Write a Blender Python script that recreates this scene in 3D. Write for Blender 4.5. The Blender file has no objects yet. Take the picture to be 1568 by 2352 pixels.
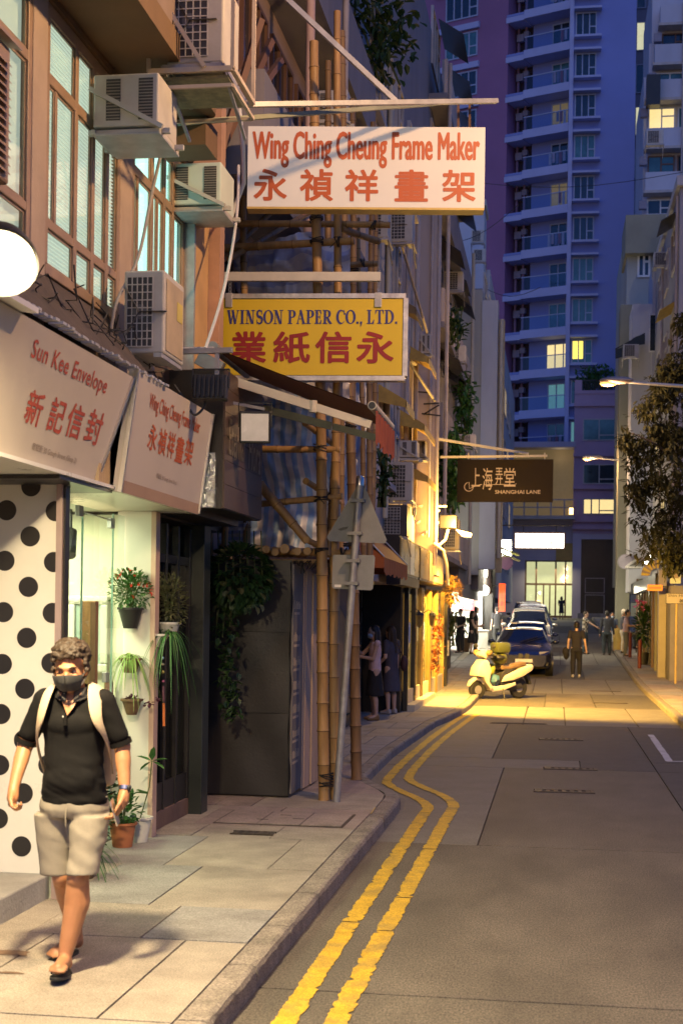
import bpy, bmesh, math, random
from mathutils import Vector, Matrix, noise
R = math.radians
random.seed(7)
sc = bpy.context.scene
COL = sc.collection

# ------------------------------------------------------------------ camera
F, PX, PY, ROLL, HC = 3267.0, 784.0, 1412.0, R(0.8), 1.93
YAW = math.atan(490 / F)
cam_d = bpy.data.cameras.new('camera')
cam = bpy.data.objects.new('camera', cam_d)
COL.objects.link(cam)
sc.camera = cam
cam_d.lens = 50.0
cam_d.sensor_width = 36.0
cam_d.sensor_fit = 'AUTO'
cam_d.shift_y = (PY - 1176) / 2352
cam_d.clip_start = 0.1
cam_d.clip_end = 2000
cam_d.dof.use_dof = True
cam_d.dof.focus_distance = 15.0
cam_d.dof.aperture_fstop = 4.0
_rt = Vector((math.cos(YAW), math.sin(YAW), 0))
_fw = Vector((-math.sin(YAW), math.cos(YAW), 0))
_up = Vector((0, 0, 1))
_cx = _rt * math.cos(ROLL) + _up * math.sin(ROLL)
_cy = -_rt * math.sin(ROLL) + _up * math.cos(ROLL)
cam.matrix_world = Matrix(((_cx.x, _cy.x, -_fw.x, 0), (_cx.y, _cy.y, -_fw.y, 0), (_cx.z, _cy.z, -_fw.z, HC), (0, 0, 0, 1)))

# ------------------------------------------------------------------ world: dusk sky
w = bpy.data.worlds.new('World')
sc.world = w
w.use_nodes = True
nt = w.node_tree
bg = nt.nodes['Background']
sky = nt.nodes.new('ShaderNodeTexSky')
sky.sky_type = 'NISHITA'
sky.sun_disc = False
sky.sun_elevation = R(3.0)
sky.sun_rotation = R(200)
sky.air_density = 1.0
sky.dust_density = 0.3
sky.ozone_density = 4.0
tint = nt.nodes.new('ShaderNodeMix')
tint.data_type = 'RGBA'
tint.blend_type = 'MULTIPLY'
tint.inputs[0].default_value = 1.0
tint.inputs[7].default_value = (0.42, 0.53, 1.0, 1)
nt.links.new(sky.outputs[0], tint.inputs[6])
nt.links.new(tint.outputs[2], bg.inputs[0])
bg.inputs[1].default_value = 0.15

sun_d = bpy.data.lights.new('sun', 'SUN')
sun_d.energy = 0.3
sun_d.angle = R(60)
sun_d.color = (0.5, 0.58, 1.0)
sun = bpy.data.objects.new('sun', sun_d)
COL.objects.link(sun)
sun.rotation_euler = (R(38), 0, R(20))
sun.location = (0, -20, 40)

sc.view_settings.view_transform = 'Standard'
sc.view_settings.look = 'None'
sc.view_settings.exposure = 1.0
sc.view_settings.gamma = 1.0
sc.view_settings.use_curve_mapping = False
sc.render.engine = 'CYCLES'
cy = sc.cycles
cy.use_denoising = True
try:
    cy.denoiser = 'OPENIMAGEDENOISE'
    cy.denoising_input_passes = 'RGB_ALBEDO_NORMAL'
except Exception:
    pass
cy.max_bounces = 5
cy.diffuse_bounces = 2
cy.glossy_bounces = 3
cy.transmission_bounces = 4
cy.transparent_max_bounces = 8
cy.caustics_reflective = False
cy.caustics_refractive = False
cy.sample_clamp_indirect = 3.0
cy.use_light_tree = True

# ------------------------------------------------------------------ measuring helpers: photo pixel (1568 x 2352 view) to a point
def ray(x, y):
    u, v = x - PX, PY - y
    a = u * math.cos(ROLL) - v * math.sin(ROLL)
    b = u * math.sin(ROLL) + v * math.cos(ROLL)
    return _rt * a + _fw * F + _up * b
CO = Vector((0, 0, HC))
def onX(x, y, X0):
    d = ray(x, y); return CO + d * (X0 / d.x)
def onY(x, y, Y0):
    d = ray(x, y); return CO + d * (Y0 / d.y)
def onZ(x, y, Z0):
    d = ray(x, y); return CO + d * ((Z0 - HC) / d.z)
def gz(Y):
    """height of the street above its near, level part"""
    if Y < 36: return 0.0
    if Y < 44: return .03 * (Y - 36) ** 2 / 16
    if Y < 106: return .03 * (Y - 40)
    return 1.98
def onG(x, y, off=0.0):
    d = ray(x, y); d = d / d.y; lo, hi = 3.0, 140.0      # walk along the sight line until it meets the street
    for _ in range(40):
        m = (lo + hi) / 2
        if (CO + d * m).z > gz(m) + off: lo = m
        else: hi = m
    return CO + d * lo

# ------------------------------------------------------------------ materials
MATS = {}
def lin(c):
    return tuple(((v / 12.92) if v <= .04045 else ((v + .055) / 1.055) ** 2.4) for v in c)
def mat(name, col, rough=.6, metal=0.0, var=.18, scale=3.0, bump=0.0, bscale=40.0, emit=0.0, ecol=None, stain=0.0, stcol=(.05, .045, .04), spec=.5, coat=0.0, aniso=(1, 1, 1), alpha=None, sss=0.0, speck=0.0, spscale=170.0):
    if name in MATS: return MATS[name]
    m = bpy.data.materials.new(name)
    m.use_nodes = True
    n, l = m.node_tree.nodes, m.node_tree.links
    b = n['Principled BSDF']
    b.inputs['Roughness'].default_value = rough
    b.inputs['Metallic'].default_value = metal
    b.inputs['Specular IOR Level'].default_value = spec
    if coat: b.inputs['Coat Weight'].default_value = coat; b.inputs['Coat Roughness'].default_value = .08
    if sss: b.inputs['Subsurface Weight'].default_value = sss; b.inputs['Subsurface Radius'].default_value = (.02, .008, .004)
    geo = n.new('ShaderNodeNewGeometry')
    mp = n.new('ShaderNodeMapping'); mp.inputs['Scale'].default_value = aniso
    l.new(geo.outputs['Position'], mp.inputs['Vector'])
    c = (*col, 1)
    if var > 0:
        no = n.new('ShaderNodeTexNoise'); no.inputs['Scale'].default_value = scale; no.inputs['Detail'].default_value = 6; no.inputs['Roughness'].default_value = .65
        l.new(mp.outputs[0], no.inputs['Vector'])
        rp = n.new('ShaderNodeValToRGB')
        rp.color_ramp.elements[0].position = .3; rp.color_ramp.elements[1].position = .7
        rp.color_ramp.elements[0].color = (*[v * (1 - var) for v in col], 1)
        rp.color_ramp.elements[1].color = (*[min(1, v * (1 + var)) for v in col], 1)
        l.new(no.outputs['Fac'], rp.inputs[0])
        out = rp.outputs[0]
        if stain > 0:
            n2 = n.new('ShaderNodeTexNoise'); n2.inputs['Scale'].default_value = scale * .45; n2.inputs['Detail'].default_value = 8
            m2 = n.new('ShaderNodeMapping'); m2.inputs['Location'].default_value = (3.1, 7.7, 1.3); m2.inputs['Scale'].default_value = aniso
            l.new(geo.outputs['Position'], m2.inputs['Vector']); l.new(m2.outputs[0], n2.inputs['Vector'])
            r2 = n.new('ShaderNodeValToRGB'); r2.color_ramp.elements[0].position = .52; r2.color_ramp.elements[1].position = .75
            r2.color_ramp.elements[0].color = (0, 0, 0, 1); r2.color_ramp.elements[1].color = (stain, stain, stain, 1)
            l.new(n2.outputs['Fac'], r2.inputs[0])
            mx = n.new('ShaderNodeMix'); mx.data_type = 'RGBA'
            l.new(r2.outputs[0], mx.inputs[0]); l.new(out, mx.inputs[6]); mx.inputs[7].default_value = (*stcol, 1)
            out = mx.outputs[2]
        if speck > 0:       # grit: fine light and dark grains
            n3 = n.new('ShaderNodeTexNoise'); n3.inputs['Scale'].default_value = spscale; n3.inputs['Detail'].default_value = 3
            l.new(mp.outputs[0], n3.inputs['Vector'])
            r3 = n.new('ShaderNodeValToRGB'); r3.color_ramp.elements[0].position = .35; r3.color_ramp.elements[1].position = .68
            r3.color_ramp.elements[0].color = (1 - speck,) * 3 + (1,); r3.color_ramp.elements[1].color = (1 + speck * .6,) * 3 + (1,)
            l.new(n3.outputs['Fac'], r3.inputs[0])
            m3 = n.new('ShaderNodeMix'); m3.data_type = 'RGBA'; m3.blend_type = 'MULTIPLY'; m3.inputs[0].default_value = 1.0
            l.new(out, m3.inputs[6]); l.new(r3.outputs[0], m3.inputs[7]); out = m3.outputs[2]
        l.new(out, b.inputs['Base Color'])
        rr = n.new('ShaderNodeMapRange'); rr.inputs[3].default_value = max(0, rough - .1); rr.inputs[4].default_value = min(1, rough + .1)
        l.new(no.outputs['Fac'], rr.inputs[0]); l.new(rr.outputs[0], b.inputs['Roughness'])
    else:
        b.inputs['Base Color'].default_value = c
    if bump > 0:
        nb = n.new('ShaderNodeTexNoise'); nb.inputs['Scale'].default_value = bscale; nb.inputs['Detail'].default_value = 5
        l.new(mp.outputs[0], nb.inputs['Vector'])
        bp = n.new('ShaderNodeBump'); bp.inputs['Strength'].default_value = bump; bp.inputs['Distance'].default_value = .02
        l.new(nb.outputs['Fac'], bp.inputs['Height']); l.new(bp.outputs[0], b.inputs['Normal'])
    if emit > 0:
        b.inputs['Emission Color'].default_value = (*(ecol or col), 1)
        b.inputs['Emission Strength'].default_value = emit
    if alpha is not None: b.inputs['Alpha'].default_value = alpha
    MATS[name] = m
    return m
def glass(name, tint_=(.8, .9, .9), refl=.12, rough=.03):
    """thin pane: mostly clear, with a mirror share that grows at grazing angles"""
    if name in MATS: return MATS[name]
    m = bpy.data.materials.new(name); m.use_nodes = True
    n, l = m.node_tree.nodes, m.node_tree.links
    n.remove(n['Principled BSDF'])
    t = n.new('ShaderNodeBsdfTransparent'); t.inputs[0].default_value = (*tint_, 1)
    g = n.new('ShaderNodeBsdfGlossy'); g.inputs['Roughness'].default_value = rough
    fr = n.new('ShaderNodeFresnel'); fr.inputs[0].default_value = 1.5
    ad = n.new('ShaderNodeMath'); ad.operation = 'ADD'; ad.inputs[1].default_value = refl; ad.use_clamp = True
    mx = n.new('ShaderNodeMixShader')
    ge = n.new('ShaderNodeNewGeometry'); nb = n.new('ShaderNodeMath'); nb.operation = 'SUBTRACT'; nb.inputs[0].default_value = 1.0
    ml = n.new('ShaderNodeMath'); ml.operation = 'MULTIPLY'; l.new(ge.outputs['Backfacing'], nb.inputs[1]); l.new(ad.outputs[0], ml.inputs[0]); l.new(nb.outputs[0], ml.inputs[1])
    l.new(fr.outputs[0], ad.inputs[0]); l.new(ml.outputs[0], mx.inputs[0]); l.new(t.outputs[0], mx.inputs[1]); l.new(g.outputs[0], mx.inputs[2])
    l.new(mx.outputs[0], n['Material Output'].inputs[0])
    MATS[name] = m
    return m
def leaf_mat(name, c1, c2, rough=.5, trans=.25):
    if name in MATS: return MATS[name]
    m = mat(name, c1, rough, var=.3, scale=9)
    n, l = m.node_tree.nodes, m.node_tree.links
    b = n['Principled BSDF']
    rp = [x for x in n if x.type == 'VALTORGB'][0]
    rp.color_ramp.elements[0].color = (*c1, 1); rp.color_ramp.elements[1].color = (*c2, 1)
    tr = n.new('ShaderNodeBsdfTranslucent'); l.new(rp.outputs[0], tr.inputs[0])
    mx = n.new('ShaderNodeMixShader'); mx.inputs[0].default_value = trans
    l.new(b.outputs[0], mx.inputs[1]); l.new(tr.outputs[0], mx.inputs[2]); l.new(mx.outputs[0], n['Material Output'].inputs[0])
    return m
def emitm(name, col, strength):
    if name in MATS: return MATS[name]
    return mat(name, tuple(c * .35 for c in col), .5, var=0, emit=strength, ecol=col)

# ------------------------------------------------------------------ mesh building
WM = {}
class MB:
    def __init__(s): s.v = []; s.f = []
    def add(s, vs, fs):
        k = len(s.v); s.v += [Vector(p) for p in vs]; s.f += [tuple(i + k for i in q) for q in fs]; return s
    BF = [(0, 3, 2, 1), (4, 5, 6, 7), (0, 1, 5, 4), (1, 2, 6, 5), (2, 3, 7, 6), (3, 0, 4, 7)]
    def box(s, x0, x1, y0, y1, z0, z1):
        x0, x1 = min(x0, x1), max(x0, x1); y0, y1 = min(y0, y1), max(y0, y1); z0, z1 = min(z0, z1), max(z0, z1)
        return s.add([(x0, y0, z0), (x1, y0, z0), (x1, y1, z0), (x0, y1, z0), (x0, y0, z1), (x1, y0, z1), (x1, y1, z1), (x0, y1, z1)], s.BF)
    def hexa(s, p):   # eight corners: four below, four above
        return s.add(p, s.BF)
    def bar(s, a, b, w, h=None, up=(0, 0, 1)):
        a, b = Vector(a), Vector(b); h = h or w; d = (b - a).normalized(); u = Vector(up)
        if abs(d.dot(u)) > .98: u = Vector((0, 1, 0))
        r = d.cross(u).normalized(); u = r.cross(d)
        c = [(-1, -1), (1, -1), (1, 1), (-1, 1)]
        return s.add([a + r * (i * w / 2) + u * (j * h / 2) for i, j in c] + [b + r * (i * w / 2) + u * (j * h / 2) for i, j in c], s.BF)
    def tube(s, pts, r, n=8, cap=True):
        pts = [Vector(p) for p in pts]; k = len(s.v)
        rs = r if isinstance(r, (list, tuple)) else [r] * len(pts)
        pu = None
        for i, p in enumerate(pts):
            d = (pts[min(i + 1, len(pts) - 1)] - pts[max(i - 1, 0)]).normalized()
            if pu is None:
                pu = Vector((0, 0, 1)) if abs(d.z) < .9 else Vector((1, 0, 0))
            a = d.cross(pu).normalized(); pu = a.cross(d).normalized()
            for q in range(n):
                t = 2 * math.pi * q / n
                s.v.append(p + (a * math.cos(t) + pu * math.sin(t)) * rs[i])
        for i in range(len(pts) - 1):
            for q in range(n):
                q2 = (q + 1) % n
                s.f.append((k + i * n + q, k + i * n + q2, k + (i + 1) * n + q2, k + (i + 1) * n + q))
        if cap:
            s.f.append(tuple(k + q for q in range(n))[::-1]); s.f.append(tuple(k + (len(pts) - 1) * n + q for q in range(n)))
        return s
    def lathe(s, prof, c, n=16, axis='Z'):
        k = len(s.v); c = Vector(c)
        for r, z in prof:
            for q in range(n):
                t = 2 * math.pi * q / n; a, b = r * math.cos(t), r * math.sin(t)
                s.v.append(c + (Vector((a, b, z)) if axis == 'Z' else Vector((z, a, b)) if axis == 'X' else Vector((b, z, a))))
        for i in range(len(prof) - 1):
            for q in range(n):
                q2 = (q + 1) % n
                s.f.append((k + i * n + q, k + i * n + q2, k + (i + 1) * n + q2, k + (i + 1) * n + q))
        s.f.append(tuple(k + q for q in range(n))[::-1]); s.f.append(tuple(k + (len(prof) - 1) * n + q for q in range(n)))
        return s
    def prism(s, pts, ext):
        """flat polygon pushed along ext"""
        e = Vector(ext); n = len(pts); p = [Vector(q) for q in pts]
        return s.add(p + [q + e for q in p], [tuple(range(n))[::-1], tuple(range(n, 2 * n))] + [(i, (i + 1) % n, n + (i + 1) % n, n + i) for i in range(n)])
    def quad(s, *p): return s.add(p, [tuple(range(len(p)))])
    def ball(s, c, r, n=10, m=7):
        rx, ry, rz = (r, r, r) if isinstance(r, (int, float)) else r
        k = len(s.v); c = Vector(c)
        s.v.append(c - Vector((0, 0, rz)))
        for i in range(1, m):
            t = -math.pi / 2 + math.pi * i / m
            for q in range(n):
                a = 2 * math.pi * q / n
                s.v.append(c + Vector((rx * math.cos(t) * math.cos(a), ry * math.cos(t) * math.sin(a), rz * math.sin(t))))
        s.v.append(c + Vector((0, 0, rz)))
        top = len(s.v) - 1
        for q in range(n): s.f.append((k, k + 1 + (q + 1) % n, k + 1 + q))
        for i in range(m - 2):
            for q in range(n):
                a = k + 1 + i * n; q2 = (q + 1) % n
                s.f.append((a + q, a + q2, a + n + q2, a + n + q))
        a = k + 1 + (m - 2) * n
        for q in range(n): s.f.append((a + q, a + (q + 1) % n, top))
        return s
    def grid(s, fn, nu, nv):
        k = len(s.v)
        for i in range(nu + 1):
            for j in range(nv + 1): s.v.append(Vector(fn(i / nu, j / nv)))
        for i in range(nu):
            for j in range(nv):
                a = k + i * (nv + 1) + j; s.f.append((a, a + nv + 1, a + nv + 2, a + 1))
        return s
    def xf(s, M):
        s.v = [M @ p for p in s.v]; return s
    def mesh(s, name, m=None, smooth=False, bevel=0.0):
        me = bpy.data.meshes.new(name)
        me.from_pydata([tuple(p) for p in s.v], [], s.f)
        if bevel > 0:
            bm = bmesh.new(); bm.from_mesh(me)
            es = [e for e in bm.edges if len(e.link_faces) == 2 and e.calc_face_angle(0) > .6]
            bmesh.ops.bevel(bm, geom=es, offset=bevel, segments=2, affect='EDGES', profile=.5)
            bm.to_mesh(me); bm.free()
        if smooth:
            for p in me.polygons: p.use_smooth = True
            try: me.set_sharp_from_angle(angle=R(40))
            except Exception: pass
        if m: me.materials.append(m)
        return me
    def build(s, name, m, parent=None, smooth=False, bevel=0.0, local=False):
        me = s.mesh(name, m, smooth, bevel)
        return link(name, me, parent, local)
def link(name, me, parent=None, local=False, M=None):
    """M: where an object made round the origin goes (world, or the parent's frame when local)"""
    o = bpy.data.objects.new(name, me); COL.objects.link(o)
    wm = WM[parent] if parent else Matrix()
    if parent:
        o.parent = parent
    if M is not None:
        lm = M if local else wm.inverted() @ M
        o.matrix_basis = lm; WM[o] = wm @ lm
    else:
        if parent and not local and wm != Matrix(): me.transform(wm.inverted())
        WM[o] = wm.copy()
    return o
def tag(o, label=None, cat=None, group=None, kind=None):
    if label: o['label'] = label
    if cat: o['category'] = cat
    if group: o['group'] = group
    if kind: o['kind'] = kind
    return o
def T(name, label, cat, loc=(0, 0, 0), rz=0.0, group=None, tilt=None):
    o = bpy.data.objects.new(name, None); COL.objects.link(o); o.empty_display_size = .1
    M = Matrix.Translation(Vector(loc)) @ Matrix.Rotation(rz, 4, 'Z')
    if tilt is not None: M = M @ tilt
    o.matrix_basis = M; WM[o] = M
    return tag(o, label, cat, group)
def S(name, mb, m, parent=None, **k):
    o = mb.build(name, m, parent, **k)
    if parent is None: o['kind'] = 'structure'
    return o
def dup(root, M, label=None, group=None):
    def cp(o, par):
        c = o.copy(); COL.objects.link(c)
        if par: c.parent = par
        for ch in [q for q in o.children]: cp(ch, c)
        return c
    r = cp(root, None); r.matrix_basis = M; WM[r] = M
    if label: r['label'] = label
    if group: r['group'] = group
    return r
def lamp(name, kind, loc, energy, col, parent=None, aim=None, size=.1, spot=90, blend=.5):
    d = bpy.data.lights.new(name, kind); d.energy = energy; d.color = col
    if kind == 'AREA': d.size = size
    else: d.shadow_soft_size = size
    if kind == 'SPOT': d.spot_size = R(spot); d.spot_blend = blend
    o = bpy.data.objects.new(name, d); COL.objects.link(o)
    M = Matrix.Translation(Vector(loc))
    if aim is not None: M = M @ (Vector(aim) - Vector(loc)).to_track_quat('-Z', 'Y').to_matrix().to_4x4()
    if parent: o.parent = parent; o.matrix_basis = WM[parent].inverted() @ M
    else: o.matrix_basis = M
    return o
# ------------------------------------------------------------------ lettering
BENCH = bpy.data.scenes.new('bench')      # an empty side scene in which single objects are evaluated quickly
def evaluated(ob):
    BENCH.collection.objects.link(ob)
    with bpy.context.temp_override(scene=BENCH, view_layer=BENCH.view_layers[0]):
        dg = bpy.context.evaluated_depsgraph_get(); dg.update()
    me = bpy.data.meshes.new_from_object(ob.evaluated_get(dg))
    BENCH.collection.objects.unlink(ob); return me
def text_mesh(s, width=None, height=None, bold=0.0, space=1.0, depth=0.004, align='LEFT'):
    """mesh of a line of writing in its own XY plane, scaled to width x height of the inked area"""
    cu = bpy.data.curves.new('lettering', 'FONT'); cu.body = s; cu.size = 1; cu.space_character = space; cu.resolution_u = 3
    ob = bpy.data.objects.new('lettering', cu)
    me = evaluated(ob)
    bpy.data.objects.remove(ob); bpy.data.curves.remove(cu)
    if not me.vertices: return me
    xs = [v.co.x for v in me.vertices]; ys = [v.co.y for v in me.vertices]
    x0, x1, y0, y1 = min(xs), max(xs), min(ys), max(ys)
    sx = (width / (x1 - x0)) if width else None; sy = (height / (y1 - y0)) if height else None
    sx = sx or sy; sy = sy or sx
    co = [((v.co.x - x0) * sx, (v.co.y - y0) * sy) for v in me.vertices]; fs = [tuple(p.vertices) for p in me.polygons]
    bpy.data.meshes.remove(me); vs = []; ff = []; e = bold * (y1 - y0) * sy
    offs = [(0, 0)] + ([(e * math.cos(k * math.pi / 4), e * math.sin(k * math.pi / 4)) for k in range(8)] if bold else [])
    for k, (dx, dy) in enumerate(offs):       # heavier strokes: the same letters laid a hair apart
        b0 = len(vs); vs += [(x + dx, y + dy, k * .00012) for x, y in co]; ff += [tuple(i + b0 for i in f) for f in fs]
    me = bpy.data.meshes.new('lettering'); me.from_pydata(vs, [], ff)
    return me
def write(s, m, parent, o, u, v, width=None, height=None, bold=0.0, space=1.0, name='lettering'):
    """write s with its lower left ink corner at o, running along u, standing along v (world vectors)"""
    me = text_mesh(s, width, height, bold, space)
    me.name = name; me.materials.append(m)
    u, v = Vector(u).normalized(), Vector(v).normalized(); nn = u.cross(v)
    M = Matrix(((u.x, v.x, nn.x, o[0]), (u.y, v.y, nn.y, o[1]), (u.z, v.z, nn.z, o[2]), (0, 0, 0, 1)))
    return link(name, me, parent, M=M)

# common materials
m_steel = mat('steel', (.35, .35, .36), .45, .6, var=.2, bump=.1, stain=.4, stcol=(.18, .09, .04))
m_galv = mat('galvanised', (.42, .42, .42), .5, .4, var=.2, scale=8)
m_black = mat('black_paint', (.012, .012, .012), .45, var=.3)
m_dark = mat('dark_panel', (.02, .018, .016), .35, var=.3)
m_white = mat('white_paint', (.72, .72, .70), .5, var=.06, stain=.15, stcol=(.45, .42, .36))
m_rubber = mat('rubber', (.015, .015, .015), .7, var=.2)
m_acbody = mat('ac_casing', (.50, .48, .43), .5, var=.1, scale=5, stain=.35, stcol=(.3, .25, .18), bump=.05)
m_acdark = mat('ac_grille', (.05, .05, .05), .6, var=.2)
m_conc = mat('concrete', (.32, .31, .29), .85, var=.2, scale=3, bump=.3, stain=.5, stcol=(.12, .11, .10))
m_plaster = mat('plaster_pale', (.50, .46, .42), .85, var=.12, scale=1.2, bump=.12, stain=.5, stcol=(.25, .22, .19), aniso=(1, 1, .35))
m_cable = mat('cable', (.03, .03, .03), .6, var=.2)
m_cablew = mat('cable_white', (.6, .6, .58), .5, var=.1)
# ================================================================== GROUND
rnd = random.Random(3)
m_ground = mat('ground_earth', (.10, .095, .09), .95, var=.2, scale=.5)
m_bed = mat('joint_dirt', (.06, .054, .046), .95, var=.3, scale=9)
m_road = mat('road_concrete', (.128, .112, .088), .72, var=.34, scale=1.7, bump=.35, bscale=150, speck=.55, spscale=95, stain=.75, stcol=(.07, .062, .052), aniso=(1, .45, 1))
m_road2 = mat('road_patch_dark', (.098, .09, .078), .78, var=.22, scale=3.0, bump=.35, bscale=150, speck=.4, spscale=120, stain=.35, stcol=(.08, .077, .073))
m_road3 = mat('road_patch_light', (.18, .17, .15), .75, var=.2, scale=2.6, bump=.3, bscale=140, speck=.4, spscale=120, stain=.35, stcol=(.13, .12, .11))
m_pave = mat('paving', (.34, .30, .245), .8, var=.26, scale=2.6, bump=.35, bscale=110, speck=.35, spscale=110, stain=.7, stcol=(.17, .15, .125))
m_pave2 = mat('paving_reddish', (.33, .27, .235), .82, var=.2, scale=4, bump=.35, bscale=110, speck=.35, spscale=110, stain=.7, stcol=(.17, .14, .12))
m_pave3 = mat('paving_grey', (.29, .28, .265), .82, var=.2, scale=4, bump=.35, bscale=110, speck=.35, spscale=110, stain=.7, stcol=(.16, .15, .14))
m_kerb = mat('kerb_stone', (.27, .235, .195), .85, var=.3, scale=6, bump=.6, bscale=70, speck=.5, spscale=90, stain=.5, stcol=(.11, .095, .08))
m_yellow = mat('road_paint_yellow', (.60, .37, .02), .65, var=.25, scale=9, bump=.3, bscale=120, stain=.8, stcol=(.24, .18, .06), speck=.35, spscale=90)
m_rwhite = mat('road_paint_white', (.55, .55, .54), .65, var=.2, scale=8, bump=.2, stain=.5, stcol=(.25, .24, .23))
m_iron = mat('cast_iron', (.075, .06, .05), .6, .4, var=.4, scale=20, bump=.4, bscale=80)

def profile_sheet(mb, x0, x1, y0, y1, off, step=3.0, xs=None):
    ys = [y0]
    while ys[-1] < y1: ys.append(min(y1, ys[-1] + step))
    mb.grid(lambda a, b: (x0 + (x1 - x0) * b, ys[round(a * (len(ys) - 1))], gz(ys[round(a * (len(ys) - 1))]) + off), len(ys) - 1, 1)
mb = MB()
profile_sheet(mb, -400, 400, -60, 800, -.07, 4)
S('ground', mb, m_ground)

# road: slabs with open joints over a dark bed
road = T('road', None, None); road['kind'] = 'structure'
mb = MB(); profile_sheet(mb, -2.4, 2.6, -6, 112, -.02, 2); mb.build('road_bed', m_bed, road)
GAP = .008
def slab(parent, name, x0, x1, y0, y1, top, m, th=.06, g=GAP, jag=0.0):
    mb = MB(); n = max(1, int((y1 - y0) / 2.0))
    ys = [y0 + g + (y1 - y0 - 2 * g) * i / n for i in range(n + 1)]
    for i in range(n):
        a, b = ys[i], ys[i + 1]
        za, zb = gz(a) + top, gz(b) + top
        xa, xb = x0 + g, x1 - g
        mb.hexa([(xa, a, za - th), (xb, a, za - th), (xb, b, zb - th), (xa, b, zb - th), (xa, a, za), (xb, a, za), (xb, b, zb), (xa, b, zb)])
    return mb.build(name, m, parent)
cuts = [(-6, 2.0), (2.0, 7.2), (7.2, 12.05), (12.05, 18.35), (18.35, 19.5), (19.5, 25.8), (25.8, 31.0), (31.0, 36.6), (36.6, 43.0), (43, 50), (50, 58), (58, 67), (67, 77), (77, 88), (88, 99), (99, 111)]
for i, (a, b) in enumerate(cuts):
    xs = [-2.3, 1.3, 2.32]
    if i == 3: xs = [-2.3, -.62, 1.3, 2.32]
    if i == 4: xs = [-2.3, .35, 1.3, 2.32]
    if i == 5: xs = [-2.3, -.82, 1.3, 2.32]
    if i >= 6: xs = [-2.3, -.55, .21, 1.5, 2.32] if i % 2 == 0 else [-2.3, -.2, .9, 2.32]
    for j in range(len(xs) - 1):
        m = m_road
        if i in (3, 5) and j == 0: m = m_road3
        if i == 4: m = [m_road3, m_road2, m_road2][j]
        if i in (3, 5) and j == 1: m = m_road2 if i == 5 else m_road
        if i in (2, 3, 4, 5) and j == len(xs) - 2: m = m_road2
        if i >= 6: m = [m_road3, m_road, m_road3, m_road2][(i + j * 2) % 4]
        slab(road, 'road_slab', xs[j], xs[j + 1], a, b, rnd.uniform(-.002, .001), m, g=GAP if i < 6 else .012)

# double yellow line, edges worn ragged
def ragged_line(path, w, top, m, parent, seed, step=.022, name='yellow_line'):
    r = random.Random(seed); pts = []
    for (ax, ay), (bx, by) in zip(path[:-1], path[1:]):
        L = math.hypot(bx - ax, by - ay); n = max(1, int(L / step))
        for i in range(n): pts.append((ax + (bx - ax) * i / n, ay + (by - ay) * i / n))
    pts.append(path[-1]); mb = MB(); L0 = R0 = 0.0; row = []
    for i, p in enumerate(pts):
        q0, q1 = pts[max(0, i - 1)], pts[min(len(pts) - 1, i + 1)]
        d = Vector((q1[0] - q0[0], q1[1] - q0[1], 0)).normalized(); nn = Vector((-d.y, d.x, 0))
        L0 = .5 * L0 + r.uniform(-.006, .006); R0 = .5 * R0 + r.uniform(-.006, .006)
        if r.random() < .035: L0 -= .022
        if r.random() < .035: R0 -= .022
        c = Vector((p[0], p[1], gz(p[1]) + top))
        row.append((c + nn * max(.012, w / 2 + L0), c - nn * max(.012, w / 2 + R0)))
    for i in range(len(row) - 1):
        if r.random() < .012: continue
        mb.quad(row[i][1], row[i + 1][1], row[i + 1][0], row[i][0])
    return mb.build(name, m, parent)
def smooth_path(p, n=3):
    for _ in range(n):
        q = [p[0]]
        for a, b in zip(p[:-1], p[1:]):
            q += [(a[0] * .75 + b[0] * .25, a[1] * .75 + b[1] * .25), (a[0] * .25 + b[0] * .75, a[1] * .25 + b[1] * .75)]
        p = q + [p[-1]]
    return p
yl1 = smooth_path([(-1.235, 2.0), (-1.235, 13.6), (-1.22, 14.55), (-1.82, 15.95), (-1.95, 16.6), (-1.93, 22), (-1.78, 26.8), (-1.7, 28.2)], 2)
yl2 = smooth_path([(-1.0, 2.0), (-1.0, 13.7), (-.98, 14.85), (-1.6, 16.35), (-1.74, 17.0), (-1.73, 22), (-1.57, 26.6), (-1.5, 28.2)], 2)
o = ragged_line(yl1, .115, .004, m_yellow, road, 5); o = ragged_line(yl2, .115, .004, m_yellow, road, 6)
o = ragged_line([(1.6, 24.2), (1.56, 19.75)], .1, .004, m_rwhite, road, 8, name='white_line')
o = ragged_line([(1.52, 19.75), (2.3, 19.85)], .1, .0045, m_rwhite, road, 9, name='white_line')

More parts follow.
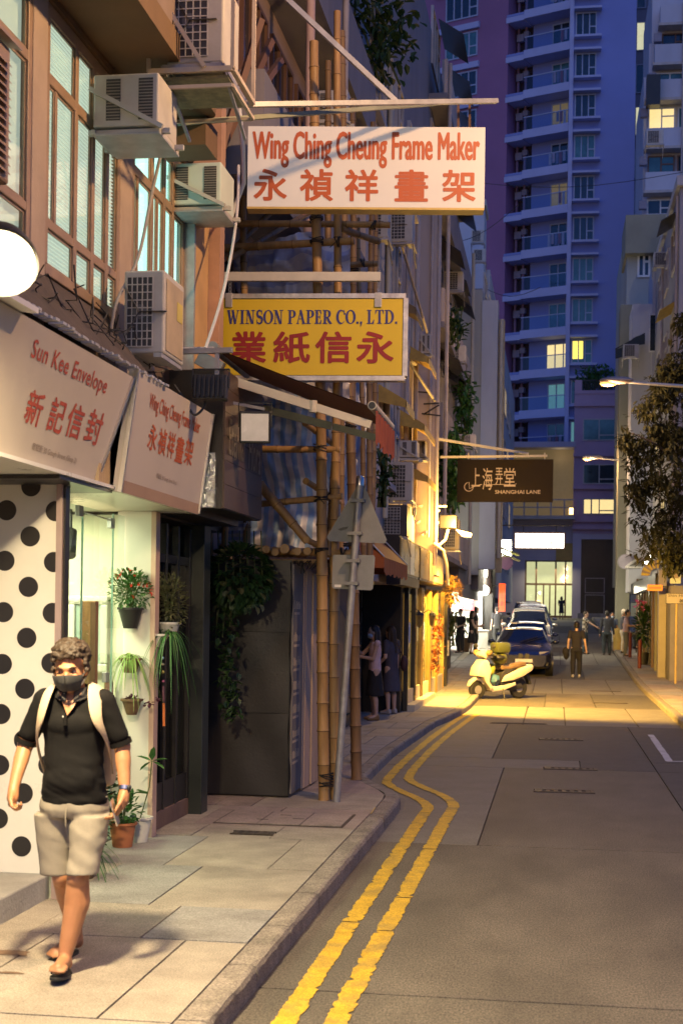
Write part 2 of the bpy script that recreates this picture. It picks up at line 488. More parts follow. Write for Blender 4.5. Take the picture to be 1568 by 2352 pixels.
# gully grates let into the road
def grate(p, w, d, rz=0.02):
    t = T('drain_grate', None, 'drain', (p[0], p[1], gz(p[1])), rz)
    mb = MB(); mb.box(-w / 2, w / 2, -d / 2, d / 2, -.03, .003); mb.build('pit', m_bed, t, local=True)
    mb = MB()
    for s in (-1, 1):
        mb.box(-w / 2 - .03, w / 2 + .03, s * d / 2 - .015, s * d / 2 + .015, -.02, .012); mb.box(s * w / 2 - .012, s * w / 2 + .03, -d / 2 + .015, d / 2 - .015, -.02, .0115)
    mb.build('frame', m_iron, t, local=True)
    n = 7
    me = MB().box(-.022, .022, -d / 2 + .016, d / 2 - .016, -.015, .010).mesh('bar', m_iron)
    for i in range(n):
        link('bar', me, t, True, Matrix.Translation((-w / 2 + w * (i + .5) / n, 0, 0)))
    return t
for (x0, x1, y), lab in (((1240, 1333, 1699), 'iron road grate farthest from the camera of the three in mid road'), ((1252, 1365, 1767), 'iron road grate middle one of the three in mid road'), ((1230, 1358, 1819), 'nearest iron road grate of the three in mid road')):
    a, b = onZ(x0, y, 0), onZ(x1, y, 0)
    g = grate(((a.x + b.x) / 2, a.y + .1, 0), b.x - a.x, .2 if y > 1750 else .26)
    g['label'] = lab; g['group'] = 'drain grates in the road'
for x, y, wpx, lab in ((1190, 1662, 130, 'thin dark drain slot across the road near the scooter'), (1390, 1588, 70, 'flat dark cover plate in the road right of the scooter'), (1400, 1615, 80, 'flat dark cover plate at the near edge of the yellow light pool')):
    a = onG(x, y); t = T('cover_plate', lab, 'drain cover', a, .02)
    s = wpx / F * a.y
    mb = MB(); mb.box(-s / 2, s / 2, -.12, .12, -.02, .006); mb.build('frame', m_iron, t, local=True, bevel=.003)
    mb = MB(); mb.box(-s / 2 + .03, s / 2 - .03, -.09, .09, .0065, .010); mb.build('plate', m_bed, t, local=True)

# pavements
KT = .12
pl = T('pavement_left', None, None); pl['kind'] = 'structure'
mb = MB()
prof = [(-6, -1.62), (13.2, -1.62), (13.9, -1.62), (14.6, -1.72), (15.3, -1.95), (16.0, -2.2), (25, -2.14), (28, -1.86), (30, -1.84), (112, -2.1)]
def kerbX(Y):   # outer edge of the left kerb
    pr = [(-6, -1.49), (13.6, -1.49), (14.15, -1.50), (14.5, -1.56), (14.9, -1.72), (15.4, -1.93), (16.0, -2.1), (19.2, -2.15), (24.6, -2.02), (27.6, -1.78), (30, -1.72), (40, -1.75), (112, -2.05)]
    for (a, xa), (b, xb) in zip(pr[:-1], pr[1:]):
        if Y <= b: return xa + (xb - xa) * (Y - a) / (b - a)
    return pr[-1][1]
ys = [-6 + i * .5 for i in range(237)]
for a, b in zip(ys[:-1], ys[1:]):
    mb.quad((-4.2, a, gz(a) + KT - .025), (kerbX(a) - .1, a, gz(a) + KT - .025), (kerbX(b) - .1, b, gz(b) + KT - .025), (-4.2, b, gz(b) + KT - .025))
mb.build('pavement_bed', m_bed, pl)
rows = [-6, 0, 3.2, 4.6, 6.1, 7.65, 8.53, 9.9, 11.25, 11.9, 13.1, 14.3, 15.6]
y = 15.6
while y < 111: y += (1.4 if y < 40 else 4.5); rows.append(min(y, 111.5))
for i, (a, b) in enumerate(zip(rows[:-1], rows[1:])):
    xk = min(kerbX(a), kerbX(b)) - .15
    xs = [-4.2, -3.05, -2.46, xk]
    if i % 3 == 1: xs = [-4.2, -2.75, -1.99 if b < 14 else -2.55, xk]
    if i % 3 == 2 and b < 14: xs = [-4.2, -2.9, -2.25, xk]
    if b >= 14.2: xs = [-4.2, -3.15, -2.62 if i % 2 else -2.8, xk]
    for j in range(3):
        m = m_pave
        if 11.9 <= a < 15.7: m = m_pave2 if (i + j) % 3 else m_pave
        elif a >= 15.7: m = [m_pave3, m_pave, m_pave3][(i * 2 + j) % 3]
        elif (i + j) % 4 == 3: m = m_pave3
        if j < 2:
            slab(pl, 'paving_slab', xs[j], xs[j + 1], a, b, KT + rnd.uniform(-.003, .002), m, .05, .0045)
        else:   # last slab follows the kerb
            mb = MB(); n = max(1, int((b - a) / .35)); top = KT + rnd.uniform(-.003, .002); g = .006
            for q in range(n):
                ya, yb = a + g + (b - a - 2 * g) * q / n, a + g + (b - a - 2 * g) * (q + 1) / n
                xa, xb = kerbX(ya) - .15 - .008, kerbX(yb) - .15 - .008
                za, zb = gz(ya) + top, gz(yb) + top
                mb.hexa([(xs[2] + g, ya, za - .05), (xa, ya, za - .05), (xb, yb, zb - .05), (xs[2] + g, yb, zb - .05), (xs[2] + g, ya, za), (xa, ya, za), (xb, yb, zb), (xs[2] + g, yb, zb)])
            mb.build('paving_slab', m, pl)
# kerb stones, each worn a little differently
def kerbstone(parent, X, a, b, side, r, m=m_kerb):
    mb = MB(); n = max(3, int((b - a) / .08)) if b < 20 else 4; g = .007
    k = len(mb.v); prof = [(.15, -.13), (.15, -.004), (.034, 0), (.012, -.008), (0, -.03), (-.004, -.13)]
    for q in range(n + 1):
        ya = a + g + (b - a - 2 * g) * q / n; x = X(ya); z = gz(ya) + KT
        wob = r.uniform(-.003, .004); wz = r.uniform(-.004, .001)
        for i, (dx, dz) in enumerate(prof):
            e = r.uniform(-.0035, .0035) if i in (2, 3, 4) else 0
            mb.v.append(Vector((x - side * (dx + (wob if i in (3, 4) else 0) + e), ya, z + dz + (wz if i in (2, 3, 4) else 0) + e)))
    L = len(prof)
    for q in range(n):
        for i in range(L - 1):
            f = (k + q * L + i, k + (q + 1) * L + i, k + (q + 1) * L + i + 1, k + q * L + i + 1)
            mb.f.append(f if side > 0 else f[::-1])
    mb.f.append(tuple(k + i for i in range(L))); mb.f.append(tuple(k + n * L + i for i in range(L))[::-1])
    mb.build('kerb_stone', m, parent)
rk = random.Random(12); y = -6.0
while y < 110:
    L = rk.uniform(.8, 1.05) if y < 13.5 else (.5 if y < 16 else (rk.uniform(1.0, 1.4) if y < 36 else 4.0))
    kerbstone(pl, kerbX, y, y + L, 1, rk, m_kerb if y < 14 else mat('kerb_stone_far', (.21, .195, .175), .8, var=.25, scale=7, bump=.4, stain=.5)); y += L

pr = T('pavement_right', None, None); pr['kind'] = 'structure'
def kerbXR(Y): return 2.25 + .004 * max(0, Y - 25)
mb = MB()
for a, b in zip(ys[:-1], ys[1:]):
    mb.quad((kerbXR(a) + .1, a, gz(a) + KT - .025), (9, a, gz(a) + KT - .025), (9, b, gz(b) + KT - .025), (kerbXR(b) + .1, b, gz(b) + KT - .025))
mb.build('pavement_bed', m_bed, pr)
y = 6.0; i = 0
while y < 110:
    L = 1.6 if y < 45 else 4.5; x0 = kerbXR(y + L) + .16
    for j, (a, b) in enumerate(((x0, x0 + .75), (x0 + .75, x0 + 1.6), (x0 + 1.6, 6.0))):
        slab(pr, 'paving_slab', a, b, y, y + L, KT + rnd.uniform(-.003, .002), [m_pave3, m_pave, m_pave2][(i + j) % 3], .05, .008)
    kerbstone(pr, kerbXR, y, y + L, -1, rk); y += L; i += 1

# iron cover and slot in the left pavement
a, b = onZ(482, 1895, KT), onZ(790, 1898, KT)
t = T('access_cover', 'large rectangular reddish access cover set in the left pavement before the bamboo', 'access cover', ((a.x + b.x) / 2, 12.3, KT))
mb = MB(); mb.box(a.x, b.x, 11.95, 12.75, KT - .03, KT + .006); mb.build('frame', m_iron, t)
xm = (a.x * 2 + b.x) / 3
for x0, x1 in ((a.x + .02, xm), (xm + .01, (a.x + 2 * b.x) / 3), ((a.x + 2 * b.x) / 3 + .01, b.x - .02)):
    mb = MB(); mb.box(x0, x1, 11.97, 12.73, KT + .0065, KT + .012); mb.build('lid', m_pave2, t)
for p in ((-2.35, 12.5), (-2.2, 12.3), (-2.5, 12.2)):
    mb = MB(); mb.box(p[0] - .05, p[0] + .05, p[1] - .012, p[1] + .012, KT + .0125, KT + .014); mb.build('lifting_slot', m_bed, t)
t = T('pavement_grate', 'narrow dark slot drain in the left pavement beside the access cover', 'drain', (-2.43, 11.45, KT))
mb = MB(); mb.box(-2.6, -2.26, 11.40, 11.56, KT - .02, KT + .004); mb.build('pit', m_bed, t)
mb = MB()
for s in (11.40, 11.545): mb.box(-2.61, -2.25, s, s + .015, KT - .01, KT + .009)
mb.build('frame', m_iron, t)
for i in range(5):
    mb = MB(); mb.box(-2.58 + i * .065, -2.55 + i * .065, 11.416, 11.544, KT, KT + .008); mb.build('bar', m_iron, t)
# litter
t = T('cigarette_end', 'small pale stick lying on the pavement near the kerb corner', 'litter', onZ(857, 1862, KT + .01))
mb = MB(); mb.tube([onZ(852, 1868, KT + .012), onZ(861, 1855, KT + .012)], .006, 6); mb.build('stick', mat('stick', (.6, .42, .12), .6), t)

r = random.Random(17); m_stn = mat('pavement_stain', (.16, .10, .06), .7, var=.4, scale=14); m_stn2 = mat('pavement_stain_dark', (.13, .12, .105), .6, var=.3, scale=9)
def stain(c, rx, ry, m, s):
    rr = random.Random(s); pts = []
    for i in range(26):
        a = 2 * math.pi * i / 26; k = .75 + .5 * noise.noise(Vector((math.cos(a) * 1.5, math.sin(a) * 1.5, s))); pts.append((c[0] + rx * k * math.cos(a), c[1] + ry * k * math.sin(a), c[2]))
    mb = MB(); mb.quad(*pts); mb.build('stain', m, pl)
for i, (x, y, rx, ry, m) in enumerate(((20, 2190, .22, .06, m_stn), (10, 2235, .12, .03, m_stn))):
    p = onZ(x, y, KT); stain((p.x, p.y, KT + .0035), rx, ry, m, i * 3.7)
# ================================================================== NEAR LEFT BUILDING
m_frame = mat('window_frame_tan', (.36, .25, .165), .45, .1, var=.15, scale=6, stain=.25, stcol=(.2, .12, .07))
m_pillar = mat('pillar_paint', (.44, .35, .28), .7, var=.12, scale=3, bump=.1, stain=.3, stcol=(.3, .2, .14))
m_soffit = mat('soffit_ochre', (.17, .105, .055), .85, var=.2, scale=1.0, bump=.1, stain=.5, stcol=(.14, .09, .06))
m_wallb = mat('wall_brown', (.17, .12, .09), .85, var=.2, scale=2, bump=.2, stain=.4)
m_blind = mat('lit_blind', (.70, .72, .66), .7, var=.06, scale=2, emit=.30, ecol=(.80, .84, .70))
m_blindb = mat('lit_blind_bright', (.70, .80, .78), .7, var=.05, scale=2, emit=.85, ecol=(.58, .98, .88))
m_pane = glass('pane_clear', (.86, .93, .92), .05)
m_wpanel = mat('gloss_white_panel', (.70, .68, .62), .3, var=.05, scale=2, stain=.2, stcol=(.5, .47, .4))
m_dot = mat('dot_black', (.016, .014, .013), .35, var=.2)
m_signw = mat('sign_panel', (.55, .49, .42), .42, var=.05, scale=2, stain=.2, stcol=(.5, .42, .34))
m_signred = mat('sign_red', (.45, .085, .05), .5, var=.1)
m_signor = mat('sign_orange', (.50, .11, .03), .5, var=.1)
m_signbr = mat('sign_brown', (.26, .20, .15), .5, var=.1)
m_mirror = mat('bright_metal', (.75, .72, .68), .3, 1.0, var=.08)
m_wood = mat('wood_brown', (.26, .13, .05), .5, var=.3, scale=6, aniso=(8, 8, .6), bump=.1)
m_ply = mat('plywood', (.42, .30, .17), .65, var=.2, scale=6, aniso=(6, 6, .7))
GF = -3.22       # ground floor face
WF = -3.30       # upper window face
b1 = T('corner_shop_building', 'nearest building on the left with tan framed lit windows above the shops', 'building', (-3.3, 9, KT))
# upper windows: pillars, mullions, transoms, panes
ZB, ZL, ZT, ZH = 4.18, 4.45, 5.39, 5.83
mb = MB(); mb.box(WF - .12, WF + .02, 8.53, 8.79, 3.6, 5.9); mb.build('pillar', m_pillar, b1, bevel=.008)
mb = MB(); mb.box(WF - .12, WF + .015, 10.37, 10.68, 3.6, 5.9); mb.build('pillar', m_pillar, b1, bevel=.008)
mb = MB(); mb.box(WF - .30, WF + .10, 12.30, 12.78, 2.9, 5.62); mb.build('corner_pillar', mat('pillar_ochre', (.60, .38, .17), .7, var=.12, scale=3, stain=.3, stcol=(.3, .18, .08)), b1, bevel=.01)
mb = MB(); mb.box(WF - .10, WF + .105, 12.25, 12.298, 3.3, 5.62); mb.build('corner_trim', m_galv, b1)
def win_group(cells, split, mpane):
    y0, y1 = cells[0], cells[-1]
    for zz, h in ((ZB - .03, .07), (ZL, .06), (ZT, .07), (ZH, .09)):
        mb = MB(); mb.box(WF - .02, WF + .010, y0, y1, zz - h / 2, zz + h / 2); mb.build('transom', m_frame, b1, bevel=.006)
    for i, yy in enumerate(cells):
        mb = MB(); mb.box(WF - .02, WF + .013, yy - .032, yy + .032, ZB, ZH); mb.build('mullion', m_frame, b1, bevel=.006)
    for a, b in zip(cells[:-1], cells[1:]):
        subs = [(a + .032, b - .032, ZT + .035, ZH - .045)]
        s = split.get(a)
        if s:
            subs += [(a + .032, s - .022, ZL + .03, ZT - .035), (s + .022, b - .032, ZL + .03, ZT - .035)]
            mb = MB(); mb.box(WF - .02, WF + .004, s - .022, s + .022, ZL + .03, ZT - .035); mb.build('mullion', m_frame, b1, bevel=.004)
        else: subs.append((a + .032, b - .032, ZL + .03, ZT - .035))
        subs.append((a + .032, b - .032, ZB + .005, ZL - .03))
        for c0, c1, d0, d1 in subs:
            # casement rail round each pane, then glass, then the blind behind it
            mb = MB(); e = .016
            mb.box(WF - .016, WF - .004, c0, c0 + e, d0, d1); mb.box(WF - .016, WF - .004, c1 - e, c1, d0, d1)
            mb.box(WF - .016, WF - .0045, c0 + e, c1 - e, d0, d0 + e); mb.box(WF - .016, WF - .0045, c0 + e, c1 - e, d1 - e, d1)
            fr = mb.build('casement', m_frame, b1)
            mb = MB(); mb.box(WF - .012, WF - .010, c0 + e, c1 - e, d0 + e, d1 - e); mb.build('pane', m_pane, fr)
    mb = MB(); mb.box(WF - .06, WF - .05, y0, y1, ZB, ZH); mb.build('blind', mpane, b1)
win_group([6.4, 7.2, 7.9, 8.5], {7.2: 7.55}, m_blind)
win_group([8.82, 9.38, 9.75, 10.07, 10.34], {8.82: 9.0}, m_blind)
win_group([10.71, 11.24, 11.60, 11.88, 12.22], {10.71: 10.86, 11.24: 11.42}, m_blindb)
mb = MB()      # blind slats of the near windows
for i in range(60): mb.box(WF - .048, WF - .034, 8.82, 10.34, ZB + .02 + i * .027, ZB + .025 + i * .027)
mb.build('blind_slats', m_blind, b1)
# room behind, walls, overhanging floor
mb = MB(); mb.box(-9, WF - .25, 5, 12.7, 2.75, 8.0); mb.build('rear_wall', m_wallb, b1)
mb = MB(); mb.box(WF - .24, WF - .005, 5.0, 12.28, 2.76, ZB - .07); mb.build('spandrel', m_wallb, b1)
mb = MB(); mb.box(WF - .24, WF + .03, 5.0, 12.38, 5.88, 5.93); mb.build('lintel', m_soffit, b1)
mb = MB(); mb.prism([(-9, 3, 5.935), (-2.75, 3, 5.935), (-2.75, 11.15, 5.935), (-3.27, 12.4, 5.935), (-9, 12.4, 5.935)], (0, 0, .185)); mb.build('overhang_slab', m_soffit, b1)
mb = MB(); mb.prism([(-9, 3, 6.12), (-2.78, 3, 6.12), (-2.78, 11.13, 6.12), (-3.3, 12.38, 6.12), (-9, 12.38, 6.12)], (0, 0, 3.4)); mb.build('upper_wall', mat('wall_pinkish', (.22, .165, .14), .8, var=.2, scale=1.5, bump=.15, stain=.4, stcol=(.25, .16, .13)), b1)
mb = MB(); mb.box(-3.25, -2.83, 11.15, 11.55, 5.70, 5.93); mb.build('beam_stub', m_soffit, b1)
# step before the entrance, side column
mb = MB(); mb.prism([(-3.12, 4.5, KT - .02), (-3.13, 8.62, KT - .02), (-6, 8.62, KT - .02), (-6, 4.5, KT - .02)], (0, 0, .17)); mb.build('entrance_step', m_conc, b1, bevel=.012)
mb = MB(); mb.box(-3.50, -3.215, 11.1, 11.19, KT - .01, 2.9); mb.build('side_column', m_wpanel, b1)
mb = MB(); mb.box(-3.214, -3.175, 11.08, 11.2, KT - .01, 2.74); mb.build('column_edge', mat('trim_pink', (.52, .36, .28), .5, var=.1), b1)
# canopy with white soffit
mb = MB(); mb.box(-5.5, -2.935, 4.5, 9.24, 2.752, 2.775); mb.build('canopy_soffit', m_wpanel, b1)
mb = MB(); mb.box(-5.5, -2.91, 9.245, 11.36, 2.745, 2.77); mb.build('canopy_soffit', m_wpanel, b1)
mb = MB(); mb.box(-3.5, -2.95, 8.2, 9.22, 2.725, 2.748); mb.build('canopy_rail', m_dark, b1)
# dark weathered sheet sloping from the sill to the sign tops
m_sheet = mat('old_roof_sheet', (.075, .058, .05), .8, var=.35, scale=5, bump=.4, bscale=25)
mb = MB(); mb.prism([(-3.29, 5.5, 4.08), (-3.29, 9.9, 4.08), (-2.86, 9.9, 3.57), (-2.86, 5.5, 3.57)], (0, 0, .015)); mb.build('canopy_sheet', m_sheet, b1)
mb = MB(); r = random.Random(4); y = 5.6
while y < 9.9:
    d = r.uniform(.03, .07); mb.box(-2.86, -2.79 + r.uniform(-.01, .02), y, y + d, 3.555, 3.57); y += d + r.uniform(.015, .05)
mb.build('sheet_edge', mat('sheet_edge_blue', (.36, .37, .40), .6, var=.3), b1)

# polka dot wall beside the entrance
pk = T('polka_dot_wall', 'white entrance wall panel covered with rows of black polka dots', 'wall panel', (-3.3, 8.6, .27))
mb = MB(); mb.box(-5.0, -3.105, 8.60, 8.66, .262, 2.748); mb.build('panel', m_wpanel, pk)
c1 = [(72, 1115), (70, 1232), (66, 1348), (62, 1465), (58, 1582), (55, 1700), (54, 1822), (50, 1944)]
c0 = [(16, 1172), (12, 1288), (9, 1406), (6, 1525), (3, 1640), (0, 1757), (-3, 1880), (-6, 1995)]
c2 = [(128, 1174), (124, 1291), (121, 1408), (118, 1523), (114, 1640), (111, 1757)]
dme = MB(); dme.lathe([(.0001, -.002), (.0645, -.002), (.0645, -.0005), (.0001, -.0005)], (0, 0, 0), 32, 'Y'); dme = dme.mesh('dot', m_dot)
for x, y in c0 + c1:
    p = onY(x, y, 8.6)
    if .40 < p.z < 2.66: link('dot', dme, pk, M=Matrix.Translation(p))
    elif p.z >= 2.66:
        pass
# cut dots at the panel's edges (half discs), as separate meshes
def dot_poly(c, x1=None, z1=None, z0=None):
    pts = []
    for i in range(40):
        t = 2 * math.pi * i / 40; x, z = c.x + .0645 * math.cos(t), c.z + .0645 * math.sin(t)
        if x1 is not None: x = min(x, x1)
        if z1 is not None: z = min(z, z1)
        if z0 is not None: z = max(z, z0)
        pts.append((x, 8.5985, z))
    mb = MB(); mb.prism(pts, (0, .001, 0)); return mb
for x, y in c2: dot_poly(onY(x, y, 8.6), x1=-3.107).build('dot', m_dot, pk)
dot_poly(onY(72, 1117, 8.6), z1=2.747).build('dot', m_dot, pk)
mb = MB(); mb.box(-3.10, -3.06, 8.56, 8.68, .12, 2.75); mb.build('edge_post', mat('post_pinkish', (.42, .32, .30), .4, .3, var=.1), pk)
mb = MB(); mb.box(-3.058, -3.046, 8.58, 8.66, .14, 2.72); mb.build('edge_seal', m_dark, pk)

# lit glass shopfront between polka wall and column
sh = T('shop_window', 'lit glass shopfront of the frame maker with hinged glass panels', 'shop window', (-3.42, 9.8, KT))
GX = -3.44
mb = MB(); mb.box(-6.2, -6.15, 7.5, 11.4, KT, 2.74); mb.box(-6.15, -3.51, 11.20, 11.24, KT, 2.74); mb.build('inner_wall', mat('shop_inner_white', (.72, .70, .56), .7, var=.05), sh)
mb = MB(); mb.box(-6.15, -3.46, 7.5, 11.2, KT + .005, KT + .02); mb.build('inner_floor', mat('inner_floor', (.35, .3, .22), .5), sh)
for a, b in ((8.72, 10.05), (10.065, 10.78), (10.795, 11.08)):
    mb = MB(); mb.box(GX - .005, GX + .005, a, b, KT + .02, 2.70); mb.build('pane', m_pane, sh)
m_gedge = mat('glass_edge', (.35, .60, .50), .2, var=.1)
for a in (10.05, 10.78):
    mb = MB(); mb.box(GX - .006, GX + .006, a, a + .012, KT + .02, 2.70); mb.build('pane_edge', m_gedge, sh)
for a, z in ((9.93, 2.66), (10.68, 2.62), (10.6, 1.42)):
    mb = MB(); mb.box(GX - .015, GX + .022, a, a + .09, z - .04, z + .04); mb.build('hinge', m_steel, sh, bevel=.004)
mb = MB(); mb.tube([(GX + .015, 9.95, 2.66), (GX + .015, 10.7, 2.64)], .006, 6); mb.build('rod', m_steel, sh)
# things inside the shop
pf = T('picture_frame', 'ornate white picture frame hanging inside the lit shop', 'picture frame', (-3.9, 11.15, 1.2))
a, b = onY(158, 1368, 11.15), onY(247, 1545, 11.15)
mb = MB(); mb.box(a.x, b.x, 11.165, 11.19, b.z, a.z); mb.build('backing', m_wpanel, pf)
mb = MB()
for x0, x1, z0, z1 in ((a.x, b.x, a.z - .07, a.z), (a.x, b.x, b.z, b.z + .07), (a.x, a.x + .06, b.z + .07, a.z - .07), (b.x - .06, b.x, b.z + .07, a.z - .07)): mb.box(x0, x1, 11.13, 11.166, z0, z1)
mb.build('moulding', m_wpanel, pf, bevel=.012)
mb = MB(); mb.box(a.x + .06, b.x - .06, 11.155, 11.16, b.z + .07, a.z - .07); mb.build('picture', mat('picture_blue', (.36, .46, .42), .4, var=.25, scale=3), pf)
mb = MB()
for i in range(26): mb.ball((a.x + .01 + i * (b.x - a.x - .02) / 25, 11.128, a.z - .035 + .006 * math.sin(i)), (.012, .008, .02), 6, 4)
mb.build('carving', m_wpanel, pf)
wp = T('wooden_post', 'brown wooden post standing just behind the shop glass', 'post', (-3.6, 10.3, KT))
a, b = onY(184, 1380, 10.3), onY(216, 1660, 10.3)
mb = MB(); mb.box(a.x, b.x, 10.3, 10.38, KT + .02, a.z); mb.build('shaft', m_wood, wp, bevel=.004)
mb = MB(); mb.box(b.x - .035, b.x + .004, 10.292, 10.299, KT + .02, a.z - .01); mb.build('edge_strip', mat('wood_dark', (.10, .05, .02), .5, var=.2), wp)
sf = T('shelf_unit', 'white shelf with small green cards and trinkets inside the shop', 'shelf', (-3.6, 10.9, KT))
mb = MB(); mb.box(-4.1, -3.52, 10.85, 11.12, 1.02, 1.045); mb.box(-4.1, -3.52, 10.85, 11.12, .6, .62); mb.build('board', m_wpanel, sf)
r = random.Random(5)
for i in range(9):
    x = -3.95 + i * .05; mb = MB(); hh = r.uniform(.08, .2); mb.box(x, x + .035, 10.9 + r.uniform(0, .1), 11.05, 1.046, 1.046 + hh)
    mb.build('card', mat('card%d' % (i % 4), [(.5, .6, .35), (.65, .6, .4), (.25, .4, .2), (.6, .5, .15)][i % 4], .6), sf)
mb = MB(); r = random.Random(8)
for i in range(8):
    z = .35 + i * .13; mb.box(-3.56, -3.515, 11.02 - (i % 2) * .03, 11.09, z, z + .105)
mb.build('brick_strip', mat('brick_red', (.22, .07, .045), .8, var=.3), sf)
cl = T('ceiling_lamp', 'pale strip light glowing inside the frame maker shop', 'lamp', (-4.3, 10.1, 2.7))
mb = MB(); mb.box(-4.75, -3.85, 9.2, 10.9, 2.715, 2.735); mb.build('diffuser', emitm('shop_glow', (1.0, .92, .55), 2.2), cl)
lamp('shop_light', 'AREA', (-4.2, 10.1, 2.68), 55, (1.0, .93, .55), cl, aim=(-4.1, 10.2, 0), size=1.0)
sp2 = T('black_spot', 'small black spotlight fixed under the ceiling inside the shop', 'lamp', (-3.75, 10.5, 2.4))
mb = MB(); mb.tube([(-3.72, 10.6, 2.55), (-3.70, 10.48, 2.36)], [.05, .065], 12); mb.build('barrel', m_black, sp2); mb = MB(); mb.tube([(-3.72, 10.6, 2.72), (-3.72, 10.6, 2.5)], .012, 6); mb.build('stem', m_black, sp2)

# the two tilted fascia signs
def fascia(name, label, y0, y1, xb, zb, xt, zt, y1b=None):
    t = T(name, label, 'shop sign', (xb, (y0 + y1) / 2, zb)); y1b = y1b or y1
    B0, B1, T1, T0 = Vector((xb, y0, zb)), Vector((xb, y1b, zb)), Vector((xt, y1, zt)), Vector((xt, y0, zt))
    v = (T0 - B0).normalized(); n = Vector((0, 1, 0)).cross(v)
    mb = MB(); mb.prism([B0, B1, T1, T0], -n * .05); mb.build('panel', m_signw, t)
    return t, v, n
s1, v1, n1 = fascia('fascia_sign', 'long tilted cream fascia with red envelope shop lettering above polka wall', 4.6, 9.20, -3.0, 2.77, -2.81, 3.50, 9.02)
s2, v2, n2 = fascia('fascia_sign', 'tilted cream fascia with orange frame maker lettering beside the black box lamp', 9.235, 11.36, -2.905, 2.735, -2.80, 3.56)
def on_fascia(x, y, xb, zb, xt, zt):   # photo pixel on the tilted face
    d = ray(x, y); a = Vector((xb, 0, zb)); v = Vector((xt - xb, 0, zt - zb)); n = Vector((0, 1, 0)).cross(v)
    t = (a - CO).dot(n) / d.dot(n); return CO + d * t
def fwrite(s, m, t, box, pl_, n, bold=0.0, space=1.0):
    x0, y0, x1, y1, hpx = box
    a, b = on_fascia(x0, y0, *pl_), on_fascia(x1, y1, *pl_); h = on_fascia(x0, y0 - hpx, *pl_)
    v = Vector((pl_[2] - pl_[0], 0, pl_[3] - pl_[1])).normalized()
    zz = v * (h - a).dot(v)
    return write(s, m, t, a + n * .003, (0, 1, 0), v, b.y - a.y, zz.length, bold, space)
P1 = (-3.0, 2.77, -2.81, 3.50); P2 = (-2.905, 2.735, -2.80, 3.56)
fwrite('Sun Kee Envelope', m_signred, s1, (66, 832, 238, 915, 62), P1, n1, .012, 1.08)
x = 52
for ch, (xa, ya, xb_, yb) in zip('新記信封', ((52, 968, 86, 985), (104, 985, 136, 1002), (146, 998, 178, 1014), (190, 1012, 222, 1026))):
    fwrite(ch, m_signred, s1, (xa, ya, xb_, yb, 84), P1, n1, .02)
fwrite('歌賦街 30 Gough Street (Shop 2)', m_signbr, s1, (71, 1036, 175, 1058, 22), P1, n1)
fwrite('Wing Ching Cheung Frame Maker', m_signor, s2, (340, 948, 456, 1002, 50), P2, n2, .008)
for ch, (xa, ya, xb_, yb) in zip('永禎祥畫架', ((337, 1030, 356, 1038), (360, 1040, 377, 1048), (381, 1048, 396, 1056), (400, 1058, 417, 1066), (421, 1064, 438, 1072))):
    fwrite(ch, m_signor, s2, (xa, ya, xb_, yb, 62), P2, n2, .02)
fwrite('歌賦街 30 Gough Street Shop 1', m_signbr, s2, (358, 1100, 406, 1113, 15), P2, n2)
mb = MB(); mb.bar((-2.998, 9.01, 2.765), (-2.80, 9.195, 3.50), .022, .02, up=(1, 0, .2)); mb.build('edge_strip', m_mirror, s1)
mb = MB(); mb.box(-3.25, -2.965, 8.98, 9.222, 2.775, 3.34); mb.build('timber_packing', m_ply, s1)
mb = MB(); mb.bar((-2.90, 9.228, 2.735), (-2.79, 9.228, 3.56), .022, .03, up=(1, 0, .2)); mb.build('edge_strip', m_mirror, s2)
mb = MB(); mb.bar((-2.90, 11.372, 2.745), (-2.79, 11.372, 3.56), .03, .02, up=(1, 0, .2)); mb.bar((-2.93, 11.41, 3.0), (-2.84, 11.41, 3.56), .05, .02, up=(1, 0, .2)); mb.build('edge_strip', m_mirror, s2)
mb = MB(); mb.prism([(-2.909, 9.25, 2.737), (-2.909, 11.355, 2.737), (-2.9, 11.355, 2.82), (-2.9, 9.25, 2.82)], (.006, 0, 0)); mb.build('bottom_rail', mat('rail_tan', (.40, .27, .18), .5, var=.1), s2)
mb = MB(); mb.box(-3.28, -2.86, 9.24, 11.36, 3.50, 3.52); mb.build('sign_top', m_galv, s2)

# ------------------------------------------------------------------ air conditioners
def ac_window(label, loc, rz, w=.5, h=.38, d=.55, bracket=True, body=None, name='window_air_conditioner', group='air conditioners on the facades'):
    """box unit sticking out of a wall; its grille end looks along -Y"""
    t = T(name, label, 'air conditioner', loc, rz, group)
    mb = MB(); mb.box(-w / 2, w / 2, 0, d, 0, h); mb.build('casing', body or m_acbody, t, local=True, bevel=.012)
    for s in (-1, 1):
        x0, x1 = (s * w * .25 - w * .11), (s * w * .25 + w * .11)
        x0 += w * .06; x1 += w * .06
        mb = MB(); mb.box(x0, x1, -.004, .002, h * .12, h * .9); g = mb.build('grille_recess', m_acdark, t, local=True)
        mb = MB()
        for i in range(13): mb.box(x0, x1, -.009, -.005, h * (.14 + .058 * i), h * (.14 + .058 * i) + h * .022)
        mb.build('louvres', mat('ac_louvre', (.25, .23, .2), .5), g, local=True)
    if bracket:
        mb = MB()
        for y in (.04, d - .1): mb.bar((-w / 2 - .04, y, -.03), (w / 2 + .08, y, -.03), .035)
        for x in (-w / 2, w / 2): mb.bar((x, 0, -.03), (x, d, -.03), .03)
        mb.build('bracket', m_acbody, t, local=True)
        mb = MB(); mb.bar((-w / 2 - .02, -.02, h * .72), (w / 2 + .04, -.02, -.02), .03); mb.build('brace', m_acbody, t, local=True)
        mb = MB(); mb.box(-w / 2 + .02, w / 2 + .02, -.02, d, -.065, -.05); mb.build('drip_tray', m_galv, t, local=True)
    return t
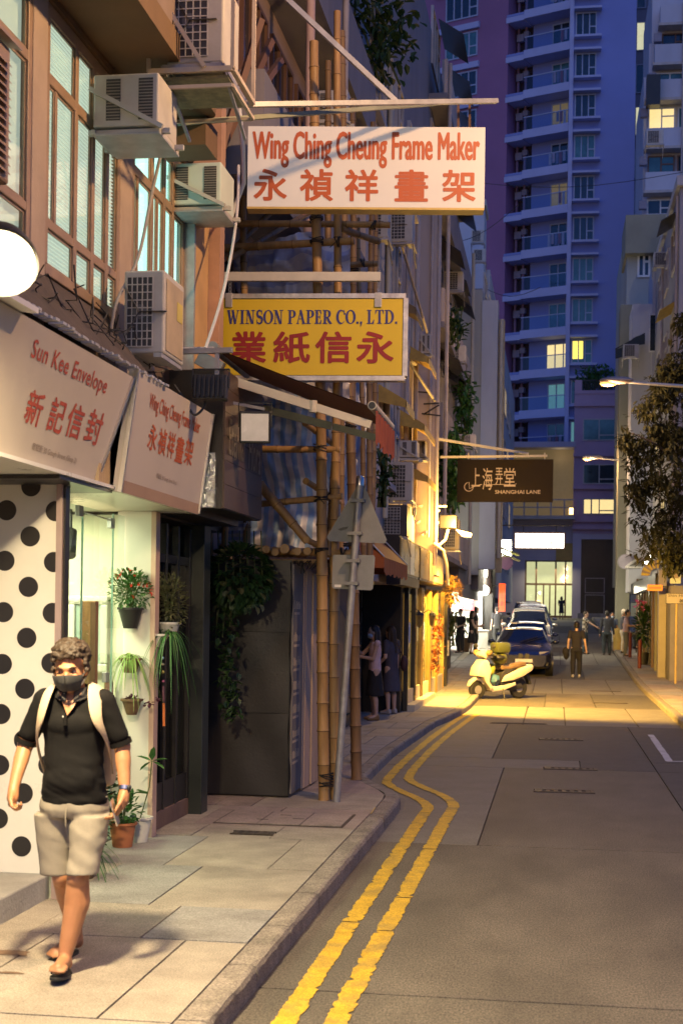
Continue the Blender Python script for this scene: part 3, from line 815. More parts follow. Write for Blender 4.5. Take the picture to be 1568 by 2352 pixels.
def ac_outdoor(label, loc, rz, w=.78, h=.55, d=.28, bracket=True, grid=True, group='air conditioners on the facades', body=None):
    """condenser with its fan grille along -Y"""
    t = T('outdoor_air_conditioner', label, 'air conditioner', loc, rz, group)
    mb = MB(); mb.box(-w / 2, w / 2, 0, d, 0, h); mb.build('casing', body or m_acbody, t, local=True, bevel=.015)
    mb = MB(); mb.box(-w * .42, w * .22, -.004, .002, h * .08, h * .92); g = mb.build('fan_recess', m_acdark, t, local=True)
    mb = MB(); n = 9
    for i in range(n + 1): mb.box(-w * .42, w * .22, -.01, -.005, h * (.08 + .84 * i / n) - .004, h * (.08 + .84 * i / n) + .004)
    for i in range(6): x = -w * .42 + w * .64 * i / 5; mb.box(x - .004, x + .004, -.0105, -.0055, h * .08, h * .92)
    mb.build('guard', m_acbody, g, local=True)
    mb = MB(); mb.lathe([(.001, -.003), (h * .09, -.003), (h * .09, .004), (.001, .004)], (-w * .1, -.003, h * .5), 12, 'Y')
    for k in range(3):
        a = k * 2.1; mb.bar((-w * .1, -.004, h * .5), (-w * .1 + h * .33 * math.cos(a), -.004, h * .5 + h * .33 * math.sin(a)), .05, .002)
    mb.build('fan', mat('fan_grey', (.12, .12, .12), .5), g, local=True)
    for s in (-1, 1):
        mb = MB(); mb.box(s * w * .36 - .03, s * w * .36 + .03, -.01, d + .01, -.03, 0); mb.build('foot', m_galv, t, local=True)
    if bracket:
        mb = MB()
        for x in (-w / 2 - .01, w / 2 + .01):
            mb.bar((x, -.06, -.045), (x, d + .25, -.045), .03); mb.bar((x, -.05, -.05), (x, d + .22, -.32), .022)
        mb.bar((-w / 2 - .01, -.06, -.045), (w / 2 + .01, -.06, -.045), .03); mb.build('bracket', m_steel, t, local=True)
    return t
# near facade units (grille ends look down the street towards us)
ac_window('large cream window air conditioner on brackets, the one under the ochre overhang', (-3.02, 9.62, 5.33), 0, .47, .37, .5)
ac_window('smaller pale green window air conditioner next to the ochre corner pillar', (-3.13, 11.9, 5.44), 0, .5, .36, .5, body=mat('ac_pale_green', (.60, .70, .62), .5, var=.08, stain=.2, stcol=(.4, .4, .3)))
t = ac_outdoor('grey condenser standing on the canopy above the frame maker sign', (-2.965, 9.95, 3.80), 0, .30, .60, .55, bracket=False)
mb = MB(); mb.box(.152, .156, .05, .50, .03, .55); mb.build('side_panel', mat('ac_side_tan', (.45, .36, .22), .5, var=.2), t, local=True)
mb = MB(); mb.box(.157, .159, .33, .48, .30, .44); mb.build('sticker', mat('sticker_yellow', (.6, .5, .1), .5), t, local=True)
t = ac_outdoor('condenser in a rusty wire cage at the very top of the photo', (-2.64, 10.05, 5.92), 0, .42, .62, .5)
mb = MB()
for x, y in ((-.32, -.08), (.3, -.08), (.3, .62), (-.32, .62)): mb.bar((x, y, -.08), (x, y, .8), .028)
for a, b in (((-.32, -.08), (.3, -.08)), ((.3, -.08), (.3, .62)), ((.3, .62), (-.32, .62))): mb.bar((*a, -.08), (*b, -.08), .035); mb.bar((*a, -.2), (*b, -.2), .025)
mb.bar((-.34, -.1, .62), (.1, -.1, -.07), .03); mb.build('cage', mat('cage_cream', (.5, .42, .33), .6, var=.2, stain=.5, stcol=(.2, .1, .05)), t, local=True)
mb = MB(); mb.box(-.26, .26, -.04, .55, -.13, -.11); mb.build('tray', mat('tray_mossy', (.24, .22, .13), .8, var=.4, scale=12), t, local=True)
t = T('louvred_vent_box', 'tan louvred ventilation box on the facade at the left edge', 'vent', (-3.1, 7.2, 4.25))
mb = MB(); mb.box(-3.28, -2.98, 6.9, 7.42, 4.25, 5.0); mb.build('casing', m_frame, t, bevel=.02)
mb = MB(); mb.prism([(-3.29, 6.86, 5.1), (-3.29, 7.46, 5.1), (-2.93, 7.46, 5.0), (-2.93, 6.86, 5.0)], (0, 0, .02)); mb.build('cap', m_frame, t)
for i in range(14):
    z = 4.32 + i * .045; mb = MB(); mb.prism([(-2.978, 6.95, z), (-2.978, 7.37, z), (-2.955, 7.37, z - .03), (-2.955, 6.95, z - .03)], (0, 0, .006)); mb.build('slat', m_frame, t)

# ------------------------------------------------------------------ flood lamps and cables on the canopy
def flood(name, label, loc, aim, w, h, lit, power=0, col=(1, .85, .6), glow=40):
    d = (Vector(aim) - Vector(loc)).normalized(); q = d.to_track_quat('-Y', 'Z').to_matrix().to_4x4()
    t = T(name, label, 'lamp', loc, 0, None, q)
    mb = MB(); mb.box(-w / 2, w / 2, -.03, .05, -h / 2, h / 2); mb.build('housing', m_black, t, local=True, bevel=.01)
    mb = MB()
    for i in range(7): x = -w * .4 + w * .8 * i / 6; mb.box(x - .006, x + .006, .05, .085, -h * .42, h * .42)
    mb.build('fins', m_black, t, local=True)
    mb = MB(); mb.box(-w * .44, w * .44, -.036, -.031, -h * .42, h * .42)
    mb.build('lens', lit, t, local=True)
    mb = MB()
    for s in (-1, 1): mb.bar((s * w * .53, .01, 0), (s * w * .53, .01, h * .75), .022, .008, up=(1, 0, 0))
    mb.bar((-w * .53, .01, h * .75), (w * .53, .01, h * .75), .022, .008); mb.build('yoke', m_black, t, local=True)
    return t
def flood_round(name, label, loc, aim, w, h, lit):
    d = (Vector(aim) - Vector(loc)).normalized(); q = d.to_track_quat('-Y', 'Z').to_matrix().to_4x4(); t = T(name, label, 'lamp', loc, 0, None, q); r_ = w / 2
    mb = MB(); mb.lathe([(r_ * .5, .16), (r_ * .8, .10), (r_ * 1.1, -.02), (r_ * 1.12, -.05), (r_ * 1.04, -.05), (r_ * 1.0, -.02)], (0, 0, 0), 28, 'Y'); mb.build('housing', m_black, t, True, local=True)
    mb = MB(); mb.lathe([(r_ * 1.0, -.03), (r_ * .8, .05), (r_ * .5, .10), (.001, .115)], (0, 0, 0), 28, 'Y'); mb.build('reflector', mat('reflector', (.85, .82, .75), .35, .6, var=.05, emit=1.6, ecol=(1, .82, .5)), t, True, local=True)
    mb = MB(); mb.ball((0, .0, 0), (r_ * .62, .05, r_ * .62), 20, 12); mb.build('bulb', lit, t, True, local=True); return t
FL = onY(2, 590, 5.8)
t = flood_round('flood_lamp', 'dazzling white flood lamp above the envelope shop sign at the left edge', FL, (-1.6, 3.6, 1.4), .29, .29, emitm('flood_glow', (1.0, .86, .62), 90))
lamp('flood_light', 'SPOT', FL + Vector((.06, -.1, -.06)), 720, (1.0, .77, .43), t, aim=(-2.1, 7.4, 0), size=.12, spot=165, blend=.6)
mb = MB(); mb.bar((-3.28, 5.85, 3.66), FL + Vector((0, .06, .14)), .03); mb.build('arm', m_steel, t)
mb = MB(); mb.prism([(-2.98, 6.5, 3.53), (-2.98, 7.2, 3.53), (-2.72, 7.2, 3.50), (-2.72, 6.5, 3.50)], (0, 0, .03)); mb.build('mount_plate', m_white, t)
t = flood('flood_lamp', 'black flood lamp seen from behind, hanging above the orange fascia lettering', (-2.66, 10.75, 3.67), (-2.9, 14, 3.2), .27, .2, m_acdark)
mb = MB(); mb.bar((-3.28, 10.78, 3.96), (-2.50, 10.78, 3.97), .04); mb.bar((-2.62, 10.78, 3.96), (-2.62, 10.78, 3.78), .03); mb.build('arm', m_steel, t)
m_led = mat('led_panel_faint_glow', (.46, .43, .40), .25, var=.12, scale=9, emit=.05, ecol=(1, .9, .75))  # lens is off; a faint glow is put into its material
t = flood('flood_lamp', 'square flood lamp with pale unlit lens given a faint glow under the brown awning', (-2.52, 11.75, 3.50), (-2.1, 9, 3.15), .26, .27, m_led)
mb = MB(); mb.bar((-2.9, 11.8, 3.75), (-2.45, 11.8, 3.66), .025); mb.build('arm', m_steel, t)
def cable(name, label, pts, r, m, n=6):
    p = [Vector(q) for q in pts]; P_ = []
    for i in range(len(p) - 1):
        a, b, c, d = p[max(0, i - 1)], p[i], p[i + 1], p[min(len(p) - 1, i + 2)]
        for k in range(6):
            t = k / 6; P_.append(.5 * ((2 * b) + (c - a) * t + (2 * a - 5 * b + 4 * c - d) * t * t + (3 * b - a - 3 * c + d) * t ** 3))
    P_.append(p[-1]); mb = MB(); mb.tube(P_, r, n); return tag(mb.build(name, m, None, smooth=True), label, 'cable')
cable('hanging_cable', 'grey cable drooping from the window air conditioner to the condenser', [onY(378, 318, 10.2), onY(350, 440, 10.2), onY(318, 590, 10.1), onY(270, 690, 9.9), onY(255, 760, 9.9)], .012, mat('cable_grey', (.38, .36, .33), .6))
cable('hanging_cable', 'white cable running down to the end of the steel bar', [onY(548, 380, 12.9), onY(545, 480, 12.6), onY(530, 590, 12.0), onY(505, 700, 11.6), onY(472, 800, 11.3)], .013, m_cablew)
cable('hanging_cable', 'black cable looping below the black flood lamp', [(-2.7, 10.78, 3.6), (-2.72, 10.72, 3.5), (-2.78, 10.7, 3.46), (-2.84, 10.72, 3.55), (-2.95, 10.75, 3.7)], .01, m_cable)
r = random.Random(21); mb = MB()
for i in range(14):
    y0 = 7.6 + i * .2; y1 = y0 + r.uniform(.4, 1.2); pts = []
    for k in range(7):
        f = k / 6; pts.append((-3.05 + r.uniform(-.08, .10), y0 + (y1 - y0) * f, 3.74 + .3 * (1 - f) * r.random() + r.uniform(-.04, .08)))
    mb.tube(pts, .005, 4)
tag(mb.build('wire_tangle', m_cable), 'tangle of thin wires lying on the dark canopy above the fascia signs', 'wires', kind='stuff')
# ================================================================== PLANTS
m_terra = mat('terracotta', (.34, .12, .05), .7, var=.2)
m_potbrown = mat('pot_brown', (.14, .085, .045), .6, var=.25, scale=20, bump=.3)
m_potblack = mat('pot_black', (.02, .02, .02), .5, var=.2)
m_potwhite = mat('pot_white', (.62, .60, .54), .4, var=.06)
m_soil = mat('soil', (.05, .035, .02), .95, var=.3)
L_green = leaf_mat('leaf_green', (.03, .10, .02), (.07, .20, .045))
L_dark = leaf_mat('leaf_dark', (.015, .045, .012), (.035, .085, .02))
L_spider = leaf_mat('leaf_spider', (.14, .30, .05), (.38, .52, .18))
L_olive = leaf_mat('leaf_olive', (.075, .085, .035), (.15, .16, .075))
L_purple = leaf_mat('leaf_purple', (.05, .012, .03), (.12, .03, .06))
L_dry = leaf_mat('leaf_dry', (.20, .11, .03), (.34, .20, .05))
m_redfl = mat('flower_red', (.62, .05, .02), .5, var=.2)
m_pinkfl = mat('flower_pink', (.75, .16, .38), .5, var=.2)
m_stem = mat('stem', (.08, .10, .03), .7, var=.2)
def leaf(mb, p, d, L, W, up=(0, 0, 1)):
    d = Vector(d).normalized(); s = d.cross(Vector(up))
    if s.length < .1: s = d.cross(Vector((1, 0, 0)))
    s.normalize(); n = s.cross(d); p = Vector(p)
    mb.add([p, p + d * L * .35 + s * W * .5 + n * W * .15, p + d * L * .75 + s * W * .35 + n * W * .08, p + d * L - n * W * .2, p + d * L * .75 - s * W * .35 + n * W * .08, p + d * L * .35 - s * W * .5 + n * W * .15], [(0, 1, 2, 3), (0, 3, 4, 5)])
def blade(mb, p, d, L, W, droop, n=6):
    """long arching strap leaf"""
    d = Vector(d).normalized(); pts = []; p = Vector(p)
    s = d.cross(Vector((0, 0, 1)))
    s = s.normalized() if s.length > .05 else Vector((1, 0, 0))
    k = len(mb.v)
    for i in range(n + 1):
        t = i / n; q = p + d * (L * t) + Vector((0, 0, -droop * t * t * L)); w_ = W * (1 - t) ** .6 * .5 + .0005
        mb.v.append(q + s * w_); mb.v.append(q - s * w_)
    for i in range(n): mb.f.append((k + 2 * i, k + 2 * i + 2, k + 2 * i + 3, k + 2 * i + 1))
def rdir(r, zmin=-1, zmax=1):
    z = r.uniform(zmin, zmax); a = r.uniform(0, 2 * math.pi); q = math.sqrt(max(0, 1 - z * z)); return Vector((q * math.cos(a), q * math.sin(a), z))
def pot(t, c, r0, r1, h, m, lip=.012):
    mb = MB(); mb.lathe([(r0, 0), (r1, h), (r1 + lip, h), (r1 + lip, h + lip * 1.5), (r1 - .008, h + lip * 1.5), (r1 - .012, h - .02), (.001, h - .022)], c, 20); o = mb.build('pot', m, t, smooth=True)
    mb = MB(); mb.lathe([(.001, h - .022), (r1 - .013, h - .021), (r1 - .013, h - .012), (.001, h - .010)], c, 14); mb.build('soil', m_soil, t); return o
def bushy(t, c, rad, n, size, m, r, stems=8, flowers=None, nf=0):
    mb = MB(); c = Vector(c)
    for i in range(stems):
        e = c + Vector((r.uniform(-1, 1) * rad[0] * .7, r.uniform(-1, 1) * rad[1] * .7, rad[2] * r.uniform(.4, 1))); mb.tube([c - Vector((0, 0, rad[2])), (c + e) / 2 - Vector((0, 0, rad[2] * .3)), e], .004, 5)
    mb.build('stems', m_stem, t)
    mb = MB()
    for i in range(n):
        d = rdir(r); q = c + Vector((d.x * rad[0], d.y * rad[1], d.z * rad[2])) * (r.random() ** .4)
        leaf(mb, q, (d + rdir(r) * .6 + Vector((0, 0, .3))), size * r.uniform(.7, 1.2), size * .55)
    o = mb.build('foliage', m, t)
    if flowers:
        mb = MB()
        for i in range(nf):
            d = rdir(r, -.3, 1); q = c + Vector((d.x * rad[0], d.y * rad[1], d.z * rad[2])) * 1.02
            for k in range(4): leaf(mb, q, rdir(r), .022, .02)
        mb.build('flowers', flowers, t)
    return o
def spider(t, c, n, L, r, m=None, drop=1.0):
    mb = MB()
    for i in range(n):
        a = r.uniform(0, 2 * math.pi); e = r.uniform(.5, 1.5)
        blade(mb, c, (math.cos(a), math.sin(a), e), L * r.uniform(.6, 1.1), .016, r.uniform(.8, 1.9) * drop)
    mb.build('foliage', m or L_spider, t)
r = random.Random(31)
# on the white column and beside it
p = onY(300, 1412, 11.02); t = T('potted_plant', 'red flowered shrub in a black half pot high on the white column', 'plant', p - Vector((0, 0, .1)))
c = p - Vector((0, 0, .11)); pot(t, c, .055, .095, .15, m_potblack); bushy(t, c + Vector((0, -.02, .30)), (.17, .13, .17), 420, .045, L_green, r, 10, m_redfl, 22)
p = onY(300, 1525, 10.98); t = T('potted_plant', 'striped spider plant in a round brown pot on the white column', 'plant', p)
pot(t, p - Vector((0, 0, .07)), .05, .08, .10, m_potbrown); spider(t, p + Vector((0, 0, .04)), 62, .34, r)
p = onY(303, 1620, 10.98); t = T('potted_plant', 'brown bowl pot with purple leaved trailing plant low on the white column', 'plant', p)
pot(t, p - Vector((0, 0, .075)), .04, .078, .11, m_potbrown); bushy(t, p + Vector((0, 0, .045)), (.05, .05, .025), 60, .03, L_purple, r, 3)
mb = MB()
for i in range(16): leaf(mb, p + Vector((.07 + .012 * i, -.02, .03 + r.uniform(-.04, .03))), rdir(r), .04, .035)
mb.build('trailing_leaves', L_purple, t)
p = onY(388, 1400, 11.35); p.x = -3.08; t = T('potted_plant', 'bushy olive leaved plant hanging beside the dark doorway', 'plant', p)
bushy(t, onY(388, 1385, 11.35), (.15, .12, .24), 480, .045, L_olive, r, 12)
pot(t, onY(388, 1462, 11.35), .05, .09, .10, m_potwhite)
p = onY(362, 1472, 11.2); t = T('potted_plant', 'white bowl with long drooping spider plant on the column edge', 'plant', p)
pot(t, p - Vector((0, 0, .05)), .05, .085, .09, m_potwhite); spider(t, p + Vector((.1, 0, .05)), 50, .36, r, L_green, 1.35)
p = onY(377, 1560, 11.15); t = T('bead_string', 'thin bead string with orange tag hanging below the white bowl', 'ornament', p)
a, b = onY(374, 1490, 11.15), onY(377, 1668, 11.15)
mb = MB(); mb.tube([a, b], .002, 4); mb.build('cord', m_cable, t)
for i, f in enumerate((.12, .2, .3, .42)):
    mb = MB(); mb.ball(a.lerp(b, f), .012, 8, 6); mb.build('bead', mat('bead%d' % i, [(.3, .5, .6), (.6, .5, .3), (.5, .4, .1), (.4, .1, .2)][i], .3), t)
mb = MB(); mb.bar(a.lerp(b, .48), a.lerp(b, .68), .018, .004); mb.build('tag', mat('tag_purple', (.12, .04, .07), .6), t)
mb = MB(); mb.bar(a.lerp(b, .7), b, .02, .004); mb.build('tag', mat('tag_orange', (.55, .14, .03), .6), t)
# at the foot of the column
p = onZ(302, 1925, KT); p.y = 10.75; t = T('potted_plant', 'terracotta flower pot with leafy green plant at the column foot', 'plant', p)
c = Vector((-3.27, 10.6, KT)); pot(t, c, .075, .10, .17, m_terra); bushy(t, c + Vector((0, 0, .28)), (.11, .11, .14), 160, .07, L_green, r, 6)
t = T('potted_plant', 'white pot with tall thin stemmed seedling in front of the column edge', 'plant', (-3.17, 10.95, KT))
c = Vector((-3.21, 10.85, KT)); pot(t, c, .06, .095, .18, m_potwhite)
mb = MB(); top = onY(349, 1748, 10.85); mb.tube([c + Vector((0, 0, .17)), c.lerp(top, .6) + Vector((.02, 0, .05)), top], .005, 6); mb.build('stem', m_stem, t)
mb = MB()
for d in ((.9, 0, .2), (-.6, .1, -.4), (.2, -.3, 1), (-.8, 0, .3), (.7, -.2, -.3)): leaf(mb, top, d, .13, .055)
for i in range(3): leaf(mb, c.lerp(top, .5) + Vector((.01, 0, .06)), rdir(r, 0, .6), .1, .06)
mb.build('foliage', L_green, t)
t = T('potted_plant', 'dense dark green shrub by the shop glass behind the walking man', 'plant', (-3.30, 10.0, KT))
c = Vector((-3.33, 10.05, KT)); pot(t, c, .07, .1, .16, m_potbrown); bushy(t, c + Vector((0, 0, .55)), (.15, .18, .38), 420, .075, L_dark, r, 10, m_redfl, 5)
t = T('potted_plant', 'low grassy plant with arching thin leaves behind the walking man', 'plant', (-3.16, 9.35, KT))
c = Vector((-3.14, 9.3, KT)); pot(t, c, .07, .095, .15, m_potbrown); spider(t, c + Vector((0, 0, .16)), 50, .45, r, L_green, 1.0)
bushy(t, c + Vector((-.02, .1, .34)), (.14, .14, .2), 160, .06, L_dark, r, 6)
t = T('potted_plant', 'thin stalked plant with long leaves standing inside the shop behind the man', 'plant', (-3.75, 10.4, KT))
c = Vector((-3.62, 10.0, 1.1)); pot(t, c, .05, .07, .1, m_potbrown); spider(t, c + Vector((0, 0, .1)), 16, .42, r, L_dark, .5)
# ================================================================== DARK FLOWER SHOP, AWNING, HOARDING
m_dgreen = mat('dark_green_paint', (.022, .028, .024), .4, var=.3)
m_dbrown = mat('dark_brown_tile', (.075, .048, .034), .45, var=.25, scale=5, bump=.1)
m_letter = mat('brass_letter', (.30, .24, .14), .3, .8, var=.2)
m_stepb = mat('step_brown', (.16, .10, .07), .7, var=.25, bump=.2)
fs = T('flower_shop', 'dark shopfront with black framed doors between white column and hoarding', 'shop', (-3.22, 12, KT))
mb = MB(); mb.box(-4.3, -3.24, 11.22, 12.62, KT - .01, .27); mb.build('step', m_stepb, fs, bevel=.01)
for a, b in ((11.21, 11.31), (11.62, 11.67), (12.0, 12.05), (12.4, 12.46)):
    mb = MB(); mb.box(-3.30, -3.235, a, b, .27, 2.68); mb.build('door_stile', m_dark, fs, bevel=.004)
for z0, z1 in ((2.35, 2.42), (.275, .5)): mb = MB(); mb.box(-3.305, -3.245, 11.31, 12.46, z0, z1); mb.build('door_rail', m_dark, fs)
for a, b in ((11.31, 11.62), (11.67, 12.0), (12.05, 12.4)):
    mb = MB(); mb.box(-3.275, -3.268, a, b, .5, 2.35); mb.build('pane', glass('pane_dark', (.25, .27, .26), .06), fs)
mb = MB(); mb.box(-3.262, -3.24, 11.33, 11.345, 1.6, 2.35); mb.build('handle', m_galv, fs)
mb = MB(); mb.box(-3.36, -3.12, 12.47, 12.70, KT - .01, 2.72); mb.build('corner_post', m_dgreen, fs, bevel=.006)
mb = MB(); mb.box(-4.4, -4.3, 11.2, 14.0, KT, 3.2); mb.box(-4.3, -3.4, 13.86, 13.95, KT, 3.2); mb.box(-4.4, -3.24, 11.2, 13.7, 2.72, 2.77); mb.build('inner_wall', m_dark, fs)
mb = MB(); mb.box(-3.60, -2.94, 11.43, 13.02, 2.74, 2.80); mb.build('canopy_edge', m_dark, fs)
sb = T('sign_box', 'dark brown sign box with metal script lettering over the flower shop', 'shop sign', (-2.75, 12.2, 2.8))
zz = [2.80 + .2 * i for i in range(7)]
for a, b in zip(zz[:-1], zz[1:]):
    mb = MB(); mb.box(-3.25, -2.72, 11.50, 13.02, a + .003, b - .001 if b < 3.9 else 3.95); mb.build('cladding_board', m_dbrown, sb)
mb = MB(); mb.box(-3.2, -2.735, 11.49, 13.03, 2.795, 3.94); mb.build('core', m_dark, sb)
mb = MB(); mb.box(-2.98, -2.78, 11.42, 11.48, 2.80, 3.25); mb.build('side_foil', mat('foil', (.4, .43, .42), .25, .9, bump=.6, bscale=25), sb)
write('Eternal', m_letter, sb, (-2.712, 11.62, 3.26), (0, 1, -.02), (0, 0, 1), .62, .30, .01)
write('Flora', m_letter, sb, (-2.712, 12.40, 3.22), (0, 1, -.02), (0, 0, 1), .52, .32, .01)
# brown folding arm awning
m_awn = mat('awning_brown', (.15, .058, .042), .85, var=.15, scale=6, bump=.1)
m_awnr = mat('awning_valance', (.26, .065, .03), .85, var=.15, scale=8)
m_cream = mat('cream_paint', (.55, .50, .38), .5, var=.12, stain=.3, stcol=(.3, .25, .15))
A0 = onY(490, 797, 11.95); A1 = onY(855, 935, 11.95)
aw = T('folding_awning', 'brown folding arm awning with rust red valance below the yellow sign', 'awning', A0)
YN, YF = 11.95, 13.3
def awp(f, y, dz=0): return Vector((A0.x + (A1.x - A0.x) * f, y, A0.z + (A1.z - A0.z) * f - .012 * math.sin(math.pi * f) + dz))
mb = MB(); mb.grid(lambda a, b: awp(a, YN + (YF - YN) * b), 12, 4); mb.grid(lambda a, b: awp(a, YN + (YF - YN) * (1 - b), -.012), 12, 4); mb.build('fabric', m_awn, aw, smooth=True)
mb = MB(); mb.tube([awp(0, YN - .03, .0), awp(0, YF, 0)], .045, 12); mb.build('roller', m_steel, aw)
mb = MB(); mb.tube([awp(1, YN - .03, .01), awp(1, YF, .01)], .038, 12); mb.build('front_bar', m_cream, aw)
mb = MB(); mb.tube([awp(1, YN - .034, .01), awp(1, YN - .029, .01)], .03, 12); mb.build('bar_hollow', m_black, aw)
def val(a, b):
    y = YN + (YF - YN) * a; return (A1.x + .03 + .012 * math.sin(a * 40), y, A1.z - .03 - (.27 + .025 * math.sin(a * 30)) * b)
mb = MB(); mb.grid(val, 60, 4); mb.build('valance', m_awnr, aw)
mb = MB(); a, b = awp(.04, YN + .04, -.23), awp(.99, YN + .04, -.15); mb.bar(a, a.lerp(b, .62), .05, .075); mb.bar(a.lerp(b, .63), b, .042, .065); mb.tube([a.lerp(b, .62) + Vector((0, 0, -.05)), a.lerp(b, .62) + Vector((0, 0, .05))], .035, 10); mb.build('near_arm', m_cream, aw)
mb = MB(); a, b = awp(.02, YF - .1, -.30), awp(.99, YF - .05, -.13); mb.bar(a, a.lerp(b, .6), .05, .07); mb.bar(a.lerp(b, .61), b, .042, .06); mb.build('far_arm', mat('arm_greenish', (.30, .33, .29), .5, var=.2), aw)
mb = MB(); mb.bar(awp(-.1, YN + .04, -.14), awp(.05, YN + .04, -.16), .09, .12); mb.bar(awp(-.1, YF - .1, -.28), awp(.05, YF - .1, -.3), .09, .12); mb.build('wall_mount', m_steel, aw)
mb = MB(); mb.bar(onX(320, 806, -3.28), onY(487, 803, 11.6), .045); mb.build('support_bar', m_galv, aw)
# hanging creeper and hoarding
t = T('hanging_creeper', 'dark leafy creeper hanging in front of the black hoarding', 'plant', (-3.0, 13.2, 2.3))
r = random.Random(41); mb = MB(); ml = MB()
for i in range(520):
    d = rdir(r); q = Vector((-2.98 + d.x * .28, 13.25 + d.y * .2, 2.27 + d.z * .27)); leaf(mb, q, d + Vector((0, 0, -.5)), r.uniform(.07, .11), .07)
for i in range(150):
    f = r.random(); q = Vector((-3.12 + r.uniform(-.1, .1) + .1 * f, 13.25 + r.uniform(-.1, .1), 2.0 - 1.1 * f)); leaf(mb, q, rdir(r) + Vector((0, 0, -.5)), .08, .06)
mb.build('foliage', L_dark, t)
for i in range(26):
    d = rdir(r); leaf(ml, Vector((-2.98 + d.x * .34, 13.2 - abs(d.y) * .25, 2.25 + d.z * .31)), d + Vector((0, 0, -.5)), .09, .075)
ml.build('bright_leaves', L_olive, t)
mb = MB()
for i in range(7): x = -3.2 + .07 * i; mb.tube([(x, 13.3, 2.72), (x + .03, 13.25, 2.2), (x, 13.25, 1.6 + .1 * i)], .006, 5)
mb.build('stems', m_stem, t)
m_hoard = mat('hoarding_black', (.026, .024, .021), .5, var=.35, scale=1.6, bump=.08, stain=.5, stcol=(.05, .045, .038))
hd = T('site_hoarding', 'black plastic covered hoarding with pale boards and price list on its street side', 'hoarding', (-2.9, 13.8, KT))
zc = [.14, .95, 1.75, 2.45]
for a, b in zip(zc[:-1], zc[1:]):
    mb = MB(); mb.grid(lambda u, v: (-3.42 + .86 * u, 13.75 + .012 * math.sin(9 * u + a * 4) * math.sin(5 * v), a + .003 + (b - a - .004) * v), 16, 6); mb.build('black_sheet', m_hoard, hd, smooth=True)
mb = MB(); mb.box(-3.42, -2.57, 13.78, 13.82, .13, 2.46); mb.build('backing', m_dark, hd)
mb = MB(); mb.grid(lambda u, v: (-2.565 + .02 * math.sin(u * 17) * v, 13.735 + .02 * v, .14 + 2.3 * u), 24, 2); mb.build('torn_edge', m_black, hd)
def boardp(y0, y1, xo, z0, z1, m, name='board'):
    mb = MB(); mb.box(-2.56 + xo - .018, -2.56 + xo, y0, y1, z0, z1); return mb.build(name, m, hd, bevel=.002)
m_brd = mat('board_grey', (.17, .155, .14), .7, var=.2, scale=4); m_brt = mat('board_tan', (.50, .36, .25), .7, var=.15, scale=3, stain=.4, stcol=(.3, .2, .13), aniso=(3, 3, .5))
boardp(13.76, 14.30, .02, .16, 2.42, m_brd, 'price_board'); boardp(14.32, 14.40, .025, .14, 2.4, m_brt); boardp(14.42, 14.74, .03, .14, 2.38, m_brt); boardp(14.78, 15.2, .045, .14, 2.36, m_brt)
m_chalk = mat('chalk_text', (.52, .42, .28), .8, var=.2)
# unreadable pale list on the price board: short smeared bars, as in the photo
r = random.Random(2)
for z in (1.98, 1.66, 1.42, 1.18, .95, .71, .5):
    for k in range(6):
        y = 13.80 + k * .06; mb = MB(); mb.box(-2.5395, -2.5385, y, y + r.uniform(.02, .045), z, z + r.uniform(.05, .09)); mb.build('faded_mark', m_chalk, hd)
    mb = MB(); mb.box(-2.5395, -2.5385, 13.80, 14.1, z - .055, z - .03); mb.build('underline', m_chalk, hd)

# ================================================================== BAMBOO SCAFFOLD
m_bam = mat('bamboo', (.34, .20, .075), .5, var=.28, scale=3, bump=.1, aniso=(5, 5, .7), stain=.4, stcol=(.16, .09, .03))
m_bamd = mat('bamboo_dark', (.24, .145, .06), .55, var=.3, scale=3, aniso=(5, 5, .7), stain=.4, stcol=(.10, .06, .025))
m_tie = mat('black_tie', (.02, .018, .016), .7, var=.2)
scf = T('bamboo_scaffold', 'bamboo scaffold lashed with black ties in front of the striped sheeting', 'scaffold', (-2.2, 14, KT))
def bamboo(a, b, r0, r1=None, seed=0, m=None, step=.30, name='pole'):
    """pole with swollen nodes; the nodes' dark rings are a child"""
    a, b = Vector(a), Vector(b); r1 = r1 or r0; L = (b - a).length; rr = random.Random(seed); pts = []; rs = []; nodes = []
    d = (b - a).normalized(); s = d.cross(Vector((.3, .9, .2))).normalized(); ph = rr.uniform(0, 6); z = 0.0
    def at(t): return a + d * t + s * (.012 * math.sin(ph + t * 1.1))
    while z < L:
        f = z / L; r_ = r0 + (r1 - r0) * f
        nx = min(L, z + step * rr.uniform(.8, 1.2))
        pts += [at(z), at(z + .012), at(z + .03), at(max(z + .031, nx - .012))]; rs += [r_ * 1.1, r_ * 1.06, r_ * .97, r_ * .98]; nodes.append(z); z = nx
    pts.append(at(L)); rs.append(r1)
    mb = MB(); mb.tube(pts, rs, 12); o = mb.build(name, m or m_bam, scf, smooth=True)
    mb = MB()
    for z in nodes[1:]:
        f = z / L; r_ = (r0 + (r1 - r0) * f) * 1.115; mb.tube([at(z - .003), at(z + .003)], r_, 12)
    if len(nodes) > 1: mb.build('node_rings', mat('bamboo_node', (.10, .055, .02), .7), o)
    return at
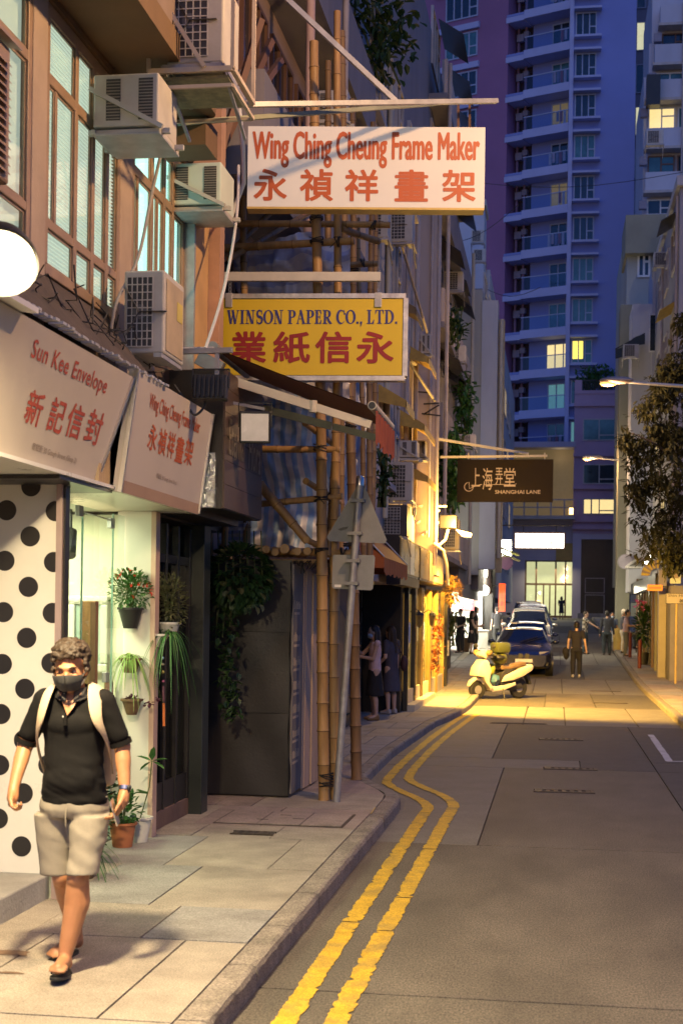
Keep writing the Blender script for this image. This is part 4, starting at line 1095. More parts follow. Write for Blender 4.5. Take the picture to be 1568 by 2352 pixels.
def tie(p, r, axis=(0, 0, 1)):
    mb = MB(); p = Vector(p); d = Vector(axis).normalized(); rr = random.Random(int(abs(p.x * 917 + p.z * 331)))
    for i in range(3):
        c = p + d * (i - 1) * .014; u = d.cross(Vector((.2, 1, .1))).normalized(); v = d.cross(u); tl = rr.uniform(-.25, .25)
        mb.tube([c + (u * math.cos(t) + v * math.sin(t)) * (r + .008) + d * tl * .1 * math.cos(t) for t in [k * math.pi / 5 for k in range(11)]], .006, 4)
    mb.tube([p + Vector((.0, -r - .01, 0)), p + Vector((rr.uniform(-.08, .08), -r - .05, rr.uniform(-.08, .02)))], .004, 4)
    mb.build('tie', m_tie, scf)
bamboo((-2.19, 13.70, KT), (-2.41, 13.75, 7.55), .058, .046, 1)
bamboo((-2.12, 13.80, KT), (-2.20, 13.9, 7.9), .05, .036, 2)
bamboo((-2.12, 15.50, KT), (-2.40, 15.35, 8.3), .062, .04, 3, m_bamd)
bamboo((-2.36, 15.35, KT), (-2.55, 15.4, 8.0), .045, .035, 4, m_bamd)
bamboo((-2.40, 17.2, KT), (-2.52, 17.1, 8.2), .05, .035, 5, m_bamd); bamboo((-2.46, 18.8, KT + 2.5), (-2.50, 18.8, 8.5), .045, .035, 6, m_bamd)
bamboo((-2.60, 20.2, KT + 2.5), (-2.62, 20.3, 8.8), .045, .035, 7); bamboo((-2.45, 16.3, 2.6), (-2.50, 16.2, 7.6), .04, .03, 8); bamboo((-2.62, 19.5, 2.6), (-2.75, 19.4, 7.4), .04, .03, 9)
bamboo((-3.06, 13.95, 2.5), (-3.2, 14.1, 7.2), .04, .034, 10)
bamboo(onY(516, 1195, 13.6), onY(516, 1262, 13.6), .035, .035, 11)
for i, (a, b, r0) in enumerate((((-3.62, 13.85, 5.57), (-2.0, 13.85, 5.60), .042), ((-3.3, 13.95, 5.83), (-1.66, 13.95, 5.78), .036), ((-3.0, 13.85, 3.57), (-2.12, 13.83, 3.55), .036), ((-3.0, 13.86, 3.02), (-2.08, 13.82, 3.09), .034), ((-3.3, 13.86, 2.575), (-1.9, 13.80, 2.54), .04), ((-3.3, 15.3, 5.7), (-1.95, 15.3, 5.75), .036), ((-3.5, 13.9, 4.42), (-2.2, 13.9, 4.4), .036))):
    bamboo(a, b, r0, r0 * .9, 20 + i); tie((b[0] - .16, b[1] - .02, b[2]), r0, (1, 0, 0))
bamboo(onY(596, 1112, 13.72), onY(708, 1242, 13.72), .05, .04, 30); bamboo(onY(783, 526, 13.9), onY(868, 556, 14.4), .035, .035, 31)
bamboo((-3.4, 13.5, 5.2), (-2.8, 15.2, 6.6), .03, .028, 32, m_bamd); bamboo((-3.2, 13.6, 5.4), (-2.6, 15.6, 6.5), .03, .028, 33, m_bamd)
# short poles that carry the platform: their cut ends look at us
for i, (x, y) in enumerate(((512, 1258), (545, 1262), (568, 1258), (592, 1262), (610, 1260), (630, 1266), (655, 1262), (682, 1264), (706, 1266))):
    p = onY(x, y, 13.62 + .03 * (i % 3)); bamboo(p, p + Vector((.05 * ((i % 3) - 1), 1.7, .03)), .034 if i % 3 else .042, .034, 40 + i, step=.4, name='platform_pole')
for i, (x, y) in enumerate(((700, 1104), (700, 972), (705, 1240))):
    p = onY(x, y, 13.45); bamboo(p, p + Vector((.18, 1.0, -.12)), .03, .03, 60 + i)
bamboo((-2.2, 13.74, 2.5), (-2.22, 14.9, 5.4), .03, .03, 66, m_bamd)
for z in (5.58, 5.8, 4.4, 3.56, 3.06, 2.56, 1.9):
    if z > 2: tie((-2.19 - .03 * (z - .1), 13.72, z), .058)
for z in (5.7, 4.0, 2.7, 6.8): tie((-2.24, 15.42, z), .055)
tie((-2.18, 13.69, .28), .06); tie((-2.18, 13.69, .36), .06)
mb = MB(); mb.box(-3.25, -2.05, 13.9, 15.2, 2.44, 2.475); mb.build('platform_board', m_bamd, scf)
mb = MB(); r = random.Random(9)
for i in range(60): q = Vector((r.uniform(-3.2, -2.2), 13.85, 2.46)); mb.tube([q, q + Vector((r.uniform(-.06, .06), -.03, r.uniform(-.14, -.02)))], .005, 4)
mb.build('loose_ends', m_tie, scf)

# striped plastic sheeting
def tarp_mat(name, c1, c2, freq, vertical, rough=.3):
    m = mat(name, c1, rough, var=.1, bump=.5, bscale=7, spec=.6)
    n, l = m.node_tree.nodes, m.node_tree.links; b = n['Principled BSDF']
    uv = n.new('ShaderNodeUVMap'); sx = n.new('ShaderNodeSeparateXYZ'); l.new(uv.outputs[0], sx.inputs[0])
    a = n.new('ShaderNodeMath'); a.operation = 'MULTIPLY'; a.inputs[1].default_value = freq; l.new(sx.outputs[0 if vertical else 1], a.inputs[0])
    fr = n.new('ShaderNodeMath'); fr.operation = 'FRACT'; l.new(a.outputs[0], fr.inputs[0])
    gt = n.new('ShaderNodeValToRGB'); gt.color_ramp.elements[0].position = .46; gt.color_ramp.elements[1].position = .52; gt.color_ramp.elements[0].color = (*c1, 1); gt.color_ramp.elements[1].color = (*c2, 1)
    l.new(fr.outputs[0], gt.inputs[0]); l.new(gt.outputs[0], b.inputs['Base Color'])
    tr = n.new('ShaderNodeBsdfTranslucent'); l.new(gt.outputs[0], tr.inputs[0]); mx = n.new('ShaderNodeMixShader'); mx.inputs[0].default_value = .3
    l.new(b.outputs[0], mx.inputs[1]); l.new(tr.outputs[0], mx.inputs[2]); l.new(mx.outputs[0], n['Material Output'].inputs[0]); return m
def cloth(name, label, fn, nu, nv, m):
    me = bpy.data.meshes.new(name); vs = []; fs_ = []
    for i in range(nu + 1):
        for j in range(nv + 1): vs.append(fn(i / nu, j / nv))
    for i in range(nu):
        for j in range(nv): a = i * (nv + 1) + j; fs_.append((a, a + nv + 1, a + nv + 2, a + 1))
    me.from_pydata([tuple(v) for v in vs], [], fs_); uv = me.uv_layers.new(name='UVMap')
    for p in me.polygons:
        p.use_smooth = True
        for li in p.loop_indices: k = me.loops[li].vertex_index; uv.data[li].uv = ((k // (nv + 1)) / nu, (k % (nv + 1)) / nv)
    me.materials.append(m); return tag(link(name, me), label, 'plastic sheet')
def wr(u, v, s, a): return a * (noise.noise(Vector((u * 4, v * 4, s))) + .6 * noise.noise(Vector((u * 11, v * 9, s + 5))) + .35 * noise.noise(Vector((u * 25, v * 22, s + 9))))
m_t1 = tarp_mat('tarp_blue_stripe', (.34, .52, .74), (.78, .78, .76), 12, True); m_t2 = tarp_mat('tarp_grey_stripe', (.42, .44, .60), (.68, .65, .66), 7, False, .22)
cloth('plastic_sheeting', 'blue and white striped plastic sheet hanging behind the lower scaffold', lambda u, v: (-3.75 + 1.45 * u + .04 * math.sin(v * 6), 14.95 + wr(u, v, 1, .16) - .3 * max(0, u - .8), 2.55 + 1.75 * v + .06 * math.sin(u * 9) * (v > .95)), 60, 50, m_t1)
cloth('plastic_sheeting', 'crumpled greyish translucent sheet hanging on the upper scaffold behind yellow sign', lambda u, v: (-3.8 + 1.62 * u, 14.9 + wr(u, v, 4, .2) - .15 * v, 4.2 + 1.65 * v + .18 * v * max(0, noise.noise(Vector((u * 5, 0, 3))) + .3 * (u > .5))), 60, 50, m_t2)
cloth('plastic_sheeting', 'blue striped sheet along the street side of the scaffold', lambda u, v: (-2.72 + wr(u, v, 7, .1), 15.0 + 6 * u, 2.6 + 3.0 * v), 60, 40, tarp_mat('tarp_side', (.22, .36, .58), (.55, .55, .57), 24, True))
cloth('plastic_sheeting', 'dusty sheet scrap sagging under the black sign box', lambda u, v: (-3.35 + .32 * u, 13.95 + wr(u, v, 9, .12), 2.6 + .45 * v), 20, 16, m_t2)

# ================================================================== HANGING SIGNS
m_lb = mat('lightbox_white', (.52, .47, .42), .4, var=.05, scale=1.5, emit=.10, ecol=(1, .9, .78), stain=.12, stcol=(.5, .42, .34))
m_lbtext = mat('lightbox_orange', (.42, .085, .02), .5, var=.08, emit=.02, ecol=(.8, .22, .05))
a, b = onY(570, 291, 13.0), onY(1114, 291, 13.27)
zt = (a.z + b.z) / 2; a.z = b.z = zt; u = (b - a); W = u.length; u.normalize(); Hs = .75
nrm = Vector((u.y, -u.x, 0))
hs = T('hanging_sign', 'large white hanging sign with orange frame maker lettering over the street', 'hanging sign', a.lerp(b, .5) - Vector((0, 0, Hs)))
def sign_box(t, a, u, W, Hs, D, m, name='panel', inset=0.0):
    n = Vector((u.y, -u.x, 0)); q = [a - Vector((0, 0, Hs)), a - Vector((0, 0, Hs)) + u * W, a + u * W, a]
    mb = MB(); mb.prism(q, -n * D); return mb.build(name, m, t)
sign_box(hs, a, u, W, Hs, .16, m_lb)
def sign_text(t, a, u, W, Hs, s, m, fx0, fx1, fz0, fz1, bold=.01, space=1.0):
    n = Vector((u.y, -u.x, 0)); o = a + u * (W * fx0) - Vector((0, 0, Hs * (1 - fz0))) + n * .004
    return write(s, m, t, o, u, (0, 0, 1), W * (fx1 - fx0), Hs * (fz1 - fz0), bold, space)
sign_text(hs, a, u, W, Hs, 'Wing Ching Cheung Frame Maker', m_lbtext, .022, .975, .49, .93, .02)
for ch, f in zip('永禎祥畫架', (.03, .225, .415, .625, .825)):
    sign_text(hs, a, u, W, Hs, ch, m_lbtext, f, f + .135, .08, .46, .026)
mb = MB(); mb.bar(a - Vector((0, 0, Hs + .012)) - nrm * .08, b - Vector((0, 0, Hs + .012)) - nrm * .08, .17, .02); mb.build('bottom_edge', mat('edge_yellow', (.55, .40, .12), .5), hs)
mb = MB(); mb.bar(onX(412, 243, -3.0), onY(1140, 232, 13.35), .05, .04); mb.build('carrier_bar', m_galv, hs)
mb = MB(); mb.bar(onX(412, 283, -3.0), onY(1000, 238, 13.28), .05, .035); mb.build('carrier_bar', mat('bar_greenish', (.26, .28, .22), .6, .3, var=.2), hs)
mb = MB(); mb.bar(onY(640, -20, 13.1), onY(912, 236, 13.28), .05, .045); mb.build('brace_bar', m_galv, hs)
for x in (688, 1052, 1078):
    mb = MB(); yy = 13.05 + .27 * (x - 570) / 544 + .05; mb.bar(onY(x, 236, yy), onY(x, 292, yy), .022); mb.build('hanger', mat('hanger_rust', (.10, .05, .03), .8, var=.3), hs)
# yellow paper company sign
m_yel = mat('sign_yellow', (.56, .39, .012), .45, var=.06, scale=2, emit=.03, stain=.2, stcol=(.45, .30, .01), aniso=(1, 1, .3))
m_navy = mat('sign_navy', (.03, .03, .17), .5, var=.1); m_dred = mat('sign_dark_red', (.26, .012, .01), .5, var=.12)
a, b = onY(503, 679, 13.42), onY(932, 681, 13.56); a.z = b.z = (a.z + b.z) / 2; u = b - a; W = u.length; u.normalize(); Hs = .79; nrm = Vector((u.y, -u.x, 0))
ws = T('hanging_sign', 'yellow hanging sign with blue and red lettering of a paper company', 'hanging sign', a.lerp(b, .5) - Vector((0, 0, Hs)))
sign_box(ws, a + u * .03 - Vector((0, 0, .03)), u, W - .06, Hs - .06, .10, m_yel)
mb = MB()
for p, q in ((a, a + u * W), (a - Vector((0, 0, Hs)), a + u * W - Vector((0, 0, Hs)))): mb.bar(p - nrm * .05, q - nrm * .05, .125, .045)
for p in (a, a + u * W): mb.bar(p - nrm * .05 - Vector((0, 0, .0225)), p - nrm * .05 - Vector((0, 0, Hs - .0225)), .045, .127, up=nrm)
mb.build('frame', mat('alu_worn', (.55, .53, .46), .35, .7, var=.3, scale=10, stain=.5, stcol=(.3, .15, .1)), ws)
def serif(t, a, u, W, Hs, s, m, fx0, fx1, fz0, fz1):
    """bold roman capitals with thick and thin strokes and slab serifs"""
    polys = []; X = [0.0]
    def pg(*p): polys.append([(x + X[0], y) for x, y in p])
    def rc(x0, y0, x1, y1): pg((x0, y0), (x1, y0), (x1, y1), (x0, y1))
    def rib(pts, ws):
        L = []; Rr = []
        for i, (x, y) in enumerate(pts):
            (xa, ya), (xb, yb) = pts[max(0, i - 1)], pts[min(len(pts) - 1, i + 1)]; d = math.hypot(xb - xa, yb - ya); nx, ny = -(yb - ya) / d, (xb - xa) / d
            L.append((x + nx * ws[i] / 2, y + ny * ws[i] / 2)); Rr.append((x - nx * ws[i] / 2, y - ny * ws[i] / 2))
        for i in range(len(pts) - 1): pg(Rr[i], Rr[i + 1], L[i + 1], L[i])
    def arc(cx, cy, rx, ry, a0, a1, n=14): return [(cx + rx * math.cos(a0 + (a1 - a0) * i / n), cy + ry * math.sin(a0 + (a1 - a0) * i / n)) for i in range(n + 1)]
    def wts(pts, cx, rx): return [.07 + .15 * min(1, abs(x - cx) / rx) ** 2 for x, y in pts]
    def stem(x=.1): rc(x, .0, x + .2, 1)
    for ch in s:
        if ch == 'I': stem(); rc(0, 0, .4, .06); rc(0, .94, .4, 1); w_ = .46
        elif ch == 'L': stem(); rc(0, .94, .4, 1); rc(0, 0, .6, .06); pg((.42, .06), (.6, .06), (.64, .3), (.59, .3)); w_ = .68
        elif ch == 'T': stem(.28); rc(.18, 0, .58, .06); rc(.02, .94, .74, 1); pg((.0, .7), (.05, .7), (.14, .94), (.02, .94)); pg((.76, .7), (.74, .94), (.62, .94), (.71, .7)); w_ = .78
        elif ch == 'E': stem(); rc(0, 0, .58, .06); rc(0, .94, .56, 1); rc(.3, .47, .48, .53); rc(.45, .36, .5, .64); pg((.42, .06), (.58, .06), (.62, .3), (.57, .3)); pg((.42, .94), (.55, .7), (.6, .7), (.56, .94)); w_ = .68
        elif ch in 'PR':
            stem(); rc(0, 0, .42, .06); rc(0, .94, .36, 1); p = arc(.36, .72, .24, .245, math.pi / 2, -math.pi / 2); rib(p, wts(p, .36, .24)); rc(.3, .44, .37, .51); rc(.3, .93, .37, 1.0); w_ = .72
            if ch == 'R': rib([(.38, .48), (.56, .2), (.68, .03)], [.17, .2, .2]); rc(.6, 0, .82, .06); w_ = .82
        elif ch == 'D': stem(); rc(0, 0, .36, .06); rc(0, .94, .36, 1); p = arc(.34, .5, .38, .465, math.pi / 2, -math.pi / 2, 18); rib(p, wts(p, .34, .38)); w_ = .86
        elif ch == 'O': p = arc(.42, .5, .34, .47, 0, 2 * math.pi, 28); rib(p, wts(p, .42, .34)); w_ = .86
        elif ch == 'C': p = arc(.44, .5, .34, .47, .75, 2 * math.pi - .75, 24); rib(p, [.06 + .16 * max(0, min(1, (.55 - x) / .45)) for x, y in p]); rc(.66, .66, .72, 1.0); rib(arc(.44, .5, .34, .47, .35, .8, 4), [.14, .12, .1, .08, .06]); w_ = .8
        elif ch == 'N': rc(.12, 0, .19, 1); rc(.64, 0, .71, 1); rc(0, 0, .32, .06); rc(.52, .94, .84, 1); rc(0, .94, .24, 1); pg((.08, 1), (.3, 1), (.71, 0), (.5, 0)); w_ = .88
        elif ch == 'A': rib([(.1, 0), (.38, .97)], [.07, .07]); rib([(.36, 1), (.66, 0)], [.2, .2]); rc(.2, .33, .56, .39); rc(0, 0, .26, .06); rc(.5, 0, .82, .06); w_ = .82
        elif ch == 'W': rib([(.14, 1), (.36, 0)], [.2, .2]); rib([(.36, 0), (.54, .8)], [.07, .07]); rib([(.5, 1), (.74, 0)], [.2, .2]); rib([(.74, 0), (.98, .97)], [.07, .07]); rc(0, .94, .3, 1); rc(.4, .94, .64, 1); rc(.86, .94, 1.1, 1); w_ = 1.12
        elif ch == 'S':
            p = arc(.32, .735, .2, .235, .6, 3 * math.pi / 2 - .35, 12) + arc(.32, .27, .22, .24, math.pi / 2 - .35, -math.pi + .55, 12); rib(p, [.06 + .15 * (1 - abs(i / 25 * 2 - 1)) ** .6 for i in range(26)]); rc(.5, .68, .55, 1); rc(.08, 0, .13, .32); w_ = .64
        elif ch == '.': rc(.04, 0, .22, .17); w_ = .28
        elif ch == ',': rc(.04, 0, .22, .17); pg((.12, 0), (.22, 0), (.1, -.2), (.05, -.18)); w_ = .28
        else: w_ = .3
        X[0] += w_ + .03
    xs_ = [x for p in polys for x, y in p]; x0_, x1_ = min(xs_), max(xs_); sx, sy = W * (fx1 - fx0) / (x1_ - x0_), Hs * (fz1 - fz0); mb = MB()
    n = Vector((u.y, -u.x, 0)); o = a + u * (W * fx0) - Vector((0, 0, Hs * (1 - fz0))) + n * .004
    for i, p in enumerate(polys): mb.quad(*[o + u * ((x - x0_) * sx) + Vector((0, 0, y * sy)) + n * (.0001 * (i % 7)) for x, y in p])
    return mb.build('lettering', m, t)
serif(ws, a, u, W, Hs, 'WINSON PAPER CO., LTD.', m_navy, .045, .955, .66, .83)
for ch, f, w_ in zip('業紙信永', (.075, .30, .525, .745), (.18, .19, .185, .19)): sign_text(ws, a, u, W, Hs, ch, m_dred, f, f + w_, .19, .56, .028)
for f in (.055, .853):
    mb = MB(); p = a + u * W * f + nrm * .008; mb.box(p.x - .035, p.x + .035, p.y - .01, p.y + .0, p.z - .11, p.z + .03); mb.build('clip', m_galv, ws, bevel=.004)
    mb = MB(); q = a + u * W * f - nrm * .04
    for k in range(4): mb.tube([q + Vector((.012 * math.cos(t_), .004, .04 + k * .035 + .022 * math.sin(t_))) for t_ in [i * math.pi / 4 for i in range(9)]], .004, 5)
    mb.build('chain', m_steel, ws)
mb = MB(); mb.bar(onY(440, 636, 13.46), onY(874, 636, 13.6), .06, .085); mb.build('carrier_beam', mat('beam_cream', (.52, .51, .46), .5, .2, var=.12, stain=.3, stcol=(.3, .22, .14)), ws)

# ================================================================== TRAFFIC SIGN seen from behind
m_signback = mat('sign_back_grey', (.235, .24, .235), .6, .2, var=.15, scale=5, stain=.4, stcol=(.14, .14, .13))
ts = T('traffic_sign', 'leaning grey traffic sign post with triangle and plate seen from behind', 'traffic sign', (-2.08, 13.6, KT))
pb, ptop = onY(772, 1840, 13.6), onY(826, 1104, 13.6); pb.z = KT
mb = MB(); mb.tube([pb, ptop], .036, 16); mb.build('post', mat('post_grey', (.33, .33, .33), .5, .4, var=.2, scale=9, stain=.5, stcol=(.2, .15, .1)), ts, smooth=True)
mb = MB(); mb.lathe([(.04, -.05), (.042, .02), (.03, .045), (.002, .055)], ptop, 14); mb.build('cap', m_mirror, ts, smooth=True)
def plate_poly(px, Yp): return [onY(x, y, Yp) for x, y in px]
tri = plate_poly([(757, 1243), (750, 1234), (822, 1112), (828, 1106), (836, 1113), (888, 1240), (884, 1248)], 13.655)
mb = MB(); mb.prism(tri, (0, .004, 0)); mb.build('triangle_plate', m_signback, ts)
rect = plate_poly([(767, 1274), (858, 1275), (861, 1280), (856, 1352), (851, 1356), (766, 1352), (762, 1347), (764, 1277)], 13.655)
mb = MB(); mb.prism(rect, (0, .004, 0)); mb.build('lower_plate', m_signback, ts)
for y in (1150, 1225, 1288, 1340):
    p = onY(820 - (y - 1150) * .075, y, 13.6); mb = MB(); mb.box(p.x - .07, p.x + .07, 13.562, 13.654, p.z - .016, p.z + .016); mb.build('clamp', m_signback, ts)
p = onY(787, 1214, 13.654); mb = MB(); mb.prism([p + Vector((-.05, 0, -.008)), p + Vector((-.02, 0, -.02)), p + Vector((.04, 0, -.005)), p + Vector((.055, 0, .02)), p + Vector((.0, 0, .012))], (0, -.001, 0)); mb.build('scuff', m_black, ts)
p = onY(776, 1346, 13.654); mb = MB(); mb.box(p.x - .035, p.x + .03, p.y - .001, p.y, p.z - .012, p.z + .014); mb.build('sticker', m_white, ts)
# ================================================================== LEFT ROW BEHIND THE SCAFFOLD
m_wmaroon = mat('wood_frame_maroon', (.16, .085, .055), .6, var=.2)
m_greyblue = mat('parapet_greyblue', (.22, .21, .235), .85, var=.15, scale=1.2, bump=.1, stain=.5, stcol=(.12, .11, .12), aniso=(1, 1, .4))
m_pinkwall = mat('wall_pink', (.46, .33, .29), .85, var=.15, scale=1.2, bump=.1, stain=.5, stcol=(.24, .16, .14), aniso=(1, 1, .4))
m_pier = mat('pier_pale', (.52, .44, .39), .85, var=.12, scale=1.2, bump=.1, stain=.55, stcol=(.30, .24, .20), aniso=(1, 1, .25))
m_glassd = mat('window_dark', (.02, .03, .035), .08, var=.3, scale=2, spec=.8)
m_glasst = mat('window_teal', (.06, .16, .17), .12, var=.3, scale=2, spec=.8)
m_lit = mat('window_lit', (.6, .5, .3), .4, var=.25, scale=2, emit=.5, ecol=(1, .75, .3))
m_pipe = mat('drain_pipe', (.48, .42, .38), .6, var=.15, stain=.4, stcol=(.25, .18, .14))
m_ledge = mat('ledge_pale', (.48, .45, .43), .8, var=.15, stain=.4, stcol=(.25, .22, .2))
def fwin(parent, c, w, h, n, mframe, mpane, t=.05, cols=2, rail=.6, depth=.05, share={}):
    """window set into a wall: c centre, n outward normal; frame with pane children"""
    n = Vector(n).normalized(); u = Vector((0, 0, 1)).cross(n)
    key = (round(w, 2), round(h, 2), cols, rail, mframe.name, mpane.name, t)
    if key not in share:
        mb = MB()
        for z0, z1 in ((-h / 2, -h / 2 + t), (h / 2 - t, h / 2)): mb.box(-w / 2, w / 2, -depth, .02, z0, z1)
        for i in range(cols + 1): x = -w / 2 + t / 2 + (w - t) * i / cols; mb.box(x - t / 2, x + t / 2, -depth, .018, -h / 2 + t, h / 2 - t)
        if rail: z = -h / 2 + h * rail; mb.box(-w / 2 + (w - t) * (cols - 1) / cols + t, w / 2 - t, -depth, .015, z - t / 2, z + t / 2)
        a = mb.mesh('window', mframe)
        share[key] = (a, MB().box(-w / 2 + .01, w / 2 - .01, -.012, -.004, -h / 2 + .01, h / 2 - .01).mesh('pane', mpane))
    a, b = share[key]
    M = Matrix(((u.x, -n.x, 0, c[0]), (u.y, -n.y, 0, c[1]), (0, 0, 1, c[2]), (0, 0, 0, 1)))
    o = link('window', a, parent, M=M); link('pane', b, o, True, Matrix()); return o
def pipe(parent, pts, r=.05, m=None, name='drain_pipe'):
    mb = MB(); mb.tube(pts, r, 10); return mb.build(name, m or m_pipe, parent, smooth=True)

b2 = T('scaffolded_building', 'pinkish old tenement behind the bamboo scaffold', 'building', (-3.5, 17, KT))
mb = MB(); mb.box(-10, -3.42, 12.82, 21.8, 2.45, 16); mb.build('wall', m_pinkwall, b2)
mb = MB(); mb.box(-10, -3.3, 14.2, 21.8, KT, 2.45); mb.build('shopfront_wall', m_ply, b2)
for k, z in enumerate((3.0, 6.15, 9.1, 12.0)):
    if k: mb = MB(); mb.box(-3.42, -2.82, 13.35, 21.6, z, z + .16); mb.build('balcony_slab', m_greyblue, b2); mb = MB(); mb.box(-2.9, -2.82, 13.35, 21.6, z + .16, z + 1.0); mb.build('balcony_parapet', m_greyblue, b2); mb = MB(); mb.box(-3.42, -2.9, 13.35, 13.43, z + .16, z + 1.0); mb.build('balcony_end', m_greyblue, b2)
    for i in range(5): fwin(b2, (-3.42, 13.9 + i * 1.6, z + 1.9), 1.3, 1.45, (1, 0, 0), m_wmaroon, m_glassd, cols=3)
for i, (y, x) in enumerate(((13.02, -3.36), (13.2, -3.3), (15.6, -2.78), (18.2, -2.78))):
    pipe(b2, [(x, y, 2.8), (x, y, 15)], .04 if i != 2 else .05, m_pipe if i % 2 else mat('pipe_pink', (.55, .38, .32), .6, var=.15))
pipe(b2, [onY(545, 200, 13.1), onY(558, 340, 13.1), onY(560, 420, 13.1), onY(530, 500, 13.1)], .022, m_cablew, 'hose')
for i in range(3):
    mb = MB(); mb.bar((-3.25, 12.95 + .1 * i, 5.9 + .2 * i), (-2.85, 13.3 + .5 * i, 7.6), .06); mb.build('timber_prop', m_wmaroon, b2)
ac_window('small window air conditioner high between the two steel bars and bamboo', onY(758, 282, 17.0), 0, .42, .40, .4)
mb = MB(); mb.box(-3.45, -3.1, 12.80, 12.98, 4.0, 12); mb.build('corner_pilaster', mat('pilaster_orange', (.50, .30, .20), .8, var=.15), b2)

# third building: pier with pipes, shops below
b3 = T('pier_building', 'old tenement with pale pier and drain pipes above the yellow lit shops', 'building', (-3, 27, KT))
mb = MB(); mb.box(-10, -2.98, 21.85, 31.2, 2.5, 10.4); mb.build('wall', m_pier, b3)
mb = MB(); mb.box(-10, -3.3, 21.85, 31.2, 10.4, 19); mb.build('upper_wall', m_greyblue, b3)
a0, a1 = onY(945, 700, 30.2), onY(1008, 700, 30.2)
mb = MB(); mb.box(a0.x - .1, a1.x - .06, 30.2, 31.25, 3.2, 11.2); mb.build('pier', m_pier, b3)
pipe(b3, [(a1.x - .02, 30.25, 3.0), (a1.x - .02, 30.25, 12)], .05); pipe(b3, [(a1.x - .16, 30.14, 3.6), (a1.x - .16, 30.14, 12)], .03)
pipe(b3, [(-2.9, 29.2, 4), (-2.9, 29.2, 11)], .05); pipe(b3, [(-2.9, 27.4, 4), (-2.9, 27.4, 11)], .05); pipe(b3, [(-2.9, 24.2, 3.6), (-2.9, 24.2, 11)], .05, m_cream)
pipe(b3, [(-2.9, 27.42, 6.9), (-2.62, 30.1, 6.55), (a1.x - .05, 30.15, 6.5)], .03, m_cream, 'branch_pipe'); pipe(b3, [(-2.9, 24.2, 9.0), (-2.75, 30.1, 7.9)], .028, m_pipe, 'branch_pipe')
for z in (4.2, 7.1, 10.0):
    for y in (22.7, 24.4, 26.0, 28.3): fwin(b3, (-2.98, y, z + .9), 1.1, 1.5, (1, 0, 0), m_ledge, m_glassd, cols=2)
    mb = MB(); mb.box(-2.975, -2.86, 22, 29.0, z - .05, z + .05); mb.build('ledge', m_ledge, b3)
m_yaw = mat('awning_yellow_metal', (.48, .31, .06), .6, var=.25, scale=5, stain=.4, stcol=(.2, .12, .04))
m_bandw = mat('awning_stripes', (.18, .12, .05), .7, var=.3)
for i, (y0, y1, z, m) in enumerate(((27.6, 29.4, 6.95, m_yaw), (26.9, 29.3, 5.55, m_yaw), (25.0, 26.4, 7.35, m_bandw), (27.8, 29.6, 4.65, m_yaw), (23.6, 25.0, 5.5, m_yaw))):
    t = T('window_awning', ['yellow metal window awning beside the pale pier level with the yellow sign', 'yellow window awning under the first one on the pier building', 'striped brown awning just right of the yellow sign top', 'lowest yellow window awning above the stacked air conditioners', 'yellow window awning partly hidden by the brown folding awning'][i], 'awning', (-2.97, (y0 + y1) / 2, z), group='window awnings on the pier building')
    mb = MB(); mb.prism([(-2.97, y0, z + .28), (-2.97, y1, z + .28), (-2.50, y1, z), (-2.50, y0, z)], (0, 0, .02)); mb.build('sheet', m, t)
    mb = MB(); mb.prism([(-2.97, y0, z + .28), (-2.50, y0, z), (-2.50, y0, z - .1), (-2.97, y0, z - .0)], (0, .015, 0)); mb.build('end_cheek', m, t)
    mb = MB(); mb.box(-2.51, -2.495, y0, y1, z - .12, z); mb.build('valance', m, t)
ac_outdoor('grey condenser with full height grille beside the pier, above the dark one', onY(918, 1150, 25.5) , 0, .42, .70, .35)
ac_outdoor('dark condenser directly under the grey one above the shop signs', onY(905, 1232, 24.6), 0, .44, .55, .4, body=mat('ac_dark', (.05, .045, .04), .5))
ac_window('blue grey window air conditioner just below the end of the brown awning valance', onY(936, 1050, 27.0), 0, .34, .32, .5)
ac_window('second blue grey window air conditioner touching the pale pier below the awnings', onY(962, 1050, 28.6), 0, .24, .34, .4)
ac_outdoor('condenser left one of the pair under the white hanging sign', onY(862, 545, 22.6), 0, .40, .5, .35)
ac_outdoor('condenser right one of the pair under the white hanging sign', onY(915, 555, 24.2), 0, .48, .58, .35)
ac_window('tiny window air conditioner on the pier right of the yellow sign', onY(976, 812, 30.0), 0, .2, .42, .3)
t = T('wall_sign_bracket', 'thin black zigzag bracket sticking out of the pale pier', 'bracket', onY(985, 935, 30.1))
mb = MB()
for a, b in (((972, 928), (1008, 926)), ((968, 950), (1012, 955)), ((1008, 930), (972, 952)), ((960, 900), (984, 902))): mb.bar(onY(*a, 30.1), onY(*b, 30.1), .03)
mb.build('rods', m_dark, t)

# ------------------------------------------------------------------ shops under the pier building
sp = T('corner_shopfronts', 'row of dark framed shop fronts glowing yellow below the pier', 'shop', (-2.8, 28, KT))
m_goldframe = mat('gold_frame', (.42, .28, .08), .35, .5, var=.2); m_boardb = mat('poster_board', (.42, .27, .12), .7, var=.15, aniso=(8, 8, .3), scale=4); m_postblue = mat('poster_grey', (.11, .10, .13), .7, var=.2)
mb = MB(); mb.box(-3.55, -3.36, 21.9, 24.3, .3, 2.55); mb.build('plank_wall', m_boardb, sp)
for i in range(9):
    mb = MB(); y = 21.95 + i * .26; mb.box(-3.36, -3.345, y, y + .245, .32, 2.5); mb.build('plank', m_boardb, sp)
mb = MB(); mb.prism([(-3.343, 21.95, 2.5), (-3.343, 24.2, 2.5), (-3.343, 24.2, 2.15), (-3.343, 23.1, 1.75), (-3.343, 21.95, 2.1)], (.004, 0, 0)); mb.build('painted_shape', m_postblue, sp)
